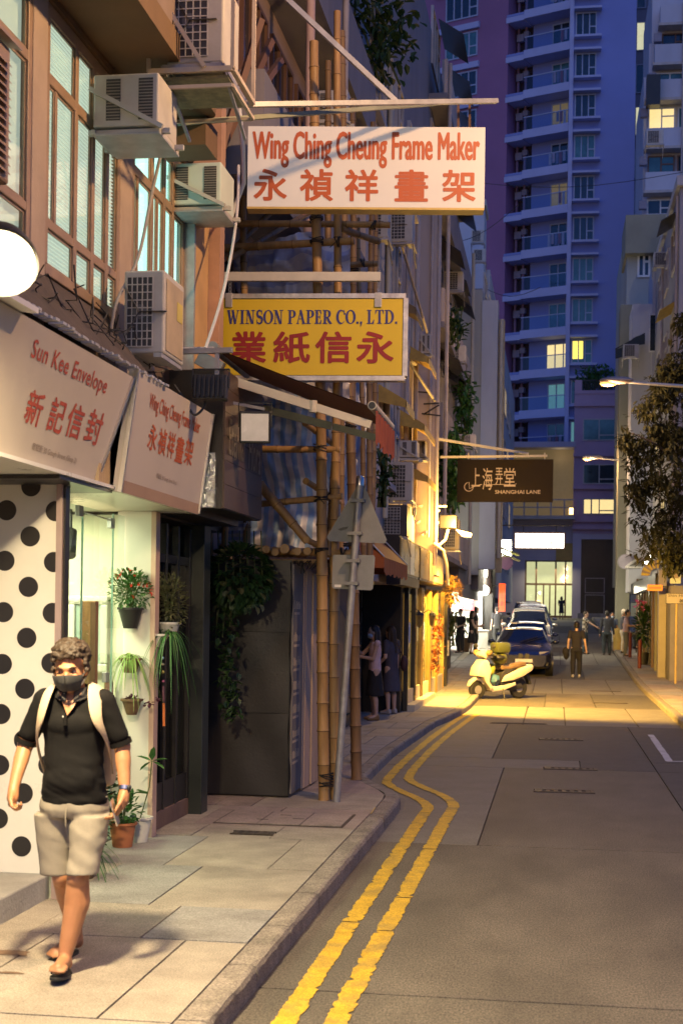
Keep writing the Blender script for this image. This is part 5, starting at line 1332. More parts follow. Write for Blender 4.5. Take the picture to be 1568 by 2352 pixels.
mb = MB(); mb.prism([(-3.343, 22.3, .75), (-3.343, 23.0, 1.35), (-3.343, 23.7, 1.1), (-3.343, 24.1, 1.4), (-3.343, 24.0, .8), (-3.343, 23.3, .55), (-3.343, 23.0, .95)], (.004, 0, 0)); mb.build('painted_shape', m_postblue, sp)
mb = MB(); mb.box(-3.33, -3.315, 22.8, 23.9, 1.35, 1.75); mb.build('menu_board', m_dark, sp)
mb = MB(); mb.box(-3.56, -3.30, 21.9, 24.3, KT - .01, .3); mb.build('plinth', m_dark, sp)
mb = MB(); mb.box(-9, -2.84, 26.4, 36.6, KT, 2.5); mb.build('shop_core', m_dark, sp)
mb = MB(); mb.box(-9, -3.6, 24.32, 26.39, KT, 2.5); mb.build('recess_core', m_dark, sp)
for i, y in enumerate((24.4, 24.8, 25.2, 25.6, 26.1)):
    mb = MB(); mb.box(-3.6, -3.545, y, y + .07, KT, 2.5); mb.build('dark_mullion', m_dark, sp); mb = MB(); mb.box(-3.543, -3.538, y + .01, y + .03, .4, 2.35); mb.build('chrome_strip', m_mirror, sp)
for i, (a, b) in enumerate(((26.85, 28.2), (28.45, 29.6), (29.9, 31.6), (31.9, 33.4), (33.7, 35.6))):
    mb = MB(); mb.box(-2.845, -2.82, a, b, .5, 2.35); mb.build('lit_showcase', mat('showcase_glow', (.5, .38, .14), .4, var=.4, scale=3, emit=.26, ecol=(1, .52, .10)), sp)
    mb = MB(); mb.box(-2.80, -2.795, a, b, .5, 2.35); mb.build('pane', m_pane, sp)
    for y in (a, b): mb = MB(); mb.box(-2.83, -2.74, y - .06, y + .06, KT, 2.52); mb.build('post', m_goldframe if i else m_dark, sp)
    mb = MB(); mb.box(-2.83, -2.76, a + .06, b - .06, KT, .5); mb.build('stall_riser', m_cream, sp)
    for k in range(2): mb = MB(); mb.box(-2.819, -2.806, a + .15 + .5 * k, a + .5 + .5 * k, .9 + .5 * k, 1.3 + .5 * k); mb.build('display', mat('display%d' % ((i + k) % 3), [(.6, .7, .8), (.15, .15, .3), (.7, .6, .3)][(i + k) % 3], .4, emit=.5, ecol=[(.6, .75, .9), (.2, .2, .45), (1, .7, .3)][(i + k) % 3]), sp)
mb = MB(); mb.box(-2.80, -2.60, 26.8, 31.5, KT - .01, .24); mb.build('door_step', m_cream, sp)
mb = MB(); mb.box(-2.84, -2.60, 24.0, 27.4, 2.46, 2.62); mb.build('dark_lintel', m_black, sp)
oa = T('orange_awning', 'orange fabric shop awning with scalloped edge behind the traffic sign', 'awning', (-2.6, 21.4, 2.8))
m_or = mat('fabric_orange', (.40, .11, .025), .8, var=.15)
mb = MB(); mb.grid(lambda a, b: (-3.15 + .75 * b, 20.0 + 3.2 * a, 3.30 - .55 * b ** 1.4), 8, 8); mb.build('fabric', m_or, oa, smooth=True)
mb = MB(); mb.grid(lambda a, b: (-2.40 + .01 * math.sin(a * 60), 20.0 + 3.2 * a, 2.75 - b * (.2 + .05 * abs(math.sin(a * math.pi * 6)))), 48, 2); mb.build('valance', m_or, oa)
for y in (20.0, 23.2):
    mb = MB(); mb.add([(-3.15, y, 3.30), (-2.40, y, 2.75), (-2.40, y, 2.6), (-3.15, y, 2.6)], [(0, 1, 2, 3)]); mb.build('side_panel', m_or, oa)
    mb = MB(); mb.tube([(-3.15, y - .01, 3.31), (-2.75, y - .01, 3.12), (-2.40, y - .01, 2.76)], .012, 6); mb.build('rib', m_galv, oa)
m_sbox = mat('sign_box_gold', (.48, .34, .10), .3, .2, var=.15, scale=3, coat=.5)
for i, (a, b, m) in enumerate(((24.0, 27.35, m_sbox), (27.6, 29.4, m_sbox), (29.55, 33.3, mat('sign_box_pale', (.58, .48, .24), .35, .1, var=.12)))):
    t = T('shop_sign_box', ['glossy gold sign box, first of the three over the yellow shops', 'gold sign box, middle of the three over the yellow shops', 'pale yellow sign box with small board, last of the three over the shops'][i], 'shop sign', (-2.7, (a + b) / 2, 2.62))
    mb = MB(); mb.box(-2.98, -2.62, a, b, 2.63, 3.30); mb.build('case', m_dark if i < 2 else m_sbox, t)
    mb = MB(); mb.box(-2.618, -2.60, a + .06, b - .06, 2.67, 3.26); mb.build('face', m, t)
    if i == 0: mb = MB(); mb.box(-2.598, -2.592, a + 1.6, a + 2.3, 2.68, 3.25); mb.build('mirror_panel', m_mirror, t)
    if i == 2: mb = MB(); mb.box(-2.598, -2.57, 30.6, 31.9, 2.82, 3.2); mb.build('small_board', mat('small_board', (.4, .36, .26), .6), t)
for i, (y, lab) in enumerate(((27.3, 'black wall lantern on the dark post of the yellow shops'), (30.2, 'black wall lantern farther along between the gold posts'))):
    t = T('wall_lantern', lab, 'lantern', (-2.6, y, 1.8), group='wall lanterns on the shopfronts')
    mb = MB(); mb.tube([(-2.76, y, 2.0), (-2.66, y, 2.06), (-2.58, y, 2.02)], .012, 6); mb.build('arm', m_black, t)
    mb = MB(); mb.lathe([(.02, 1.70), (.055, 1.74), (.08, 1.94)], (-2.58, y, 0), 6); mb.build('glass', mat('lantern_glass', (.22, .15, .05), .3), t)
    mb = MB(); mb.lathe([(.09, 1.94), (.06, 2.0), (.01, 2.03)], (-2.58, y, 0), 6); mb.build('cap', m_black, t)
t = T('dry_wreath', 'bunch of dried golden plants hung at the end of the shop signs', 'plant', (-2.5, 33.6, 2.5)); r = random.Random(77)
mb = MB()
for i in range(420): d = rdir(r); leaf(mb, Vector((-2.42, 33.8, 2.52)) + Vector((d.x * .2, d.y * .26, d.z * .34)) * r.random() ** .5, d + rdir(r) * .5, .11, .03)
mb.build('dry_leaves', L_dry, t)
t = T('dry_garland', 'reddish dried flower garland hanging down the gold shop post', 'plant', (-2.6, 32.0, 1.0)); mb = MB()
for i in range(170): f = r.random(); leaf(mb, Vector((-2.64 + r.uniform(-.1, .12), 32.0 + r.uniform(-.15, .15), 1.95 - 1.3 * f)), rdir(r), .12, .06)
mb.build('dry_leaves', leaf_mat('leaf_rust', (.28, .07, .02), (.45, .18, .05)), t)
# bracket flood lamp that lights the street
ML = onY(1062, 1219, 30.6)
ft = T('bracket_flood_lamp', 'glaring yellow bracket flood lamp above the shop signs', 'lamp', ML)
mb = MB(); a = onY(1010, 1183, 30.5); b = onY(1046, 1214, 30.5); mb.box(a.x, b.x + .02, 30.42, 30.85, b.z, a.z); mb.build('housing', m_black, ft, bevel=.02)
mb = MB(); mb.prism([onY(1046, 1216, 30.42), onY(1081, 1224, 30.42), onY(1078, 1232, 30.42), onY(1060, 1231, 30.42)], (0, .35, 0)); mb.build('reflector', emitm('flood_yellow', (1.0, .74, .28), 3), ft)
mb = MB()
for p, q in (((945, 1208), (1008, 1172)), ((968, 1230), (1010, 1196)), ((945, 1162), (1025, 1163))): mb.bar(onY(*p, 30.1), onY(*q, 30.5), .04)
mb.tube([onY(1028, 1216, 30.4), onY(1022, 1240, 30.4), onY(1008, 1252, 30.3), onY(995, 1248, 30.2)], .03, 8); mb.build('arm', m_cream, ft)
mb = MB(); mb.tube([onY(995, 1248, 30.2), onY(1018, 1265, 30.2), onY(1026, 1300, 30.2), onY(1028, 1345, 30.2)], .03, 8); mb.build('cable', m_cream, ft)
lamp('flood_light', 'SPOT', ML + Vector((.15, .0, -.05)), 9500, (1.0, .54, .09), ft, aim=ML + Vector((1.6, 1.6, -3.7)), size=.12, spot=130, blend=.3)
lamp('spill_light', 'POINT', ML + Vector((-.1, -.45, .1)), 300, (1.0, .56, .12), ft, size=.1)
ac_outdoor('tan condenser lit from the side below the bracket flood lamp', onY(1036, 1262, 33.0), 0, .36, .70, .4, body=mat('ac_tan', (.5, .42, .26), .5))

# ------------------------------------------------------------------ dark Shanghai sign across the street
m_sbrown = mat('sign_brown_dark', (.016, .011, .008), .7, var=.1, scale=3, spec=.15); m_stext = mat('sign_text_pale', (.42, .34, .29), .5, var=.1)
a, b = onY(1050, 1057, 33.0), onY(1270, 1053, 33.0); a.z = b.z = (a.z + b.z) / 2; u = (b - a); W = u.length; u.normalize(); Hs = .98
ss = T('hanging_sign', 'dark brown hanging sign with pale Chinese characters and SHANGHAI LANE', 'hanging sign', a.lerp(b, .5) - Vector((0, 0, Hs)))
sign_box(ss, a, u, W, Hs, .12, m_sbrown)
for ch, f, w_, z0, z1 in (('上', .15, .09, .36, .80), ('海', .265, .105, .28, .80), ('弄', .40, .075, .40, .80), ('堂', .49, .12, .36, .80)): sign_text(ss, a, u, W, Hs, ch, m_stext, f, f + w_, z0, z1, .0)
sign_text(ss, a, u, W, Hs, 'SHANGHAI LANE', m_stext, .40, .87, .19, .275, .012)
nn = Vector((u.y, -u.x, 0)) * .005; O = a - Vector((0, 0, Hs)) + nn
def sp_(fx, fz): return O + u * (W * fx) + Vector((0, 0, Hs * fz))
mb = MB(); pts = [sp_(.13 - .055 * math.cos(t) * (.35 + .12 * t / 1.2), .34 + .11 * math.sin(t) * (.35 + .12 * t / 1.2)) for t in [2.5 + i * .35 for i in range(16)]] + [sp_(.13, .31), sp_(.19, .37), sp_(.26, .41)]
mb.tube(pts, .011, 5); mb.tube([sp_(.28, .40), sp_(.45, .41), sp_(.60, .40), sp_(.62, .43)], .008, 5); mb.build('flourish', m_stext, ss)
mb = MB(); mb.bar(onY(985, 1005, 31.3), onY(1212, 1042, 33.1), .05); mb.bar(onY(1010, 1050, 32.0), onY(1255, 1047, 33.06), .05)
for x in (1075, 1250): mb.bar(onY(x, 1040, 33.06), onY(x, 1060, 33.06), .03)
mb.build('carrier_bars', m_cream, ss)

# ------------------------------------------------------------------ fourth and fifth buildings on the left
b4 = T('balcony_building', 'tenement with dark balcony canopies and creepers behind the brown sign', 'building', (-3.3, 40, KT))
mb = MB(); mb.box(-11, -3.35, 31.3, 47.6, 2.9, 17); mb.build('wall', m_greyblue, b4)
mb = MB(); mb.box(-11, -3.3, 36.6, 45.8, KT, 2.9); mb.build('shopfront_wall', mat('shutter_brown', (.12, .08, .05), .6, var=.2), b4)
for k in range(5):
    z = 3.6 + 2.9 * k
    mb = MB(); mb.box(-3.35, -2.88, 36.0, 47.4, z - .15, z); mb.build('balcony_slab', m_greyblue, b4)
    mb = MB(); mb.box(-2.96, -2.88, 36.0, 47.4, z, z + .85); mb.build('balcony_parapet', m_greyblue if k % 2 else m_pier, b4)
    for i in range(3):
        fwin(b4, (-3.35, 37.6 + 3.6 * i, z + 1.7), 2.2, 1.5, (1, 0, 0), m_ledge, m_glassd, cols=3)
        if k > 0: mb = MB(); y = 38 + 3.4 * i; mb.prism([(-3.3, y, z + 2.7), (-3.3, y + 2, z + 2.7), (-2.62 - .05 * i, y + 2, z + 2.25), (-2.62 - .05 * i, y, z + 2.25)], (0, 0, .03)); mb.build('canopy', m_dark, b4)
pipe(b4, [(-2.82, 36.2, 3), (-2.82, 36.2, 16)], .05); pipe(b4, [(-2.84, 47.4, 3), (-2.84, 47.4, 14)], .06, m_cream)
for i, (x, y, w_, h_, lab) in enumerate(((1040, 668, .55, .55, 'pale condenser under the dark stepped canopies right of the pier'), (1040, 830, .7, .45, 'condenser on the balcony building below the hanging flower pots'), (1070, 1030, .5, .4, 'small unit on the balcony building left of the brown sign'))):
    ac_outdoor(lab, onY(x, y, 40), 0, w_, h_, .4)
r = random.Random(55)
def creeper(label, c, rad, n, size, m, name='creeper'):
    t = T(name, label, 'plant', c - Vector((0, 0, rad[2]))); mb = MB()
    for i in range(n):
        cl_ = rdir(r); q = c + Vector((cl_.x * rad[0], cl_.y * rad[1], cl_.z * rad[2])) * r.random() ** .45
        q += Vector((0, 0, .1 * noise.noise(q * 3)))
        leaf(mb, q, rdir(r) + Vector((0, 0, -.4)), size * r.uniform(.6, 1.3), size * .5)
    mb.build('foliage', m, t); mb = MB()
    for i in range(6): mb.tube([c + Vector((r.uniform(-.6, .6) * rad[0], 0, -rad[2])), c + Vector((r.uniform(-.5, .5) * rad[0], 0, 0)), c + Vector((r.uniform(-.8, .8) * rad[0], 0, rad[2] * .8))], .02, 5)
    mb.build('stems', m_stem, t); return t
creeper('green creeper growing up the wall just left of the brown hanging sign', onY(1040, 1075, 38), (.42, .6, 1.2), 420, .26, L_green)
creeper('slim leafy sapling sprouting between the pier and the white column', onY(1068, 930, 42), (.30, .5, 1.1), 220, .26, L_green)
creeper('pots of trailing plants hanging under the dark canopies', onY(1045, 745, 38), (.28, .4, .55), 160, .2, L_dark)
creeper('dark tree branch overhanging at the top of the photo behind the diagonal bar', onY(860, 80, 22), (.75, .8, .8), 330, .2, L_dark, 'tree_branch')
creeper('small creeper clinging to the stained wall above the traffic sign', onY(880, 1090, 21.5), (.13, .2, .5), 90, .14, L_dark)

b5 = T('white_column_building', 'white painted block with broad two tone corner column beyond the brown sign', 'building', (-2.8, 55, gz(50)))
mb = MB(); mb.box(-3.5, -2.68, 50, 50.6, 3.4, 13.4); mb.build('column', mat('column_beige', (.44, .43, .38), .85, var=.15, scale=.8, stain=.5, stcol=(.28, .25, .2), aniso=(1, 1, .3)), b5)
mb = MB(); mb.box(-2.675, -2.12, 49.95, 50.7, 3.6, 13.0); mb.build('column', mat('column_white', (.56, .57, .60), .85, var=.12, scale=.8, stain=.4, stcol=(.34, .33, .33), aniso=(1, 1, .3)), b5)
mb = MB(); mb.box(-12, -2.72, 50.72, 66, 2.9, 13.6); mb.build('wall', m_greyblue, b5)
mb = MB(); mb.box(-12, -3.0, 62, 100, 2.9, 17); mb.build('rear_wall', mat('wall_pale_blue', (.48, .50, .55), .85, var=.12, scale=.6, stain=.3, stcol=(.3, .3, .32)), b5)
pipe(b5, [(-2.0, 50.3, 4), (-2.0, 50.3, 12.4)], .07, m_cream); mb = MB(); mb.box(-2.1, -1.9, 50.35, 50.9, 3.5, 12.4); mb.build('pipe_chase', mat('chase_ochre', (.45, .36, .22), .8, var=.2), b5)
for k in range(4):
    z = 4.0 + 2.9 * k
    for i in range(3): fwin(b5, (-2.72, 52.5 + 3.2 * i, z + 1), 1.8, 1.4, (1, 0, 0), m_ledge, m_glassd)
    for i in range(6): fwin(b5, (-3.0, 68 + 4.5 * i, z + 1.4), 2.4, 1.5, (1, 0, 0), m_ledge, m_glasst if (i + k) % 3 else m_lit)
wb = T('white_tower_block', 'pale blue white block rising behind the dark canopies', 'building', (-4, 58, gz(58)))
a0, a1 = onY(1045, 480, 62), onY(1112, 480, 62)
mb = MB(); mb.box(-14, a1.x + .1, 60, 61.9, 13.7, 19.2); mb.build('wall', mat('wall_bluewhite', (.50, .54, .62), .85, var=.1, scale=.6, stain=.3, stcol=(.3, .32, .36)), wb)
mb = MB(); mb.box(-14, a1.x + .18, 59.9, 62.2, 19.2, 19.45); mb.build('cornice', m_ledge, wb)
for k in range(2): fwin(wb, (a1.x - 1.6, 60, 15.2 + 2.4 * k), 1.1, 1.2, (0, -1, 0), m_ledge, m_glasst)
for i, (x, y, lab) in enumerate(((1100, 600, 'condenser on the right edge of the pale blue block'), (1096, 556, 'upper condenser near the roof of the pale blue block'))): ac_outdoor(lab, onY(x, y, 58), 0, .5, .5, .4)
# ================================================================== LEFT, FARTHER SHOPS
os_ = T('open_shop', 'brightly lit open shop on the left where two people stand', 'shop', (-3.4, 50, gz(50)))
g0 = gz(50)
mb = MB(); mb.box(-7, -6.9, 45.8, 60, g0 - .3, 3.6); mb.box(-7, -3.02, 60, 60.1, g0, 3.6); mb.box(-7, -3.35, 45.9, 46.0, g0 - .3, 3.6); mb.build('inner_wall', mat('shop_white', (.7, .68, .6), .7, var=.05), os_)
mb = MB(); mb.box(-6.9, -3.4, 46, 59.9, 3.4, 3.46); mb.build('lit_ceiling', emitm('ceiling_glow', (1.0, .95, .72), 1.8), os_)
mb = MB(); mb.hexa([(-6.9, 46, gz(46)), (-3.4, 46, gz(46)), (-3.4, 59.9, gz(60)), (-6.9, 59.9, gz(60)), (-6.9, 46, gz(46) + .14), (-3.4, 46, gz(46) + .14), (-3.4, 59.9, gz(60) + .14), (-6.9, 59.9, gz(60) + .14)]); mb.build('floor', m_pave3, os_)
for i in range(3):
    mb = MB(); mb.box(-6.85, -6.5, 47 + i * 2.8, 49 + i * 2.8, 1.2 + .1 * i, 2.4); mb.build('shelf', mat('shelf_warm', (.5, .4, .2), .6, var=.5, scale=6), os_)
mb = MB(); mb.box(-3.3, -2.62, 60.3, 62.4, g0, 5.0); mb.build('dark_pillar', m_dark, os_)
mb = MB(); mb.box(-3.4, -2.98, 44.6, 55.4, 2.95, 3.02); mb.box(-3.0, -2.97, 44.6, 55.4, 2.55, 3.0); mb.build('grey_valance', mat('valance_grey', (.16, .16, .18), .8, var=.15), os_)
mb = MB(); mb.box(-3.5, -3.0, 44.6, 56, 3.02, 3.5); mb.build('fascia', m_greyblue, os_)
lamp('shop_light', 'AREA', (-4.2, 57.2, 3.3), 1100, (1, .95, .80), os_, aim=(-3.6, 60, 1.6), size=1.6)
lamp('door_light', 'POINT', (-3.15, 57.5, 2.7), 60, (1, .93, .70), os_, size=.2)
t = T('notice', 'red notice panel with white lines inside the bright open shop', 'notice', (-3.3, 59.8, 2)); p, q = onY(1060, 1378, 59.8), onY(1088, 1402, 59.8)
mb = MB(); mb.box(p.x, q.x, 59.8, 59.83, q.z, p.z); mb.build('board', mat('notice_red', (.62, .05, .07), .5, var=.1, emit=.35, ecol=(.9, .08, .12)), t)
for i in range(4): mb = MB(); zz_ = p.z - (p.z - q.z) * (.2 + .2 * i); mb.box(p.x + .08, q.x - .08 - .05 * (i % 2), 59.79, 59.799, zz_ - .02, zz_ + .02); mb.build('white_line', m_white, t)
t = T('sign_board_lit', 'white glowing vertical sign box over the open shop', 'shop sign', onY(1105, 1300, 54))
p, q = onY(1090, 1268, 54), onY(1118, 1325, 54)
mb = MB(); mb.box(p.x, q.x, 54, 54.15, q.z, p.z); mb.build('case', mat('box_pale', (.5, .5, .38), .5, emit=.35, ecol=(1, .95, .6)), t)
mb = MB(); mb.box(q.x - .1, q.x + .01, 53.97, 54.0, q.z, p.z); mb.build('bright_edge', emitm('edge_glow', (1, .97, .75), 5), t)
t = T('globe_lamp', 'round glowing globe lamp beside the dark pillar', 'lamp', onY(1110, 1356, 55)); mb = MB(); mb.ball(onY(1111, 1356, 55), .2, 14, 10); mb.build('globe', emitm('globe_glow', (1, .95, .75), 6), t, smooth=True); mb = MB(); mb.bar(onY(1111, 1356, 55), onY(1095, 1345, 55.2), .04); mb.build('bracket', m_dark, t)
t = T('red_light_box', 'tall narrow red lit sign box with dark characters', 'shop sign', onY(1152, 1405, 60)); p, q = onY(1145, 1340, 60), onY(1159, 1405, 60)
mb = MB(); mb.box(p.x, q.x, 60, 60.2, q.z, p.z); mb.build('case', emitm('red_glow', (1.0, .09, .012), .75), t)
for i, ch in enumerate('小食'):
    zz_ = p.z - (p.z - q.z) * (.45 + .26 * i); write(ch, m_dark, t, (p.x + .05, 59.99, zz_ - .1), (1, 0, 0), (0, 0, 1), .16, .2, .01, name='character')
mb = MB(); mb.bar((p.x, 60.1, p.z - .1), (-3.0, 60.1, p.z - .1), .04); mb.build('bracket', m_dark, t)
t = T('twin_flood_lamp', 'glaring white flood lamps on the slanted awning frame far left', 'lamp', onY(1160, 1258, 56)); p = onY(1160, 1258, 56)
mb = MB(); mb.box(p.x - .18, p.x + .2, 56, 56.12, p.z - .3, p.z + .3); mb.build('lens', emitm('far_flood', (1, .96, .8), 16), t)
mb = MB(); mb.box(p.x - .22, p.x + .24, 56.13, 56.25, p.z - .34, p.z + .34); mb.build('housing', m_black, t)
lamp('flood_light', 'POINT', p + Vector((.1, -.4, -.1)), 420, (1, .88, .6), t, size=.2)
t = T('awning_frame', 'slanted lime lit awning frame arms under the far flood lamps', 'awning', onY(1140, 1260, 54)); m_lime = mat('lime_paint', (.5, .52, .2), .5, var=.1)
for p, q in (((1095, 1235), (1190, 1275)), ((1090, 1248), (1192, 1288))):
    mb = MB(); mb.bar(onY(*p, 53.5), onY(*q, 55.5), .1, .06); mb.build('arm', m_lime, t)
mb = MB(); mb.prism([onY(1040, 1262, 53), onY(1100, 1268, 53.5), onY(1100, 1276, 53.5), onY(1040, 1282, 53)], (0, 3, 0)); mb.build('canopy_edge', mat('canopy_dark', (.07, .045, .03), .7), t)
t = T('disc_sign', 'round purple disc sign on a bracket below the far flood lamps', 'sign', onY(1162, 1293, 55)); p = onY(1162, 1293, 55)
mb = MB(); mb.lathe([(.001, -.04), (.26, -.04), (.26, .04), (.001, .04)], p, 24, 'Y'); mb.build('disc', mat('disc_purple', (.30, .16, .30), .5, var=.1), t); mb = MB(); mb.bar(p + Vector((-.26, 0, 0)), (-2.7, 55, p.z), .04); mb.build('bracket', m_galv, t)
t = T('waste_bin', 'white plastic bin standing beside the dark pillar', 'bin', onG(1108, 1492, KT)); p = onG(1108, 1490, KT)
mb = MB(); mb.hexa([(p.x - .18, p.y - .15, p.z), (p.x + .18, p.y - .15, p.z), (p.x + .18, p.y + .15, p.z), (p.x - .18, p.y + .15, p.z), (p.x - .22, p.y - .19, p.z + .7), (p.x + .22, p.y - .19, p.z + .7), (p.x + .22, p.y + .19, p.z + .7), (p.x - .22, p.y + .19, p.z + .7)]); mb.build('bucket', m_potwhite, t, bevel=.02)
mb = MB(); mb.box(p.x - .24, p.x + .24, p.y - .21, p.y + .21, p.z + .70, p.z + .76); mb.build('lid', m_potwhite, t, bevel=.015)
p = onG(1063, 1497, KT); t = T('planter', 'brown square planter with shrub before the open shop', 'planter', p)
mb = MB(); s0, s1, hh = .22, .32, .55; mb.hexa([(p.x - s0, p.y - s0, p.z), (p.x + s0, p.y - s0, p.z), (p.x + s0, p.y + s0, p.z), (p.x - s0, p.y + s0, p.z), (p.x - s1, p.y - s1, p.z + hh), (p.x + s1, p.y - s1, p.z + hh), (p.x + s1, p.y + s1, p.z + hh), (p.x - s1, p.y + s1, p.z + hh)]); mb.build('tub', m_potbrown, t, bevel=.02)
bushy(t, p + Vector((0, 0, .95)), (.35, .3, .42), 140, .16, L_dark, r, 6)
creeper('wispy dark shrub at the corner where the yellow shops end', onY(1038, 1440, 44), (.2, .3, .6), 90, .14, L_dark)
p = onG(1030, 1535, KT); t = T('black_door_side', 'dark doorway slab at the end of the yellow shops', 'door', p)
mb = MB(); mb.box(-3.3, -2.75, 36.7, 37.1, KT, 2.6); mb.build('panel', m_dark, t); mb = MB(); mb.box(-2.74, -2.70, 36.75, 36.85, .9, 1.3); mb.build('handle', m_galv, t)

# ================================================================== STREET END: lit shopfront, pink house
YE = 104.0; GE = 1.93
es = T('street_end_shop', 'pale building with lit glass doors closing the far end of the street', 'building', (-1, YE, GE))
m_lilac = mat('wall_lilac', (.46, .43, .52), .85, var=.1, scale=.4, stain=.25, stcol=(.3, .28, .33)); m_pinkh = mat('wall_pink_house', (.47, .33, .44), .85, var=.12, scale=.4, bump=.05, stain=.35, stcol=(.28, .2, .27))
p = onY(1205, 1290, YE); q = onY(1316, 1420, YE); x0, x1, zt_ = p.x, q.x, p.z
mb = MB(); mb.box(-9, x0, YE, YE + .4, GE - .5, 9.0); mb.box(x0, x1 - .02, YE, YE + .4, zt_ + .1, 9.0); mb.build('wall', m_lilac, es)
mb = MB(); mb.box(x0 + 2.2, x1 - .03, YE - .05, YE - .002, zt_ + .1, zt_ + 1.35); mb.build('ochre_fascia', mat('fascia_ochre', (.5, .34, .1), .7, var=.1), es)
mb = MB(); mb.box(x0, x1, YE + 1.5, YE + 1.6, GE, zt_ + .1); mb.build('lit_interior', mat('end_glow', (.6, .55, .35), .6, var=.25, scale=.8, emit=.42, ecol=(1, .86, .45)), es)
xs = [x0, x0 + .75, x0 + 2.15, x0 + 2.85, x1]
for x in xs[:-1] + [x1 - .12]:
    mb = MB(); mb.box(x, x + .12, YE, YE + .15, GE, zt_ + .1); mb.build('door_frame', mat('frame_brown', (.14, .08, .05), .5), es)
for z in (GE + .02, GE + 2.35, zt_):
    mb = MB(); mb.box(x0 + .12, x1 - .12, YE + .005, YE + .14, z, z + .14); mb.build('rail', MATS['frame_brown'], es)
for a, b in zip(xs[:-1], xs[1:]):
    for z0, z1 in ((GE + .16, GE + 2.35), (GE + 2.49, zt_)): mb = MB(); mb.box(a + .12, b, YE + .07, YE + .08, z0, z1); mb.build('pane', m_pane, es)
for x in (x0 + 1.3, x0 + 1.75): mb = MB(); mb.box(x, x + .1, YE + .02, YE + .12, GE + .16, GE + 2.35); mb.build('door_stile', MATS['frame_brown'], es)
mb = MB(); mb.box(x0 - 3.0, x1, YE - 1.0, YE, 9.0, 9.25); mb.build('terrace_slab', m_ledge, es)
for i in range(9):
    x = x0 - 3 + i * .95; mb = MB(); mb.box(x, x + .1, YE - 1, YE - .9, 9.25, 10.4); mb.build('baluster_post', m_ledge, es)
for z in (9.8, 10.35): mb = MB(); mb.box(x0 - 3, x1, YE - .98, YE - .92, z, z + .08); mb.build('railing', m_ledge, es)
mb = MB(); mb.box(-9, x1, YE + 1.0, YE + 1.4, 9.25, 14.2); mb.build('recess_wall', mat('recess_brown', (.13, .09, .07), .7, var=.3, scale=.6, emit=.05, ecol=(1, .7, .3)), es)
mb = MB(); mb.box(-9, x1, YE - .6, YE + 1.4, 14.2, 14.6); mb.build('recess_ceiling', m_lilac, es)
lamp('recess_light', 'POINT', (0.2, YE + .3, 13.6), 5, (1, .8, .4), es, size=.2)
lamp('door_light', 'AREA', (-.5, YE - .6, 5.6), 90, (1, .85, .5), es, aim=(-.5, YE - 2, 0), size=2)
t = T('lit_sign_box', 'white glowing horizontal sign box hanging before the street end', 'hanging sign', onY(1238, 1262, 80)); p, q = onY(1180, 1222, 80), onY(1297, 1262, 80)
mb = MB(); mb.box(p.x, q.x, 80, 80.3, q.z, p.z); mb.build('case', mat('box_brown', (.2, .1, .05), .5), t)
mb = MB(); mb.box(p.x + .08, q.x - .08, 79.97, 79.999, q.z + .08, p.z - .08); mb.build('face', emitm('signbox_glow', (1, .95, .85), 3.2), t)
mb = MB()
for i, hh in enumerate((.18, .4, .22, .2, .35, .15)): mb.box(q.x - .95 + i * .14, q.x - .87 + i * .14, 79.96, 79.969, q.z + .1, q.z + .1 + hh)
mb.build('skyline_mark', mat('mark_orange', (.7, .35, .05), .5, emit=.8, ecol=(1, .6, .15)), t)
for x in (p.x + .5, q.x - .5): mb = MB(); mb.bar((x, 80.15, p.z), (x, 80.15, p.z + .35), .04); mb.build('hanger', m_dark, t)
mb = MB(); mb.bar((-3.4, 80.15, p.z + .38), (q.x + .2, 80.15, p.z + .38), .06); mb.build('carrier_bar', m_dark, t)
t = T('wall_lamp', 'small warm wall lamp at the corner of the pink house', 'lamp', onY(1311, 1173, YE - .2)); p = onY(1311, 1173, YE - .2); mb = MB(); mb.box(p.x - .15, p.x + .15, p.y, p.y + .15, p.z - .25, p.z + .25); mb.build('shade', emitm('small_lamp', (1, .62, .18), 4), t); mb = MB(); mb.box(p.x - .05, p.x + .05, p.y + .15, p.y + .3, p.z - .1, p.z + .1); mb.build('bracket', m_dark, t)
ph = T('pink_house', 'narrow pink house with planted roof at the end of the street', 'building', (2.7, YE - .5, GE))
p, q = onY(1316, 905, YE - .5), onY(1418, 905, YE - .5); x0, x1, ztop = p.x + .1, q.x + .6, p.z
mb = MB(); mb.box(x0, x1, YE - .5, YE + 8, 8.0, ztop); mb.build('wall', m_pinkh, ph)
mb = MB(); mb.box(x0, x0 + .6, YE - .52, YE + 8, GE - .3, 8.0); mb.box(x0 + .6, x1, YE - .45, YE + .5, 7.6, 8.0); mb.build('ground_wall', mat('wall_lilac_pale', (.52, .48, .58), .85, var=.1, scale=.4), ph)
mb = MB(); mb.box(x0 + .6, x1, YE - .3, YE + .2, GE - .2, 7.6); mb.build('dark_shopfront', m_dark, ph)
for a, b, c, d in ((x0 + .9, x0 + 2.3, GE + 1.8, GE + 2.9), (x0 + .9, x0 + 2.3, GE + .2, GE + 1.7)):
    mb = MB()
    for u0, u1, v0, v1 in ((a, b, c, c + .06), (a, b, d - .06, d), (a, a + .06, c + .06, d - .06), (b - .06, b, c + .06, d - .06)): mb.box(u0, u1, YE - .36, YE - .301, v0, v1)
    mb.build('door_frame', mat('frame_grey', (.3, .28, .3), .5), ph)
mb = MB(); mb.box(x0 + .4, x1, YE - 1.3, YE - .4, GE - .3, GE + .35); mb.build('front_step', m_conc, ph)
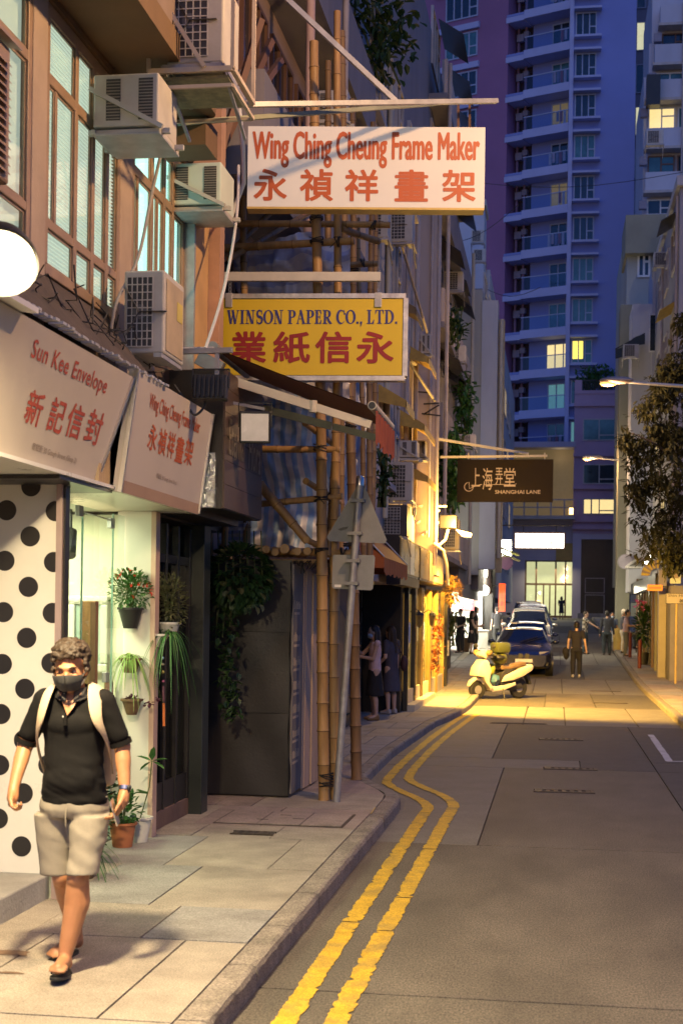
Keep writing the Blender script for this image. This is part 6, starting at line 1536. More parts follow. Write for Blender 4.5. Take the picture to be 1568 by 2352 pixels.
for y0, y1, m in ((962, 1012, m_glasst), (1066, 1112, m_glassd), (1145, 1182, m_lit)):
    a, b = onY(1338, y0, YE - .5), onY(1412, y1, YE - .5); fwin(ph, ((a.x + b.x) / 2, YE - .5, (a.z + b.z) / 2), b.x - a.x, a.z - b.z, (0, -1, 0), m_ledge, m, t=.08, cols=2, rail=.25)
for y in (930, 1045, 1120, 1195, 1212):
    a = onY(1316, y, YE - .5); mb = MB(); mb.box(x0 - .05, x1, YE - .68, YE - .502, a.z - .12, a.z + .12); mb.build('string_course', m_pinkh, ph)
mb = MB(); mb.box(x0, x0 + .5, YE - .55, YE + 3, ztop, ztop + 1.0); mb.box(x0 + .5, x1, YE - .55, YE - .3, ztop, ztop + .25); mb.build('parapet', m_pinkh, ph)
mb = MB()
for i in range(24): mb.box(x0 + .6 + i * .12, x0 + .64 + i * .12, YE - .45, YE - .41, ztop + .25, ztop + .95)
mb.box(x0 + .5, x1, YE - .46, YE - .40, ztop + .95, ztop + 1.02); mb.build('railing', m_dark, ph)
creeper('bushy roof garden on top of the pink house', Vector((x0 + 1.6, YE + .5, ztop + 1.3)), (1.7, 1.2, .9), 420, .42, L_green, 'roof_shrub')

# ================================================================== TOWERS
m_tpurple = mat('tower_purple', (.30, .15, .28), .85, var=.1, scale=.25, stain=.2, stcol=(.13, .07, .13)); m_tblue = mat('tower_blue', (.21, .27, .58), .85, var=.07, scale=.2); m_twhite = mat('tower_band', (.40, .45, .68), .8, var=.08, scale=.4); m_trec = mat('tower_recess', (.035, .025, .035), .9, var=.2, scale=.5)
tw = T('apartment_tower', 'tall blue and purple apartment tower with stacked balconies behind the street', 'building', (0, 107, 2))
PRt = Vector((.75, 106.0, 0)); dirL = Vector((-1, .42, 0)).normalized(); nL = Vector((-.42, -1, 0)).normalized()
def tp(s, out, z): q = PRt + dirL * s + nL * out; return Vector((q.x, q.y, z))
def tbox(name, s0, s1, o0, o1, z0, z1, m):
    mb = MB(); mb.hexa([tp(s1, o1, z0), tp(s0, o1, z0), tp(s0, o0, z0), tp(s1, o0, z0), tp(s1, o1, z1), tp(s0, o1, z1), tp(s0, o0, z1), tp(s1, o0, z1)]); return mb.build(name, m, tw)
# s from the right end of the balconies leftwards
def s_of(x, y, out=0):
    d = ray(x, y); P0 = PRt + nL * out; k = (P0 - CO).dot(nL) / d.dot(nL); q = CO + d * k; return (q - P0).dot(dirL), q.z
sb0 = s_of(1306, 300)[0]; sb1 = s_of(1205, 300)[0]; srec = s_of(1163, 300)[0]; spl = s_of(1022, 300)[0]
ZT_ = 62
tbox('purple_wall', srec, spl + 6, -6, 0, 8, ZT_, m_tpurple)
tbox('recess_wall', sb1 + .05, srec, -6, -1.6, 8, ZT_, m_trec)
tbox('balcony_wall', sb0 - .3, sb1 + .05, -6, -1.4, 8, ZT_, m_tblue)
for s in (srec - .28, srec - .9): tbox('service_pipe', s - .08, s + .08, -1.5, -1.3, 8, ZT_, mat('service_pipe', (.24, .16, .24), .7))
zb = [s_of(1306, y)[1] for y in (31, 125, 218)]
z0_ = s_of(1306, 862)[1]; st = 3.005
mw = mat('tower_frame', (.36, .42, .55), .5, var=.08)
m_curt = [m_glasst, m_glassd, mat('window_teal_lit', (.10, .22, .24), .2, var=.4, scale=1.5, emit=.12, ecol=(.3, .75, .75)), m_glassd, m_glasst]
m_rail = glass('balcony_glass', (.84, .88, .93), .015)
xs0, xs1 = onY(1310, 300, 106).x + .25, onY(1366, 300, 106).x
xb1 = onY(1457, 300, 106).x
for z_ in range(1): pass
mb = MB(); mb.box(xs0 - .25, xb1, 106.0, 112, 8, ZT_); mb.build('blue_wall', m_tblue, tw)
mb = MB(); mb.box(xs0 - .42, xs0 - .12, 105.8, 106.02, 8, ZT_); mb.build('corner_pipe', m_twhite, tw)
rt = random.Random(19); m_dim = mat('window_dim', (.2, .16, .08), .3, var=.6, scale=1.5, emit=.05, ecol=(1, .75, .35))
for k in range(-5, 13):
    z = z0_ + st * k
    if z < 8.5: continue
    tbox('balcony_slab', sb0 - .25, sb1 + .15, -1.4, .12, z, z + .62, m_twhite); tbox('ledge', sb1 + .18, srec + .15, -1.6, .05, z - .05, z + .35, m_twhite)
    tbox('ledge_band', sb1 + .18, srec + .1, -1.6, .055, z + .36, z + .55, m_tblue)
    o = tbox('railing', sb0, sb1 + .1, .02, .06, z + .62, z + 1.55, m_rail); tbox('handrail', sb0 - .05, sb1 + .12, .0, .08, z + 1.56, z + 1.62, mw)
    wm = m_lit if k == 0 else (m_dim if k in (6, 4) else m_curt[rt.randrange(5)])
    c = tp(sb0 + .95 if k else sb0 + 1.1, -1.38, z + 1.72); fwin(tw, c, 2.1, 2.0, nL, mw, wm, t=.09, cols=3, rail=0)
    tbox('ac_box', srec - .75, srec - .2, -1.6, -1.15, z + 1.9, z + 2.45, mat('tower_ac', (.25, .24, .3), .6)); tbox('ac_box', sb1 + .35, sb1 + .75, -1.6, -1.2, z + 2.2, z + 2.6, mat('tower_ac', (0, 0, 0)))
    if rt.random() < .75:   # laundry on the balcony
        for i in range(rt.randrange(2, 6)):
            s = sb0 + .4 + .28 * i; tbox('laundry', s, s + .2, -.35, -.31, z + 1.0 - rt.random() * .3, z + 1.7, mat('laundry%d' % (i % 4), [(.45, .45, .55), (.3, .12, .16), (.2, .22, .35), (.5, .4, .45)][i % 4], .8))
    wm = m_curt[rt.randrange(5)]
    fwin(tw, ((xs0 + xs1) / 2, 105.98, z + 1.75), xs1 - xs0, 1.75, (0, -1, 0), mw, wm, t=.08, cols=3, rail=.4)
    if k == 0: mb = MB(); mb.box(xs0 + .1, xs0 + .85, 105.95, 105.99, z + 1.2, z + 2.5); mb.build('lit_curtain', mat('curtain_yellow', (.6, .42, .08), .6, emit=.8, ecol=(1, .72, .12)), tw)
    for dz in (.72, 2.78): mb = MB(); mb.box(xs0 - .1, xs1 + .35, 105.35, 105.985, z + dz - .08, z + dz + .08); mb.build('window_ledge', m_twhite, tw)
    s0, zz_ = s_of(1062, 300); fwin(tw, tp(s0 + .2, .02, z + 2.0), 2.75, 1.9, nL, mw, m_curt[rt.randrange(4)], t=.1, cols=4, rail=.4)
    tbox('window_band', s0 - 1.35, s0 + 2.4, .0, .25, z + 3.1, z + 3.55, m_twhite)
rear = T('rear_tower', 'dark grey blue tower slot with one column of lit windows', 'building', (8, 125, 2)); a, b = onY(1440, 400, 125), onY(1500, 400, 125)
mb = MB(); mb.box(a.x - 2, b.x + 12, 125, 132, 8, 72); mb.build('wall', mat('rear_grey', (.13, .135, .19), .9, var=.1, scale=.2), rear)
z = 12.0; k = 0; m_lit2 = mat('window_lit_pale', (.5, .5, .35), .4, var=.5, scale=1.2, emit=.3, ecol=(.95, .9, .5)); a, b = onY(1449, 400, 125), onY(1480, 400, 125)
while z < 60:
    fwin(rear, ((a.x + b.x) / 2 - .3, 124.98, z), 1.5, 2.5, (0, -1, 0), mat('rear_frame', (.2, .22, .3), .6), [m_glassd, m_lit2, m_glassd, m_glasst, m_lit2][k % 5], t=.09, cols=2, rail=0); z += 3.65; k += 1

# ================================================================== RIGHT SIDE
m_rwall = mat('right_wall_white', (.50, .50, .54), .85, var=.12, scale=.6, bump=.05, stain=.45, stcol=(.28, .27, .28), aniso=(1, 1, .3)); m_olive = mat('right_wall_olive', (.27, .26, .19), .85, var=.15, scale=.6, stain=.4, stcol=(.15, .14, .1))
rb1 = T('right_beige_building', 'weathered beige building along the right edge behind the tree', 'building', (4.2, 46, gz(46)))
mb = MB(); mb.box(3.72, 12, 46.0, 57.0, 2.9, 15.6); mb.build('wall', mat('right_wall_beige', (.36, .34, .34), .85, var=.15, scale=.6, bump=.05, stain=.5, stcol=(.2, .18, .17), aniso=(1, 1, .3)), rb1)
mb = MB(); mb.box(3.25, 12, 41.6, 57, KT, 2.9); mb.build('ground_wall', mat('right_ground', (.19, .175, .16), .8, var=.15, stain=.3, stcol=(.25, .2, .15)), rb1)
mb = MB(); mb.box(3.6, 12, 45.8, 57.1, 15.6, 15.9); mb.build('cornice', m_ledge, rb1)
for k in range(4):
    z = 4.4 + 2.9 * k
    for i in range(3): fwin(rb1, (3.72, 48 + 3.2 * i, z + 1), 1.7, 1.4, (-1, 0, 0), m_ledge, m_lit if (k, i) in ((0, 1), (1, 2)) else m_glassd, cols=2)
    fwin(rb1, (4.35, 46.0, z + 1), .9, 1.3, (0, -1, 0), m_ledge, m_glassd if k else m_lit)
    mb = MB(); mb.prism([(3.71, 47.0, z + 2.0), (3.71, 49.0, z + 2.0), (3.2, 49.0, z + 1.7), (3.2, 47.0, z + 1.7)], (0, 0, .03)); mb.build('window_hood', m_dark if k % 2 else m_yaw, rb1)
pipe(rb1, [(3.66, 46.3, 3), (3.66, 46.3, 15.4)], .05); pipe(rb1, [(3.66, 52.6, 3), (3.66, 52.6, 15.4)], .05)
rbw = T('right_white_block', 'bluish white tenement with balcony bands at the upper right corner', 'building', (6, 90, gz(90))); m_rblue = mat('right_wall_bluewhite', (.50, .52, .60), .85, var=.12, scale=.5, stain=.4, stcol=(.3, .3, .34), aniso=(1, 1, .3))
for x, yt in ((1479, 172), (1490, 98), (1498, -60)):
    p = onY(x, yt, 88); mb = MB(); mb.box(p.x, p.x + 9, 88 + (1498 - x) * .02, 97, 3, p.z); mb.build('wall', m_rblue, rbw)
X0 = onY(1481, 300, 87.9).x
for k, yy in enumerate((45, 135, 215, 325, 425, 520, 620, 720)):
    p = onY(1500, yy, 87.9); x0 = X0 + (.45 if yy < 172 else 0) + (.3 if yy < 98 else 0)
    mb = MB(); mb.box(x0, x0 + 7, 87.1, 87.88, p.z - .55, p.z + .55); mb.build('balcony_parapet', m_rblue, rbw)
    mb = MB(); mb.box(x0 - .1, x0 + 7, 87.0, 87.88, p.z - .72, p.z - .56); mb.build('balcony_slab', m_ledge, rbw)
    for i in range(2): fwin(rbw, (x0 + .95 + 1.75 * i, 87.86, p.z - 1.55), 1.6, 1.3, (0, -1, 0), m_white if k % 3 else m_wmaroon, m_lit if (k == 2 and i == 0) else (m_glasst if (k + i) % 2 else m_glassd), t=.08, cols=2)
    mb = MB(); mb.box(x0 - .35, x0 + .1, 87.2, 87.6, p.z - 1.6, p.z - 1.1); mb.build('ac_box', mat('tower_ac', (.25, .24, .3), .6), rbw)
mb = MB(); p = onY(1494, 215, 87.0); mb.box(p.x - .3, p.x + .5, 86.3, 87.0, p.z - .9, p.z + .9); mb.build('caged_balcony', m_dark, rbw)
pipe(rbw, [(X0 + 2.1, 86.95, 5), (X0 + 2.1, 86.95, 40)], .06)
rb2 = T('right_olive_house', 'olive rendered house with dark awning and white window on the right', 'building', (3.4, 64, gz(64)))
p, q = onY(1440, 505, 63), onY(1522, 690, 63)
mb = MB(); mb.box(p.x, 9, 63, 74, 3.5, p.z); mb.build('wall', mat('right_wall_greenish', (.36, .37, .34), .85, var=.12, scale=.6, stain=.4, stcol=(.2, .2, .17), aniso=(1, 1, .3)), rb2)
mb = MB(); mb.box(p.x - .1, 9, 62.4, 66, p.z - 1.6, p.z + .05); mb.build('cornice_box', m_olive, rb2)
a, b = onY(1463, 580, 63), onY(1492, 637, 63); fwin(rb2, ((a.x + b.x) / 2, 62.98, (a.z + b.z) / 2), b.x - a.x, a.z - b.z, (0, -1, 0), m_white, m_glassd, t=.09, cols=2, rail=.62)
a, b = onY(1416, 700, 60.5), onY(1442, 1300, 60.5); mb = MB(); mb.box(a.x + .15, b.x + .05, 60.5, 62.3, .7, a.z); mb.build('olive_column', m_olive, rb2)
a, b = onY(1450, 705, 58), onY(1492, 705, 58); mb = MB(); mb.box(a.x, 6, 57.5, 60, 3.0, a.z); mb.build('white_wing', m_rwall, rb2)
a, b = onY(1478, 632, 58), onY(1530, 632, 58); mb = MB(); mb.box(a.x + .3, 6, 57.3, 60, 3.0, onY(1480, 620, 58).z); mb.build('white_wing_rear', m_rwall, rb2)
fwin(rb2, (onY(1508, 780, 57.3).x, 57.28, onY(1508, 765, 57.3).z), .65, 1.5, (0, -1, 0), m_white, m_glassd, cols=1, rail=0)
t = T('dark_awning', 'dark sagging awning high between the olive column and white wing', 'awning', onY(1450, 780, 58)); mb = MB(); mb.grid(lambda u, v: onY(1412 + 68 * u, 802 - 36 * u + 22 * v + 4 * math.sin(u * 7), 57.2 - .8 * v), 10, 3); mb.build('sheet', mat('awning_dark_olive', (.06, .055, .03), .8, var=.2), t); mb = MB(); mb.bar(onY(1412, 802, 57.2), onY(1480, 766, 57.2), .05); mb.build('edge_bar', m_dark, t)
for i, (x, y, lab) in enumerate(((1503, 330, 'condenser on the white tenement at the upper right'), (1520, 610, 'boxy unit on the right wall beside the white window'), (1448, 820, 'white air conditioner under the dark sagging awning'), (1545, 790, 'tan condenser half hidden by the right hand tree'))):
    ac_outdoor(lab, onY(x, y, 52 if i != 2 else 56), 0, .6, .5, .4)
# ground floor of the right row
rs = T('right_shopfronts', 'low dark shop fronts along the right pavement behind the street sign', 'shop', (3.4, 52, gz(50)))
for i in range(9):
    y = 44.5 + i * 1.5; mb = MB(); mb.box(3.12, 3.24, y, y + .22, gz(y), 3.0 + gz(y)); mb.build('post', [m_dark, m_olive, m_stepb][i % 3], rs)
    mb = MB(); mb.box(3.19, 3.235, y + .22, y + 1.5, gz(y) + .3, 2.6 + gz(y)); mb.build('dark_panel', m_dark if i % 3 else m_dgreen, rs)
mb = MB(); mb.box(2.95, 3.24, 43.5, 58, 2.9, 3.3); mb.build('fascia', m_dark, rs)
mb = MB(); mb.box(3.02, 3.24, 43.0, 43.5, gz(43), 3.4); mb.build('white_post', mat('post_cream', (.30, .27, .22), .6, var=.1), rs)
mb = MB(); mb.box(2.7, 3.24, 49, 57, 3.9, 4.0); mb.build('pale_canopy', m_ledge, rs)
lamp('shop_glow', 'POINT', (2.6, 55.5, 3.0), 26, (1, .9, .62), rs, size=.15)
t = T('arch_ornament', 'striped arch shaped ornament above the right hand shops', 'ornament', onY(1500, 1300, 43)); c = onY(1508, 1322, 42.8)
for i in range(9):
    a0_, a1_ = math.pi * (.45 + .55 * i / 9), math.pi * (.45 + .55 * (i + 1) / 9)
    mb = MB(); mb.prism([c + Vector((.22 * math.cos(a0_), 0, .22 * math.sin(a0_))), c + Vector((.46 * math.cos(a0_), 0, .46 * math.sin(a0_))), c + Vector((.46 * math.cos(a1_), 0, .46 * math.sin(a1_))), c + Vector((.22 * math.cos(a1_), 0, .22 * math.sin(a1_)))], (0, .15, 0)); mb.build('segment', mat('arch%d' % (i % 2), [(.55, .42, .05), (.25, .2, .15)][i % 2], .6), t)
t = T('orange_light_sign', 'small orange lit sign box on the right shops', 'shop sign', onY(1500, 1357, 42)); p, q = onY(1486, 1343, 42), onY(1520, 1357, 42)
mb = MB(); mb.box(p.x, q.x, 42, 42.1, q.z, p.z); mb.build('face', emitm('orange_glow', (1, .22, .015), .7), t); mb = MB(); mb.box(p.x + .04, q.x - .04, 41.99, 41.999, (p.z + q.z) / 2 - .03, (p.z + q.z) / 2 + .03); mb.build('text_strip', mat('strip_red', (.5, .06, .02), .5, emit=.6, ecol=(1, .12, .02)), t); mb = MB(); mb.bar((q.x, 42.05, p.z - .05), (3.3, 42.6, p.z - .05), .03); mb.build('bracket', m_dark, t)
for x, y in ((1492, 1277), (1484, 1290)):
    t = T('spot_bulb', 'upper bright bulb under the right hand canopy' if y < 1280 else 'lower bright bulb under the right hand canopy', 'lamp', onY(x, y, 46)); mb = MB(); mb.ball(onY(x, y, 46), .07, 10, 8); mb.build('bulb', emitm('bulb_white', (1, .97, .9), 12), t); mb = MB(); mb.bar(onY(x, y - 5, 46.05), onY(x + 8, y - 12, 46.3), .03); mb.build('socket', m_dark, t)
# street name plate
t = T('street_name_sign', 'pale street name plate on two posts cut by the right edge', 'street sign', onG(1545, 1575, KT)); p, q = onY(1528, 1362, 40.3), onY(1620, 1388, 40.3)
mb = MB(); mb.box(p.x, q.x, 40.3, 40.33, q.z, p.z); mb.build('rim', m_black, t); mb = MB(); mb.box(p.x + .015, q.x - .015, 40.29, 40.299, q.z + .015, p.z - .015); mb.build('plate', mat('plate_cream', (.34, .30, .24), .5, var=.06), t)
write('Shin Hing Street', m_black, t, (p.x + .06, 40.285, (p.z + q.z) / 2 + .02), (1, 0, 0), (0, 0, 1), q.x - p.x - .12, .10); write('善慶街', m_black, t, (p.x + .36, 40.285, q.z + .035), (1, 0, 0), (0, 0, 1), .42, .10, .01)
for x in (p.x + .3, q.x - .1): mb = MB(); mb.tube([(x, 40.36, gz(40) + KT), (x, 40.36, p.z)], .03, 8); mb.build('post', mat('post_ochre', (.45, .33, .12), .6), t)
p = onY(1550, 1320, 41); t = T('round_corner_sign', 'pale green notice on the wall above the street name plate', 'sign', p); mb = MB(); mb.box(p.x - .15, p.x + .15, 41, 41.03, p.z - .25, p.z + .25); mb.build('plate', mat('plate_green', (.5, .55, .42), .5), t); mb = MB(); mb.box(p.x - .09, p.x + .09, 40.99, 40.999, p.z - .1, p.z + .1); mb.build('print', m_signbr, t)
for i, (x, yb, lab) in enumerate(((1499, 1500, 'nearer dark red bollard on the right pavement'), (1478, 1470, 'farther dark red bollard behind the lilac shirt man'))):
    p = Vector((2.72, 47.0 + i * 6, gz(47 + i * 6) + KT)); t = T('bollard', lab, 'bollard', p, group='red bollards'); mb = MB(); mb.tube([p, p + Vector((0, 0, .85))], .06, 12); mb.build('post', mat('bollard_red', (.12, .012, .012), .5), t); mb = MB(); mb.lathe([(.065, .85), (.06, .9), (.02, .93)], p, 12); mb.build('cap', mat('bollard_red', (0, 0, 0)), t)
t = T('flower_stand', 'tall leafy flower display with pink orchids by the right shops', 'plant', (2.95, 49, gz(49) + KT)); c = Vector((2.95, 49, gz(49) + KT)); pot(t, c, .15, .2, .4, m_potblack)
bushy(t, c + Vector((0, 0, 1.25)), (.25, .3, .7), 200, .2, L_dark, r, 8); mb = MB()
for i in range(22): leaf(mb, onY(1470, 1392, 49) + rdir(r) * .2, rdir(r), .14, .12)
mb.build('pink_flowers', m_pinkfl, t)
p = onY(1435, 1290, 57.5); t = T('clock_sign', 'round grey double sided projecting sign on the olive column', 'sign', p); mb = MB(); mb.lathe([(.001, -.08), (.3, -.08), (.3, .08), (.001, .08)], p, 24, 'Y'); mb.build('disc', mat('disc_grey', (.36, .33, .36), .5, var=.1), t); mb = MB(); mb.lathe([(.24, -.09), (.27, -.09), (.27, -.081), (.24, -.081)], p, 24, 'Y'); mb.build('ring', mat('ring_pale', (.5, .45, .5), .5), t); mb = MB(); mb.bar(p, p + Vector((.6, 0, 0)), .05); mb.build('bracket', m_dark, t)
p = onG(1418, 1485, KT); t = T('yellow_bin', 'ochre litter bin at the foot of the olive column', 'bin', p)
mb = MB(); mb.lathe([(.2, 0), (.24, .75), (.25, .78)], (2.55, 58.5, gz(58.5) + KT), 14); mb.build('bucket', mat('bin_ochre', (.42, .27, .06), .6), t); mb = MB(); mb.lathe([(.25, .781), (.24, .85), (.1, .88)], (2.55, 58.5, gz(58.5) + KT), 14); mb.build('lid', mat('bin_ochre', (0, 0, 0)), t)

# street lamps: the two in view and the next of the row, standing beside the camera's stretch of road; one more added behind as fill
def street_lamp(label, head, base, power):
    head, base = Vector(head), Vector(base); t = T('street_lamp', label, 'street lamp', base, group='street lamps')
    mb = MB(); mb.tube([base, base + Vector((0, 0, 1.2)), Vector((base.x, base.y, head.z - .1))], [.11, .085, .06], 12); mb.build('pole', m_galv, t, smooth=True)
    mb = MB(); mb.tube([Vector((base.x, base.y, head.z - .12)), head + Vector((.5, 0, .03))], [.05, .035], 10); mb.build('arm', m_galv, t, smooth=True)
    mb = MB(); mb.ball(head + Vector((.18, 0, .08)), (.44, .16, .10), 16, 8); mb.build('hood', mat('lamp_hood', (.30, .26, .26), .5, .3, var=.1), t, smooth=True)
    mb = MB(); mb.ball(head + Vector((-.02, 0, .0)), (.22, .12, .07), 14, 8); mb.build('bowl', emitm('sodium_glow', (1.0, .52, .14), .95), t, smooth=True)
    lamp('sodium_light', 'POINT', head + Vector((-.05, 0, -.16)), power, (1.0, .58, .26), t, size=.12); return t
street_lamp('nearer glowing street lamp on its long arm over the tree', onY(1398, 881, 37.0), (3.55, 37.0, KT), 230)
street_lamp('farther glowing street lamp in front of the pink house', onY(1350, 1054, 61.0), (3.05, 61.0, gz(61) + KT), 230)
street_lamp('street lamp standing above the near end of the road', (1.3, 9.6, 7.7), (3.4, 9.6, KT), 640)
street_lamp('unseen street lamp added for front fill behind the photographer', (1.2, -14.0, 8.0), (3.4, -14.0, KT), 500)  # added out of view, brightens surfaces that face the camera

# tree on the right
tr = T('street_tree', 'leafy street tree lit from below on the right side', 'tree', (3.6, 38.5, KT)); rt = random.Random(88)
mb = MB(); mb.tube([(3.75, 38.5, KT), (3.65, 38.5, 2.2), (3.5, 38.4, 4.2), (3.3, 38.3, 6.4)], [.17, .14, .10, .05], 10)
ends = []
for i in range(11):
    z = 3.0 + i * .34; a = rt.uniform(0, 6.28); p0 = Vector((3.6 - .05 * i, 38.45, z)); L = rt.uniform(.8, 1.5); e = p0 + Vector((math.cos(a) * L - .35, math.sin(a) * L * .8, rt.uniform(.2, .8))); mb.tube([p0, p0.lerp(e, .5) + Vector((0, 0, .12)), e], [.05, .03, .012], 6); ends.append(e)
mb.build('trunk', mat('bark', (.09, .065, .045), .9, var=.3, bump=.5), tr, smooth=True)
mb = MB()
centers = [(onY(x, y, 38.3 + rt.uniform(-.6, .8)), rr_) for x, y, rr_ in ((1530, 930, .55), (1490, 955, .45), (1560, 880, .5), (1465, 985, .40), (1440, 1015, .25), (1505, 1010, .5), (1555, 1010, .6), (1480, 1050, .45), (1530, 1080, .55), (1450, 1075, .2), (1500, 1120, .5), (1560, 1130, .6), (1465, 1130, .35), (1540, 1180, .6), (1490, 1190, .48), (1460, 1210, .28), (1520, 1240, .5), (1560, 1250, .5), (1480, 1260, .33), (1545, 1290, .32), (1600, 1000, .8), (1610, 1200, .8), (1590, 820, .5), (1560, 790, .3), (1545, 850, .4), (1520, 880, .35), (1575, 740, .3))]
for c, rr_ in centers:
    for i in range(int(560 * rr_)):
        d = rdir(rt); q = c + d * rr_ * rt.random() ** .45 * 1.15
        if noise.noise(q * 1.5) + .5 * noise.noise(q * 3.7) < -.08: continue      # open gaps between the sprays
        sp = rdir(rt) + Vector((0, 0, -.6))
        for k in range(2): leaf(mb, q + rdir(rt) * .05, sp + rdir(rt) * .35, rt.uniform(.16, .27), .065)
mb.build('crown', leaf_mat('leaf_tree', (.014, .024, .007), (.06, .052, .013), .85, .15), tr)

for i, (a, b, lab) in enumerate((((1100, 420), (1568, 395), 'thin overhead wire crossing the tower, upper one'), ((1110, 660), (1240, 660), 'thin wire slanting down beside the white column'), ((1020, 560), (1190, 470), 'thin wire across the purple part of the tower'))):
    p, q = onY(*a, 60), onY(*b, 52); mb = MB(); mb.tube([p.lerp(q, k / 8) - Vector((0, 0, .35 * math.sin(math.pi * k / 8))) for k in range(9)], .012, 5); tag(mb.build('overhead_wire', m_cable), lab, 'wire', 'overhead wires')
# ================================================================== VEHICLES
def lerp_tab(tab, x):
    for (a, va), (b, vb) in zip(tab[:-1], tab[1:]):
        if x <= b: f = (x - a) / (b - a); f = max(0, min(1, f)); return va + (vb - va) * f
    return tab[-1][1]
def car(label, loc, rz, paint, L=4.6, W=1.80, kind='sedan', group='cars parked in a row on the left', plate=True):
    """front looks along -Y, origin under the middle of the front bumper"""
    t = T('parked_car', label, 'car', loc, rz, group); hw = W / 2
    if kind == 'sedan':
        belt = [(0, .62), (.35, .74), (1.35, .90), (3.6, .97), (4.3, .98), (4.6, .85)]; roof = [(0, .62), (.35, .76), (1.35, .96), (2.15, 1.40), (2.7, 1.44), (3.3, 1.38), (4.05, 1.06), (4.6, .88)]
        ws, we, rs_, re_ = 1.38, 2.12, 3.3, 4.0
    else:
        belt = [(0, .68), (.3, .86), (.95, 1.0), (4.2, 1.06), (4.6, .95)]; roof = [(0, .68), (.3, .9), (.95, 1.08), (1.75, 1.68), (2.4, 1.78), (3.8, 1.76), (4.35, 1.6), (4.6, 1.0)]
        ws, we, rs_, re_ = .98, 1.74, 4.1, 4.5
    wid = [(0, .74), (.15, .90), (.6, .97), (1.2, 1.0), (3.6, 1.0), (4.3, .95), (4.6, .82)]; bot = [(0, .28), (.3, .2), (4.2, .2), (4.6, .34)]
    N = 46
    def sec(y):
        w_ = hw * lerp_tab(wid, y); b = lerp_tab(belt, y); h = lerp_tab(roof, y); z0 = lerp_tab(bot, y); k = max(0, min(1, (h - b) / .42)); wr_ = w_ * (.93 - .20 * k)
        half = [(0, z0), (w_ * .86, z0), (w_ * .98, z0 + .12), (w_, z0 + .35), (w_ * .985, b - .06), (w_ * .95, b), (wr_ + .02, b + (h - b) * .75), (wr_ * .92, h - .015 * k - .004), (wr_ * .5, h + .012 * k), (0, h + .02 * k)]
        return half
    ys = [L * i / N for i in range(N + 1)]; S_ = [sec(y * 4.6 / L) for y in ys]; n = len(S_[0])
    def P_(i, j, s, o=0.0): x, z = S_[i][j]; return Vector((s * (x + o), ys[i], z + (o if j >= 7 else 0)))
    body = MB(); wsg = MB(); sg = MB(); rg = MB()
    for s in (-1, 1):
        for i in range(N):
            ym = (ys[i] + ys[i + 1]) / 2 * 4.6 / L
            for j in range(n - 1):
                q = [P_(i, j, s), P_(i + 1, j, s), P_(i + 1, j + 1, s), P_(i, j + 1, s)]
                if s < 0: q = q[::-1]
                tgt = body
                if j in (7, 8) and ws < ym < we: tgt = wsg
                elif j in (7, 8) and rs_ < ym < re_: tgt = rg
                elif j in (5,) and we - .25 < ym < rs_ + .35 and abs(ym - 2.75) > .06: tgt = sg
                tgt.add(q, [(0, 1, 2, 3)])
    for i in (0, N):
        ring = [P_(i, j, 1) for j in range(n)] + [P_(i, j, -1) for j in range(n - 2, 0, -1)]; body.add(ring, [tuple(range(len(ring))) if i else tuple(range(len(ring)))[::-1]])
    def wmesh(mb, name, m):
        me = mb.mesh(name, m); bm = bmesh.new(); bm.from_mesh(me); bmesh.ops.remove_doubles(bm, verts=bm.verts, dist=.002); bm.normal_update(); bm.to_mesh(me); bm.free()
        for p in me.polygons: p.use_smooth = True
        me.set_sharp_from_angle(angle=R(35)); return link(name, me, t, True)
    wmesh(body, 'body', paint); m_cg = mat('car_glass', (.008, .009, .012), .04, var=0, spec=1.0, coat=.6)
    wmesh(wsg, 'windscreen', m_cg); wmesh(sg, 'side_windows', m_cg); wmesh(rg, 'rear_window', m_cg)
    yk = L / 4.6
    for s in (-1, 1):
        for y in (.85 * yk, 3.65 * yk):
            mb = MB(); mb.lathe([(.2, -.1), (.29, -.1), (.315, -.07), (.315, .07), (.29, .1), (.2, .1)], (s * (hw - .12), y, .315), 22, 'X'); wl = mb.build('wheel', m_rubber, t, True, local=True)
            mb = MB(); mb.lathe([(.01, -.06), (.2, -.09), (.21, .0), (.2, .09), (.01, .06)], (s * (hw - .115), y, .315), 14, 'X'); mb.build('rim', m_steel, wl, True, local=True)
            mb = MB(); mb.lathe([(.34, -.115), (.365, -.115), (.365, .115), (.34, .115)], (s * (hw - .125), y, .33), 20, 'X'); mb.build('wheel_arch', m_black, wl, True, local=True)
        mb = MB(); mb.hexa([(s * hw * .52, .04, .60), (s * hw * .88, .30, .60), (s * hw * .90, .42, .60), (s * hw * .6, .2, .60), (s * hw * .50, .07, .72), (s * hw * .86, .32, .74), (s * hw * .88, .46, .74), (s * hw * .55, .25, .72)]); mb.build('headlight', mat('headlight', (.5, .5, .55), .1, .3, var=.2, coat=1), t, local=True)
        mb = MB(); mb.ball((s * (hw + .1), 1.75 * yk, 1.0 if kind == 'sedan' else 1.12), (.11, .07, .07), 10, 8); mb.bar((s * (hw - .06), 1.72 * yk, .96), (s * (hw + .05), 1.75 * yk, 1.0), .04); mb.build('mirror', paint, t, True, local=True)
        mb = MB(); mb.box(s * hw * .18, s * hw * .02 + s * .02, -.012, .02, .50, .66); mb.build('grille', m_black, t, local=True)
        mb = MB(); mb.box(s * hw * .45, s * hw * .8, -.002 + .06, .2, .3, .40); mb.build('lower_intake', m_black, t, local=True)
    mb = MB(); mb.box(-.26, .26, -.03, -.02, .40, .50); mb.build('number_plate', m_white, t, local=True)
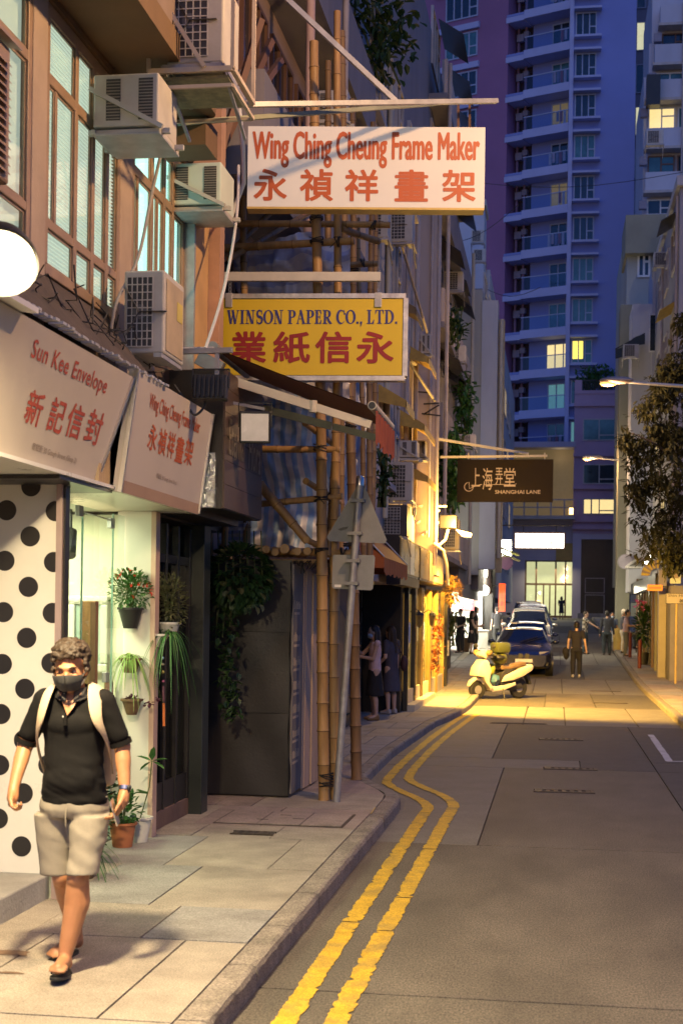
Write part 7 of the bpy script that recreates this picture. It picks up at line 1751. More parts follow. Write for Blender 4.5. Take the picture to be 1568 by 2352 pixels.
    mb = MB(); mb.bar((-hw * .62, we * yk + .02, lerp_tab(roof, we) + .005), (hw * .62, we * yk + .02, lerp_tab(roof, we) + .005), .06, .02); mb.build('windscreen_strip', m_mirror, t, local=True)
    mb = MB()
    for s in (-1, 1): mb.bar((s * .1, ws * yk - .02, lerp_tab(roof, ws) + .02), (s * .1 + .55, ws * yk + .28, lerp_tab(roof, ws + .28) + .03), .02)
    mb.build('wipers', m_black, t, local=True); return t
def paintm(name, c): return mat(name, c, .22, .35, var=.04, coat=1.0, spec=.6)
p = onG(1215, 1556); y0 = p.y
car('dark blue saloon car parked first in the row behind the scooter', (-.92, y0, gz(y0 + 2)), R(2), paintm('paint_midnight', (.012, .016, .05)), 4.7, 1.82)
car('second dark blue car directly behind the first saloon', (-.95, y0 + 5.4, gz(y0 + 7.5)), R(1), paintm('paint_blue', (.015, .03, .12)), 4.6, 1.78)
car('silver people carrier with pale roof in the middle of the row', (-.98, y0 + 11.6, gz(y0 + 14)), R(1), paintm('paint_silver', (.50, .48, .42)), 4.7, 1.80, 'mpv')
car('grey blue van behind the silver people carrier', (-1.0, y0 + 19.2, gz(y0 + 21.5)), R(1), paintm('paint_greyblue', (.16, .20, .34)), 4.8, 1.82, 'mpv')
car('dark car last in the row before the lit doors', (-1.3, y0 + 27, gz(y0 + 29)), R(1), paintm('paint_black', (.012, .012, .016)), 4.6, 1.80, 'mpv')

# scooter: front to local -X
a, b = onG(1085, 1606), onG(1200, 1606)
c = (a + b) / 2; sc_ = T('motor_scooter', 'white motor scooter with windshield parked in the yellow light', 'scooter', (c.x, 33.75, 0), R(40), None, Matrix.Scale(.95, 4))
m_sw = mat('scooter_white', (.66, .60, .48), .3, var=.06, coat=.6); m_sdark = mat('scooter_dark', (.03, .03, .03), .5, var=.2)
k = .60
for x, r_, nm in ((-.66, .235, 'front_wheel'), (.62, .26, 'rear_wheel')):
    mb = MB(); mb.lathe([(.15, -.05), (r_ - .03, -.055), (r_, -.03), (r_, .03), (r_ - .03, .055), (.15, .05)], (x, 0, r_), 22, 'Y'); wl = mb.build(nm, m_rubber, sc_, True, local=True)
    mb = MB(); mb.lathe([(.02, -.06), (.15, -.045), (.155, 0), (.15, .045), (.02, .06)], (x, 0, r_), 14, 'Y'); mb.build('hub', m_steel, wl, True, local=True)
def sprism(name, pts, w0, m, bevel=.02, y0=None):
    mb = MB(); mb.prism([(x, -w0 / 2, z) for x, z in pts], (0, w0, 0)); return mb.build(name, m, sc_, True, bevel, local=True)
sprism('front_mudguard', [(-.93, .32), (-.88, .46), (-.74, .54), (-.58, .52), (-.44, .40), (-.52, .36), (-.6, .45), (-.74, .47), (-.85, .40)], .15, m_sw, .015)
sprism('leg_shield', [(-.78, .58), (-.72, .80), (-.56, .98), (-.44, .96), (-.34, .70), (-.40, .44), (-.26, .26), (-.36, .22), (-.52, .42), (-.58, .54)], .36, m_sw, .03)
sprism('headlight_cowl', [(-.62, 1.06), (-.60, 1.16), (-.46, 1.20), (-.34, 1.10), (-.28, 1.02), (-.42, 1.0), (-.5, .99)], .30, m_sw, .03)
mb = MB(); mb.ball((-.585, 0, 1.09), (.05, .10, .055), 12, 8); mb.build('headlight', mat('headlight', (.5, .5, .55), .1), sc_, True, local=True)
mb = MB(); mb.tube([(-.60, 0, .30), (-.46, 0, 1.0)], .04, 8); mb.build('fork', m_sdark, sc_, local=True)
mb = MB(); mb.tube([(-.28, -.34, 1.08), (-.36, -.18, 1.10), (-.40, 0, 1.08), (-.36, .18, 1.10), (-.28, .34, 1.08)], .02, 8); mb.build('handlebar', m_sdark, sc_, True, local=True)
for s in (-1, 1):
    mb = MB(); mb.tube([(-.38, s * .26, 1.10), (-.44, s * .34, 1.26)], .01, 6); mb.ball((-.44, s * .36, 1.31), (.03, .08, .055), 10, 8); mb.build('mirror', m_sdark, sc_, True, local=True)
    mb = MB(); mb.ball((-.50, s * .26, 1.14), (.09, .06, .08), 10, 8); mb.build('hand_guard', mat('glove_brown', (.18, .12, .05), .7, var=.3), sc_, True, local=True)
mb = MB(); mb.grid(lambda u, v: (-.50 + .16 * v + .05 * (2 * u - 1) ** 2, (2 * u - 1) * .24 * (1 - .35 * v ** 3), 1.12 + .42 * v), 12, 8); mb.build('windshield', glass('windshield_clear', (.85, .88, .88), .06), sc_, True, local=True)
sprism('floorboard', [(-.40, .24), (-.34, .32), (.05, .34), (.42, .42), (.45, .34), (.10, .22), (-.30, .18)], .30, m_sw, .02)
sprism('centre_body', [(-.02, .32), (-.02, .62), (.10, .74), (.66, .74), (.62, .50), (.30, .36)], .28, m_sdark, .02)
sprism('rear_fairing', [(-.02, .42), (.08, .58), (.50, .74), (.92, .86), (.98, .80), (.94, .70), (.66, .56), (.34, .46)], .36, m_sw, .03)
sprism('seat', [(-.04, .72), (.02, .84), (.24, .80), (.44, .88), (.74, .92), (.80, .84), (.60, .78), (.3, .73)], .27, mat('seat_brown', (.14, .09, .05), .5, var=.2), .03)
mb = MB(); mb.box(.93, .985, -.1, .1, .76, .83); mb.build('tail_light', mat('tail_red', (.5, .02, .02), .3, emit=.15, ecol=(1, .05, .03)), sc_, local=True)
mb = MB(); mb.tube([(.15, .16, .30), (.5, .19, .30), (.85, .2, .42)], [.04, .05, .06], 10); mb.build('exhaust', m_sdark, sc_, True, local=True)
mb = MB(); mb.tube([(.02, -.15, .26), (.0, -.26, .0)], .014, 6); mb.build('side_stand', m_sdark, sc_, local=True)
sprism('engine_block', [(.20, .36), (.30, .42), (.66, .38), (.72, .26), (.3, .2)], .18, m_sdark, .02)
sprism('rear_mudguard', [(.82, .62), (.90, .6), (1.0, .36), (.94, .34), (.86, .5)], .14, m_sdark, .01)
t = T('helmet_box', 'olive green top box and helmet strapped on the scooter seat', 'helmet', (c.x + .0, 33.8, .85)); Mx = WM[sc_]
m_ol = mat('box_olive', (.10, .11, .02), .3, var=.2, coat=.5)
mb = MB(); mb.ball((.02, 0, 1.0), (.21, .19, .17), 16, 10); mb.xf(Mx); mb.build('helmet_shell', m_ol, t, True)
mb = MB(); mb.box(-.16, .24, -.18, .18, 1.14, 1.40); mb.xf(Mx); mb.build('box', mat('box_green', (.06, .07, .02), .35, var=.2, coat=.4), t, True, .05)
mb = MB(); mb.ball((-.05, -.02, 1.02), (.2, .2, .1), 12, 8); mb.xf(Mx); mb.build('visor', m_black, t, True)
t = T('plastic_bag', 'crumpled blue plastic bag on the scooter footboard', 'bag', (c.x - .2, 33.6, .35)); mb = MB(); mb.ball((-.18, -.05, .46), (.15, .17, .15), 16, 12)
mb.v = [v + Vector((noise.noise(v * 9), noise.noise(v * 9 + Vector((5, 0, 0))), noise.noise(v * 9 + Vector((0, 5, 0))))) * .05 for v in mb.v]; mb.xf(Mx); mb.build('bag', mat('bag_blue', (.05, .13, .22), .3, var=.3), t, True)
mb = MB(); mb.ball((-.24, 0, .72), (.1, .13, .16), 14, 10); mb.v = [v + Vector((noise.noise(v * 9), 0, noise.noise(v * 9 + Vector((0, 5, 0))))) * .04 for v in mb.v]; mb.xf(Mx); t2 = T('green_bag', 'yellow green bag hanging from the scooter hook', 'bag', (c.x - .3, 33.6, .7)); mb.build('bag', mat('bag_green', (.22, .24, .03), .35, var=.3), t2, True)
mb = MB(); mb.tube([(-.3, 0, .86), (-.36, 0, .95)], .012, 6); mb.xf(Mx); mb.build('strap', m_black, t2)
# ================================================================== PEOPLE
def blob(name, shapes, voxel, m, smooth_it=6, disp=None, smooth_f=.5):
    """one continuous surface grown over overlapping tapered limbs and ellipsoids"""
    mb = MB()
    for s in shapes:
        if s[0] == 'c':      # tapered capsule a, b, ra, rb
            a, b, ra, rb = Vector(s[1]), Vector(s[2]), s[3], s[4]
            L = (b - a).length; pts = []; rs = []; d = (b - a).normalized()
            for i in range(4): t = math.pi / 2 * (1 - i / 4); pts.append(a - d * ra * math.sin(t)); rs.append(max(.0005, ra * math.cos(t)))
            pts.append(a); rs.append(ra); pts.append(b); rs.append(rb)
            for i in range(1, 5): t = math.pi / 2 * i / 4; pts.append(b + d * rb * math.sin(t)); rs.append(max(.0005, rb * math.cos(t)))
            mb.tube(pts, rs, 14)
        elif s[0] == 'e':    # ellipsoid centre, radii, optional rotation
            k = len(mb.v); mb.ball((0, 0, 0), s[2], 18, 12); M = Matrix.Translation(Vector(s[1]))
            if len(s) > 3: M = M @ s[3]
            for i in range(k, len(mb.v)): mb.v[i] = M @ mb.v[i]
        elif s[0] == 'l':    # loft of elliptic rings (centre, rx, ry)
            k = len(mb.v); n = 24
            for cc, rx, ry in s[1]:
                for q in range(n): t = 2 * math.pi * q / n; ct, st_ = math.cos(t), math.sin(t); e_ = .85; mb.v.append(Vector(cc) + Vector((rx * math.copysign(abs(ct) ** e_, ct), ry * math.copysign(abs(st_) ** e_, st_), 0)))
            for i in range(len(s[1]) - 1):
                for q in range(n): q2 = (q + 1) % n; mb.f.append((k + i * n + q, k + i * n + q2, k + (i + 1) * n + q2, k + (i + 1) * n + q))
            mb.f.append(tuple(k + q for q in range(n))[::-1]); mb.f.append(tuple(k + (len(s[1]) - 1) * n + q for q in range(n)))
    me = mb.mesh(name); ob = bpy.data.objects.new('tmp', me)
    md = ob.modifiers.new('r', 'REMESH'); md.mode = 'VOXEL'; md.voxel_size = voxel; md.use_smooth_shade = True
    sm = ob.modifiers.new('s', 'SMOOTH'); sm.iterations = smooth_it; sm.factor = smooth_f
    out = evaluated(ob); bpy.data.objects.remove(ob); bpy.data.meshes.remove(me)
    out.name = name
    if disp:
        n_ = len(out.vertices); co = [0.0] * (3 * n_); no = [0.0] * (3 * n_); out.vertices.foreach_get('co', co); out.vertex_normals.foreach_get('vector', no)
        for i in range(0, 3 * n_, 3):
            d_ = disp(Vector(co[i:i + 3]), Vector(no[i:i + 3])); co[i] += d_.x; co[i + 1] += d_.y; co[i + 2] += d_.z
        out.vertices.foreach_set('co', co); out.update()
    for p in out.polygons: p.use_smooth = True
    out.materials.clear(); out.materials.append(m); return out
m_skin = mat('skin', (.42, .195, .09), .5, var=.1, scale=12, sss=.1); m_skin2 = mat('skin_pale', (.52, .34, .25), .5, var=.08, scale=12, sss=.1)
m_hair_b = mat('hair_brown', (.028, .016, .008), .65, var=.4, scale=60); m_hair_k = mat('hair_black', (.012, .01, .009), .5, var=.3, scale=60)
m_polo = mat('polo_black', (.0065, .006, .006), .85, spec=.2, var=.15, scale=20, bump=.15, bscale=220); m_short = mat('shorts_khaki', (.27, .24, .19), .85, var=.08, scale=14, bump=.1, bscale=160)
m_mask = mat('face_mask_grey', (.055, .055, .053), .8, var=.1); m_strap = mat('strap_tan', (.55, .43, .29), .8, var=.1, bump=.1, bscale=90)

def P3(x, y, z): return Vector((x, y, z))
# the walking man, facing local -Y; x to the right of the picture
man = T('person', 'walking man in black polo and khaki shorts with grey face mask and tan backpack', 'person', (-2.415, 6.92, KT), R(6), None, Matrix.Scale(.975, 4))
shx = .018
LS, RS = P3(-.155, .03, 1.395), P3(.18, .01, 1.395)          # shoulders: picture left, picture right
LE, LW = P3(-.252, .06, 1.15), P3(-.272, -.08, .945); LH = P3(-.262, -.13, .87)
RE, RW = P3(.262, .05, 1.15), P3(.292, -.02, .935); RH = P3(.288, -.045, .85)
LHp, RHp = P3(-.085, .05, .86), P3(.095, .03, .86)
LK, RK = P3(-.042, .04, .475), P3(.066, -.07, .485)
LA, RA = P3(-.03, .33, .10), P3(.018, -.13, .095)
HD = P3(.003, -.035, 1.555)
TL_ = Matrix.Rotation(R(6), 4, 'X') @ Matrix.Rotation(R(-3), 4, 'Y') @ Matrix.Diagonal((1.04, 1.0, .93, 1))
def hp(x, y, z): return HD + (TL_ @ Vector((x, y, z)))
bodyS = [('c', P3(.01, .04, 1.34), P3(.008, .0, 1.48), .066, .06), ('c', LS, LE, .048, .045), ('c', LE, LE.lerp(LW, .35), .042, .041), ('c', LE.lerp(LW, .3), LW, .041, .028),
         ('c', RS, RE, .048, .046), ('c', RE, RE.lerp(RW, .35), .042, .042), ('c', RE.lerp(RW, .3), RW, .042, .029),
         ('l', [(P3(.015, .05, .84), .14, .10), (P3(.015, .04, 1.0), .132, .10), (P3(.015, .04, 1.15), .13, .095), (P3(.015, .04, 1.32), .145, .09), (P3(.012, .04, 1.40), .10, .06)]),
         ('c', LHp, LK, .07, .056), ('c', RHp, RK, .07, .058), ('c', LK, LK.lerp(LA, .35) + P3(0, .02, 0), .055, .063), ('c', LK.lerp(LA, .3) + P3(0, .02, 0), LA, .063, .035), ('e', LK + P3(0, -.02, 0), (.05, .05, .06)),
         ('c', RK, RK.lerp(RA, .35) + P3(.012, .025, 0), .058, .067), ('c', RK.lerp(RA, .3) + P3(.012, .025, 0), RA, .067, .037), ('e', RK + P3(0, -.02, 0), (.052, .05, .06))]
# head
bodyS += [('e', hp(0, .01, .05), (.076, .094, .098), TL_), ('e', hp(0, -.022, -.03), (.066, .072, .082), TL_), ('e', hp(0, -.045, -.085), (.042, .042, .034), TL_), ('e', hp(0, -.082, .018), (.052, .02, .018), TL_),
          ('c', hp(0, -.088, .0), hp(0, -.108, -.036), .010, .015), ('e', hp(-.076, .01, -.01), (.012, .022, .034), TL_), ('e', hp(.076, .01, -.01), (.012, .022, .034), TL_), ('e', hp(-.035, -.072, -.03), (.022, .018, .02), TL_), ('e', hp(.035, -.072, -.03), (.022, .018, .02), TL_)]
# hands: left of the picture is a loose fist, right one holds a phone
def hand(W, H, side, curl, spread=.019):
    out = []; d = (H - W).normalized(); fwd = P3(0, -1, 0); ax = P3(side, 0, 0)
    out.append(('c', W, W.lerp(H, .5), .029, .031))
    for i in range(4):
        o = W.lerp(H, .75) + fwd * ((1.5 - i) * spread) + d * (.004 * (i in (1, 2)))
        out.append(('c', W.lerp(H, .25) + fwd * ((1.5 - i) * spread * .8), o, .017, .0145))
        L = (.040, .045, .042, .034)[i]; dr = d.copy(); p = o
        for s_, rr in ((1.0, .0105), (.75, .0095), (.6, .0085)):
            dr = (Matrix.Rotation(curl * side, 3, 'Y') @ dr).normalized(); q = p + dr * L * s_; out.append(('c', p, q, rr, rr * .92)); p = q
    b = W.lerp(H, .3) + fwd * .03; m_ = b + fwd * .024 + d * .032 - ax * .006; e = m_ + d * .034 - ax * .012 + fwd * .004
    out += [('c', b, m_, .0145, .0125), ('c', m_, e, .012, .0095)]
    return out
bodyS += hand(LW, LH + P3(.0, -.02, -.03), -1, R(52)) + hand(RW, RH + P3(-.005, -.02, -.025), 1, R(28))
# feet
def foot(A, toe, w=.042):
    d = (toe - A).normalized(); out = [('c', A, A + P3(0, .03, -.045), .034, .034), ('c', A + P3(0, -.01, -.02), toe, .036, .030)]
    fl = (toe - A); fl.z = fl.z * 1; s = d.cross(P3(0, 0, 1)).normalized()
    for i in range(5): o = toe + s * ((i - 2) * .017); out.append(('c', o - d * .02, o + d * (.036 - .006 * abs(i - 1)) + P3(0, 0, -.004), .0125 if i != 0 else .015, .0095))
    return out
RT, LT = RA + P3(.01, -.185, -.018), LA + P3(-.075, -.165, -.058)
bodyS += foot(RA, RT) + foot(LA, LT)
def musc(co, no): return no * (.0015 * noise.noise(co * 22))
me = blob('body', bodyS, .0062, m_skin, 5, musc); link('body', me, man, True)
# eyes, brows
for s in (-1, 1):
    mb = MB(); mb.ball(hp(s * .032, -.0815, .0), (.0125, .007, .0055), 10, 8); mb.build('eye', mat('eye_white', (.5, .45, .42), .3), man, True, local=True); mb = MB(); mb.ball(hp(s * .032 - .002, -.0875, -.001), (.005, .003, .0045), 8, 6); mb.build('pupil', m_black, man, True, local=True)
    mb = MB(); mb.tube([hp(s * .013, -.096, .017), hp(s * .032, -.097, .024), hp(s * .052, -.084, .019)], [.004, .0055, .003], 6); mb.build('eyebrow', m_hair_b, man, True, local=True)
    mb = MB(); mb.tube([hp(s * .018, -.087, .006), hp(s * .032, -.091, .0095), hp(s * .047, -.082, .005)], [.002, .003, .002], 6); mb.build('eyelid', mat('skin_lid', (.30, .13, .06), .6), man, True, local=True)
# mask with centre seam
def maskf(u, v):
    x = (2 * u - 1); z = -.022 - .088 * v; w_ = .074 * (1 - .30 * v ** 2); px = x * w_
    zz_ = z + (.010 * (1 - abs(x)) if v < .3 else 0) - .022 * abs(x) * (1 - v) * 0
    yy = -.072 - .060 * (1 - abs(x) ** 1.6) * (1 - .35 * (v - .35) ** 2) + (.03 * v * v)
    return hp(px, yy, zz_)
mb = MB(); mb.grid(maskf, 24, 14); mk = mb.build('face_mask', m_mask, man, True, local=True)
mb = MB(); mb.tube([maskf(.5, v / 10) + P3(0, -.0015, 0) for v in range(11)], .0022, 6); mb.build('seam', m_dark, mk, True, local=True)
for s in (-1, 1): mb = MB(); e = maskf(0 if s < 0 else 1, .1); e2 = maskf(0 if s < 0 else 1, .7); mb.tube([e, hp(s * .084, .025, .005), hp(s * .084, .028, -.03), e2], .0025, 5); mb.build('ear_loop', m_mask, mk, True, local=True)
# curly hair
rh = random.Random(6); hs_ = [('e', hp(0, .028, .078), (.088, .098, .088), TL_), ('e', hp(0, .05, .0), (.082, .07, .085), TL_)]
for i in range(420):
    d = rdir(rh, -.35, 1)
    if d.z < .42 and d.y < -.2: continue
    if d.z < .05 and d.y < .1: continue
    c_ = hp(d.x * .088, .028 + d.y * .098, .072 + d.z * .088); hs_.append(('e', c_, (rh.uniform(.011, .018),) * 3))
for i in range(26):
    x = rh.uniform(-.068, .068); hs_.append(('e', hp(x, -.066 - .018 * (1 - (x / .08) ** 2) + rh.uniform(-.004, .006), .098 + rh.uniform(-.014, .018) - .02 * abs(x) / .07), (.015, .014, .014)))
for s in (-1, 1):
    for i in range(14): hs_.append(('e', hp(s * (.080 + rh.uniform(-.006, .006)), rh.uniform(-.02, .05), rh.uniform(-.01, .09)), (.012, .013, .014)))
me = blob('hair', hs_, .0048, m_hair_b, 1, lambda c, n: n * (.0035 * noise.noise(c * 120) + .006 * noise.noise(c * 60))); link('hair', me, man, True)
# polo shirt: torso loft and sleeves
def fold(co, no):
    a = .006 * noise.noise(Vector((co.x * 5, co.y * 5, co.z * 16))) + .003 * noise.noise(Vector((co.x * 14 + co.z * 9, co.y * 12, co.z * 22)))
    k = max(0, min(1, (1.15 - co.z) / .25)); return no * (a * (.6 + 1.5 * k) + .0035 * k * noise.noise(Vector((co.x * 9, co.y * 9, co.z * 45 + co.x * 20))))
torso = ('l', [(P3(.02, .045, .832), .168, .125), (P3(.02, .035, .88), .170, .130), (P3(.017, .03, .98), .160, .130), (P3(.014, .03, 1.06), .152, .124), (P3(.014, .035, 1.14), .154, .118), (P3(.014, .04, 1.24), .164, .120), (P3(.014, .045, 1.32), .168, .114), (P3(.014, .045, 1.37), .156, .10), (P3(.012, .045, 1.415), .122, .082), (P3(.012, .045, 1.447), .078, .064)])
LSl, RSl = LS.lerp(LE, .74), RS.lerp(RE, .74)
me = blob('polo_shirt', [torso, ('c', LS + P3(.012, 0, .0), LSl, .060, .057), ('c', RS + P3(-.012, 0, 0), RSl, .060, .058), ('c', P3(-.07, .045, 1.425), LS, .032, .052), ('c', P3(.09, .045, 1.425), RS, .032, .052), ('e', P3(.015, -.045, 1.27), (.13, .05, .07)), ('e', P3(.018, -.06, .98), (.13, .05, .1))], .0085, m_polo, 5, fold)
shirt = link('polo_shirt', me, man, True)
for S0, E0 in ((LS, LE), (RS, RE)):
    d = (E0 - S0).normalized(); c_ = S0.lerp(E0, .9); mb = MB(); mb.tube([c_ - d * .012, c_ + d * .014], .0585, 20, False); mb.tube([c_ + d * .014, c_ - d * .012], .054, 20, False); mb.build('sleeve_hem', m_polo, shirt, True, local=True)
# open neck and collar
mb = MB(); mb.add([P3(-.052, -.046, 1.435), P3(.066, -.046, 1.435), P3(.030, -.090, 1.355), P3(.005, -.0985, 1.322)], [(0, 3, 2, 1)]); mb.build('bare_neck', m_skin, man, local=True)
def collar(s):
    mb = MB(); n = 10
    def f(u, v):
        t = math.pi * (1.02 - u * .95) / 1.0; ang = math.pi / 2 - u * math.pi * .93; rr = .068 + .024 * v
        x = .010 + s * rr * math.cos(ang) * 1.08; y = .03 + rr * math.sin(ang) * 1.02; z = 1.484 - .03 * u - (.040 + .026 * u ** 3) * v
        return P3(x, y - .012 * u * v - .008 * u, z)
    mb.grid(f, n, 4); mb.grid(lambda u, v: f(u, 1 - v) + P3(0, 0, -.003), n, 4); mb.build('collar', mat('collar_black', (.03, .028, .027), .8, var=.1), shirt, True, local=True)
collar(-1); collar(1)
mb = MB(); mb.tube([P3(-.006, -.1025, 1.325), P3(-.002, -.107, 1.27)], .011, 8); mb.build('placket', m_polo, shirt, True, local=True)
mb = MB(); mb.ball(P3(-.012, -.109, 1.315), (.0065, .004, .0065), 8, 6); mb.build('button', m_potwhite, shirt, True, local=True)
# shorts
def sfold(co, no):
    kk = 1.0 if co.x > .01 else .55
    return no * kk * (.009 * noise.noise(Vector((co.x * 7 + co.z * 6, co.y * 7, co.z * 11 + co.x * 6))) + .004 * noise.noise(Vector((co.x * 18, co.y * 14, co.z * 26 + co.x * 10))))
Lh, Rh = LHp.lerp(LK, .94) + P3(-.015, .01, .0), RHp.lerp(RK, .90) + P3(.008, 0, .0)
def leg_l(a, b, r0, r1): return ('l', [(b, r1, r1 * 1.02), (b.lerp(a, .35), r1 * .99, r1 * 1.03), (b.lerp(a, .7), r0 * .98, r0 * 1.05), (a, r0, r0 * 1.08)])
me = blob('shorts', [('l', [(P3(.018, .05, .79), .172, .13), (P3(.018, .045, .83), .182, .138), (P3(.018, .045, .90), .172, .130)]), leg_l(LHp + P3(-.012, .0, -.06), Lh + P3(-.012, .0, -.02), .098, .088), leg_l(RHp + P3(.012, -.012, -.06), Rh + P3(.012, -.012, -.015), .100, .086)], .0085, m_short, 4, sfold); shorts = link('shorts', me, man, True)
mb = MB(); mb.tube([P3(.005, -.085, .86), P3(.004, -.1, .80), P3(.004, -.09, .75)], .004, 6); mb.build('fly_seam', mat('shorts_seam', (.25, .22, .17), .9), shorts, True, local=True)
# backpack
bp = T('backpack', 'tan canvas backpack whose straps cross the front of the black polo', 'backpack', WM[man] @ P3(0, .2, .95)); mb = MB(); mb.box(-.15, .19, .165, .30, .92, 1.40); mb.xf(WM[man]); mb.build('bag', m_strap, bp, True, .04)
def strapf(s):
    path = [P3(.012 + s * .10, .16, 1.38), P3(.012 + s * .106, .09, 1.462), P3(.012 + s * .110, .0, 1.458), P3(.012 + s * .118, -.058, 1.412), P3(.012 + s * .130, -.090, 1.345), P3(.012 + s * .142, -.088, 1.285), P3(.012 + s * .168, -.045, 1.225), P3(.012 + s * .180, .04, 1.12), P3(.012 + s * .172, .15, 1.0)]
    wd = [.04, .042, .043, .043, .040, .032, .014, .010, .010]; mb = MB(); k = len(mb.v)
    for i, p in enumerate(path):
        q0, q1 = path[max(0, i - 1)], path[min(len(path) - 1, i + 1)]; d = (q1 - q0).normalized(); o = (p - P3(.014, .04, p.z if p.z < 1.38 else 1.3)).normalized(); a = d.cross(o).normalized()
        for w_, h_ in ((-1, .004), (-1, .016), (0, .02), (1, .016), (1, .004)): mb.v.append(p + a * wd[i] * w_ + o * h_)
    for i in range(len(path) - 1):
        for j in range(5): j2 = (j + 1) % 5; mb.f.append((k + i * 5 + j, k + i * 5 + j2, k + (i + 1) * 5 + j2, k + (i + 1) * 5 + j))
    mb.xf(WM[man]); me_ = mb.mesh('strap', m_strap); bm = bmesh.new(); bm.from_mesh(me_); bmesh.ops.recalc_face_normals(bm, faces=bm.faces); bm.to_mesh(me_); bm.free(); o = link('strap', me_, bp); md = o.modifiers.new('s', 'SUBSURF'); md.levels = md.render_levels = 2
strapf(-1); strapf(1)
# flip-flops, watch, phone
for A, TO, nm in ((RA, RT, 'front'), (LA, LT, 'rear')):
    d = (TO - A); d.normalize(); hl = A + P3(0, .035, -.083 if nm == 'front' else -.085); to = TO + d * .055 + P3(0, 0, -.028); s = (to - hl).normalized().cross(P3(0, 0, 1)).normalized()
    t = T('flip_flop', 'black flip flop on the man\'s leading foot, toe raised' if nm == 'front' else 'black flip flop on the man\'s trailing foot', 'sandal', WM[man] @ hl)
    out = []
    for i in range(20):
        q = 2 * math.pi * i / 20; f = .5 + .5 * math.cos(q); w_ = .042 + .012 * f; out.append(hl.lerp(to, f) + s * (w_ * math.sin(q)))
    up = s.cross((to - hl).normalized()); up = up if up.z > 0 else -up; mb = MB(); mb.prism(out, -up * .016); mb.xf(WM[man]); mb.build('sole', m_rubber, t, True, .003)
    mb = MB(); tm = hl.lerp(to, .78) + up * .036
    for q in (-1, 1): mb.tube([hl.lerp(to, .45) + s * (.05 * q) + up * .004, hl.lerp(to, .62) + s * (.036 * q) + up * .042, tm], .006, 6)
    mb.xf(WM[man]); mb.build('thong', m_rubber, t, True)
wt = T('wrist_watch', 'steel wrist watch with black face on the man\'s wrist', 'watch', WM[man] @ RW); d = (RH - RW).normalized(); c_ = RW - d * .012
mb = MB(); mb.tube([c_ - d * .010, c_ + d * .010], .0335, 20); mb.xf(WM[man]); mb.build('band', m_mirror, wt, True)
mb = MB(); mb.ball(c_ + P3(.024, -.022, 0), (.012, .012, .017), 12, 8); mb.xf(WM[man]); mb.build('case', m_black, wt, True)
phn = T('mobile_phone', 'silver mobile phone held in the man\'s hand', 'phone', WM[man] @ RH); mb = MB(); q = RH + P3(-.032, -.045, -.02); mb.box(-.004, .004, -.034, .034, -.068, .068); mb.xf(Matrix.Translation(q) @ Matrix.Rotation(R(12), 4, 'X') @ Matrix.Rotation(R(-14), 4, 'Y')); mb.xf(WM[man]); mb.build('slab', m_mirror, phn, True, .003)

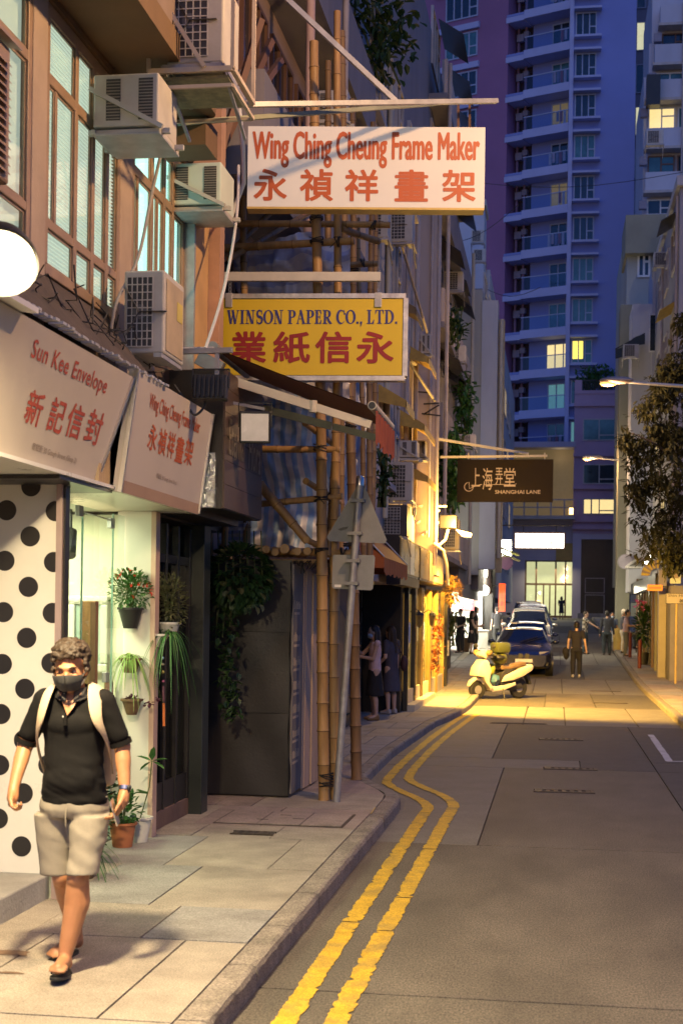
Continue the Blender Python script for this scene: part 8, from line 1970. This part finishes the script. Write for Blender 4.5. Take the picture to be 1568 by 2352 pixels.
# ------------------------------------------------------------------ background people
def figure(label, loc, face, h=1.7, top=(.02, .02, .02), bot=(.02, .02, .03), skin=None, hair=None, hairlen=0, pose='stand', dress=False, sleeves='short', shorts=False, armL=None, armR=None, bend=0.0, mask_c=None, shoes=(.05, .04, .04), top_m=None, stride=.0, kneeup=0.0, wide=1.0):
    """person of height h looking along local -Y; arm targets are hand points for h = 1.75"""
    t = T('person', label, 'person', loc, face); k = h / 1.75; sk = skin or m_skin2
    def p(x, y, z): return Vector((x * wide, y + bend * max(0, z - .9), z)) * k
    tm = top_m or mat('cloth_%d_%d_%d' % tuple(int(c * 999) for c in top), top, .85, var=.12, scale=10); bm_ = mat('cloth_%d_%d_%d' % tuple(int(c * 999) for c in bot), bot, .85, var=.12, scale=10)
    S1, S2 = p(-.18, .01, 1.42), p(.18, .01, 1.42); aL, aR = armL or (-.25, -.03, .82), armR or (.25, -.03, .82); H1, H2 = p(*aL), p(*aR)
    def elbow(S0, H0, s):
        L = .30 * k; m_ = (S0 + H0) / 2; d = (H0 - S0).length / 2; q = math.sqrt(max(.0001, L * L - d * d)) if d < L else 0.0
        o = Vector((s * .35, .8, -.5)); ax = (H0 - S0).normalized(); o = (o - ax * o.dot(ax)).normalized(); return m_ + o * q
    E1, E2 = elbow(S1, H1, -1), elbow(S2, H2, 1)
    K1, K2 = p(-.10, -.03 - stride * .5, .50), p(.10, -.03 + stride * .3, .50); A1, A2 = p(-.10, .02 - stride, .08), p(.10, .02 + stride, .08 + .04 * abs(stride))
    if kneeup: K2 = p(.11, -.36, .88 - .1); A2 = p(.11, -.30, .36)
    hd = p(0, -.03, 1.60)
    bs = [('e', hd + p(0, 0, .03) * 1, (.077 * k, .093 * k, .115 * k)), ('e', hd + Vector((0, -.03, -.05)) * k, (.058 * k, .065 * k, .065 * k)), ('e', hd + Vector((0, -.1, -.0)) * k, (.012 * k, .018 * k, .022 * k)), ('c', p(0, .02, 1.40), p(0, 0, 1.52), .055 * k, .05 * k), ('e', hd + Vector((-.078, 0, 0)) * k, (.012 * k, .02 * k, .03 * k)), ('e', hd + Vector((.078, 0, 0)) * k, (.012 * k, .02 * k, .03 * k)),
          ('c', S1, E1, .046 * k, .04 * k), ('c', E1, H1, .038 * k, .027 * k), ('c', S2, E2, .046 * k, .04 * k), ('c', E2, H2, .038 * k, .027 * k), ('l', [(p(0, .01, .88), .14 * k, .09 * k), (p(0, .01, 1.1), .125 * k, .085 * k), (p(0, .01, 1.4), .15 * k, .08 * k)])]
    for H0, E0, s in ((H1, E1, 1), (H2, E2, -1)):
        d = (H0 - E0).normalized(); bs.append(('e', H0 + d * .04 * k, (.028 * k, .034 * k, .045 * k)))
        sd = d.cross(Vector((s, .2, 0))).normalized()
        for i in range(4): o = H0 + d * .07 * k + sd * ((i - 1.5) * .017 * k); bs.append(('c', o, o + d * (.06 - .006 * abs(i - 1.5)) * k + Vector((s * .012, -.006, 0)) * k, .0095 * k, .008 * k))
        bs.append(('c', H0 + d * .02 * k + sd * .025 * k, H0 + d * .06 * k + sd * .048 * k, .011 * k, .009 * k))
    for K0, A0_, s in ((K1, A1, -1), (K2, A2, 1)):
        bs += [('c', p(s * .09, .01, .90), K0, .085 * k, .055 * k), ('c', K0, K0.lerp(A0_, .35) + Vector((0, .02, 0)) * k, .052 * k, .053 * k), ('c', K0.lerp(A0_, .3) + Vector((0, .02, 0)) * k, A0_, .053 * k, .034 * k), ('c', A0_, A0_ + Vector((s * .02, -.14, -.045)) * k, .035 * k, .028 * k)]
    link('body', blob('body', bs, .011, sk, 3), t, True)
    sl = {'short': .55, 'long': 1, 'none': .05}[sleeves]
    ts_ = [('l', [(p(0, .01, .86), .165 * k, .115 * k), (p(0, .01, 1.0), .150 * k, .108 * k), (p(0, .005, 1.15), .152 * k, .108 * k), (p(0, .005, 1.3), .168 * k, .112 * k), (p(0, .01, 1.40), .15 * k, .09 * k), (p(0, .01, 1.445), .085 * k, .065 * k)])]
    for S0, E0, H0 in ((S1, E1, H1), (S2, E2, H2)):
        ts_.append(('c', S0, S0.lerp(E0, min(1, sl * 1.2)), .062 * k, .056 * k))
        if sl == 1: ts_.append(('c', E0, E0.lerp(H0, .92), .05 * k, .04 * k))
    fd = lambda c, n: n * (.006 * noise.noise(c * 9) + .003 * noise.noise(c * 22))
    link('top', blob('top', ts_, .013, tm, 3, fd), t, True)
    if dress: ls_ = [('l', [(p(0, .01, .45), .205 * k, .165 * k), (p(0, .01, .62), .19 * k, .15 * k), (p(0, .01, .88), .165 * k, .12 * k), (p(0, .01, 1.0), .135 * k, .1 * k)])]
    else:
        ls_ = [('l', [(p(0, .015, .80), .165 * k, .12 * k), (p(0, .01, .97), .15 * k, .108 * k)])]
        for K0, A0_, s in ((K1, A1, -1), (K2, A2, 1)):
            ls_.append(('c', p(s * .085, .01, .86), K0, .102 * k, .084 * k))
            if not shorts: ls_ += [('c', K0, K0.lerp(A0_, .45) + Vector((0, .012, 0)) * k, .084 * k, .076 * k), ('c', K0.lerp(A0_, .4) + Vector((0, .012, 0)) * k, K0.lerp(A0_, .95), .076 * k, .058 * k)]
    link('bottoms', blob('bottoms', ls_, .013, bm_, 3, fd), t, True)
    hs2 = [('e', hd + Vector((0, .02, .055)) * k, (.087 * k, .1 * k, .10 * k)), ('e', hd + Vector((0, .045, -.01)) * k, (.08 * k, .065 * k, .08 * k))]
    if hairlen: hs2 += [('c', hd + Vector((0, .05, .02)) * k, hd + Vector((0, .1, -hairlen)) * k, .085 * k, .06 * k), ('c', hd + Vector((-.07, .03, .03)) * k, hd + Vector((-.085, .03, -hairlen * .8)) * k, .03 * k, .025 * k), ('c', hd + Vector((.07, .03, .03)) * k, hd + Vector((.085, .03, -hairlen * .8)) * k, .03 * k, .025 * k)]
    link('hair', blob('hair', hs2, .009, hair or m_hair_k, 2, lambda c, n: n * .004 * noise.noise(c * 60)), t, True)
    for A0_, s in ((A1, -1), (A2, 1)): link('shoe', blob('shoe', [('c', A0_ + Vector((0, .03, -.045)) * k, A0_ + Vector((s * .02, -.15, -.05)) * k, .04 * k, .034 * k), ('c', A0_ + Vector((0, .02, -.01)) * k, A0_ + Vector((0, -.03, -.035)) * k, .043 * k, .04 * k)], .012, mat('shoe_%d' % int(shoes[0] * 999), shoes, .6), 2), t, True)
    for s in (-1, 1): mb = MB(); mb.ball(hd + Vector((s * .03, -.088, .01)) * k, (.012 * k, .007 * k, .006 * k), 8, 6); mb.build('eye', m_black, t, True, local=True)
    if mask_c: mb = MB(); mb.ball(hd + Vector((0, -.05, -.045)) * k, (.066 * k, .062 * k, .052 * k), 14, 10); mb.build('face_mask', mat('mask_%d' % int(mask_c[2] * 99), mask_c, .8), t, True, local=True)
    else: mb = MB(); mb.ball(hd + Vector((0, -.093, -.055)) * k, (.024 * k, .006 * k, .006 * k), 10, 6); mb.build('mouth', mat('lips', (.36, .14, .11), .5), t, True, local=True)
    return t
def gl(x, y, off=KT): q = onG(x, y, off); return Vector((q.x, q.y, gz(q.y) + off))
plaid = mat('plaid_shirt', (.40, .38, .33), .85, var=.0); _n, _l = plaid.node_tree.nodes, plaid.node_tree.links
_ck = _n.new('ShaderNodeTexChecker'); _ck.inputs['Scale'].default_value = 11; _ck.inputs[1].default_value = (.5, .46, .38, 1); _ck.inputs[2].default_value = (.10, .09, .09, 1); _g = _n.new('ShaderNodeNewGeometry'); _l.new(_g.outputs['Position'], _ck.inputs[0]); _l.new(_ck.outputs[0], _n['Principled BSDF'].inputs['Base Color'])
figure('woman in pale sleeveless blouse and black skirt reading the menu board', gl(858, 1654), R(-70), 1.64, top=(.62, .45, .47), bot=(.015, .014, .016), hairlen=.30, dress=True, sleeves='none', armL=(-.10, -.42, 1.36), armR=(.05, -.34, 1.18), mask_c=(.45, .55, .66), shoes=(.22, .12, .04))
wp2 = gl(896, 1640); figure('woman in long dark dress with long brown hair beside the menu board', wp2, R(-120), 1.62, top=(.06, .055, .075), bot=(.06, .055, .075), hairlen=.36, hair=m_hair_b, dress=True, sleeves='short', armR=(.2, -.2, .95), shoes=(.35, .33, .33))
t = T('shoulder_bag', 'dark red bag hanging at the back of the woman in the dark dress', 'bag', wp2 + Vector((.22, .05, .75))); mb = MB(); mb.ball(wp2 + Vector((.24, .02, .93)), (.07, .08, .15), 14, 10); mb.build('bag', mat('bag_maroon', (.05, .018, .018), .7), t, True); mb = MB(); mb.tube([wp2 + Vector((.22, .03, 1.05)), wp2 + Vector((.08, 0, 1.36)), wp2 + Vector((-.02, -.12, 1.2))], .012, 6); mb.build('strap', MATS['bag_maroon'], t, True)
figure('man in black T-shirt and trousers walking away in mid road', gl(1322, 1556, 0), R(180), 1.72, top=(.02, .018, .022), bot=(.012, .012, .016), stride=.06, armL=(-.30, .02, .84), armR=(.27, .04, .84), shoes=(.4, .38, .38))
q = gl(1322, 1556, 0); t = T('carried_jacket', 'black jacket carried by the man in the black T-shirt', 'jacket', q + Vector((-.3, 0, .7))); mb = MB(); mb.ball(q + Vector((-.32, -.02, .74)), (.10, .12, .2), 12, 10); mb.v = [v + Vector((noise.noise(v * 8), 0, noise.noise(v * 8 + Vector((4, 4, 4))))) * .06 for v in mb.v]; mb.build('cloth', mat('jacket_black', (.015, .014, .015), .9), t, True)
figure('man in checked shirt and jeans standing in the road and pointing right', gl(1342, 1502, 0), R(75), 1.70, bot=(.06, .09, .11), top_m=plaid, top=(.4, .38, .33), armL=(-.1, -.5, 1.1), hair=m_hair_b, shoes=(.03, .03, .03))
figure('man in dark blue shirt and jeans walking away on the road', gl(1392, 1505, 0), R(178), 1.75, top=(.035, .04, .055), bot=(.03, .045, .06), sleeves='long', stride=.04, wide=1.08)
figure('woman in white skirt and face mask mostly hidden behind the dark blue shirt', gl(1404, 1498, 0), R(10), 1.62, top=(.10, .13, .20), bot=(.60, .60, .62), dress=True, hairlen=.1, mask_c=(.55, .65, .72), skin=m_skin)
q = gl(1452, 1503); q = Vector((2.62, 54.0, gz(54) + KT)); figure('man in lilac T-shirt with one foot raised at the flower display', q, R(78), 1.74, top=(.42, .33, .43), bot=(.15, .16, .13), kneeup=1.0, armL=(-.08, -.38, 1.15), armR=(.08, -.36, 1.08), bend=-.04)
figure('older man with pale hair and beige trousers behind the lilac shirt', Vector((2.60, 56.0, gz(56) + KT)), R(90), 1.70, top=(.06, .06, .08), bot=(.50, .44, .34), hair=mat('hair_grey', (.5, .42, .34), .6), skin=m_skin)
figure('man in white shirt stooping at the shop far right', Vector((2.75, 66.0, gz(66) + KT)), R(70), 1.7, top=(.62, .62, .66), bot=(.14, .12, .10), bend=-.25, armL=(-.1, -.45, .95))
figure('person in dark shirt with mask standing in the bright open shop', gl(1056, 1500, .13), R(-30), 1.68, top=(.02, .022, .03), bot=(.02, .02, .025), mask_c=(.6, .68, .72), armR=(.12, -.3, 1.05))
figure('woman with long brown hair and black dress before the open shop', gl(1082, 1502), R(95), 1.64, top=(.02, .018, .02), bot=(.02, .018, .02), hairlen=.34, hair=m_hair_b, dress=True, sleeves='none', armL=(-.1, -.36, 1.15), armR=(.1, -.3, 1.1))
figure('man in dark clothes standing behind the two people at the open shop', gl(1091, 1496), R(100), 1.74, top=(.03, .03, .035), bot=(.03, .03, .03), mask_c=(.6, .68, .72))
figure('dark clothed person standing under the red light box', Vector((-2.35, 58.5, gz(58.5) + KT)), R(200), 1.7, top=(.03, .03, .035), bot=(.03, .03, .03))
q = onY(1288, 1419, 101.5); figure('girl in dark dress standing before the lit glass doors', Vector((q.x, 101.5, gz(101.5))), R(180), 1.6, top=(.03, .032, .05), bot=(.03, .032, .05), hairlen=.15, dress=True, armL=(-.14, -.2, 1.0), armR=(.14, -.2, 1.0))

bpy.data.scenes.remove(BENCH)

STUFF = {'foliage', 'flowers', 'stems', 'node_rings', 'louvres', 'guard', 'blind_slats', 'sheet_edge', 'dry_leaves', 'loose_ends', 'bright_leaves', 'trailing_leaves', 'crown', 'carving', 'fins', 'pink_flowers', 'skyline_mark'}
for o in list(bpy.data.objects):
    if o.parent and o.name.split('.')[0] in STUFF: o['kind'] = 'stuff'
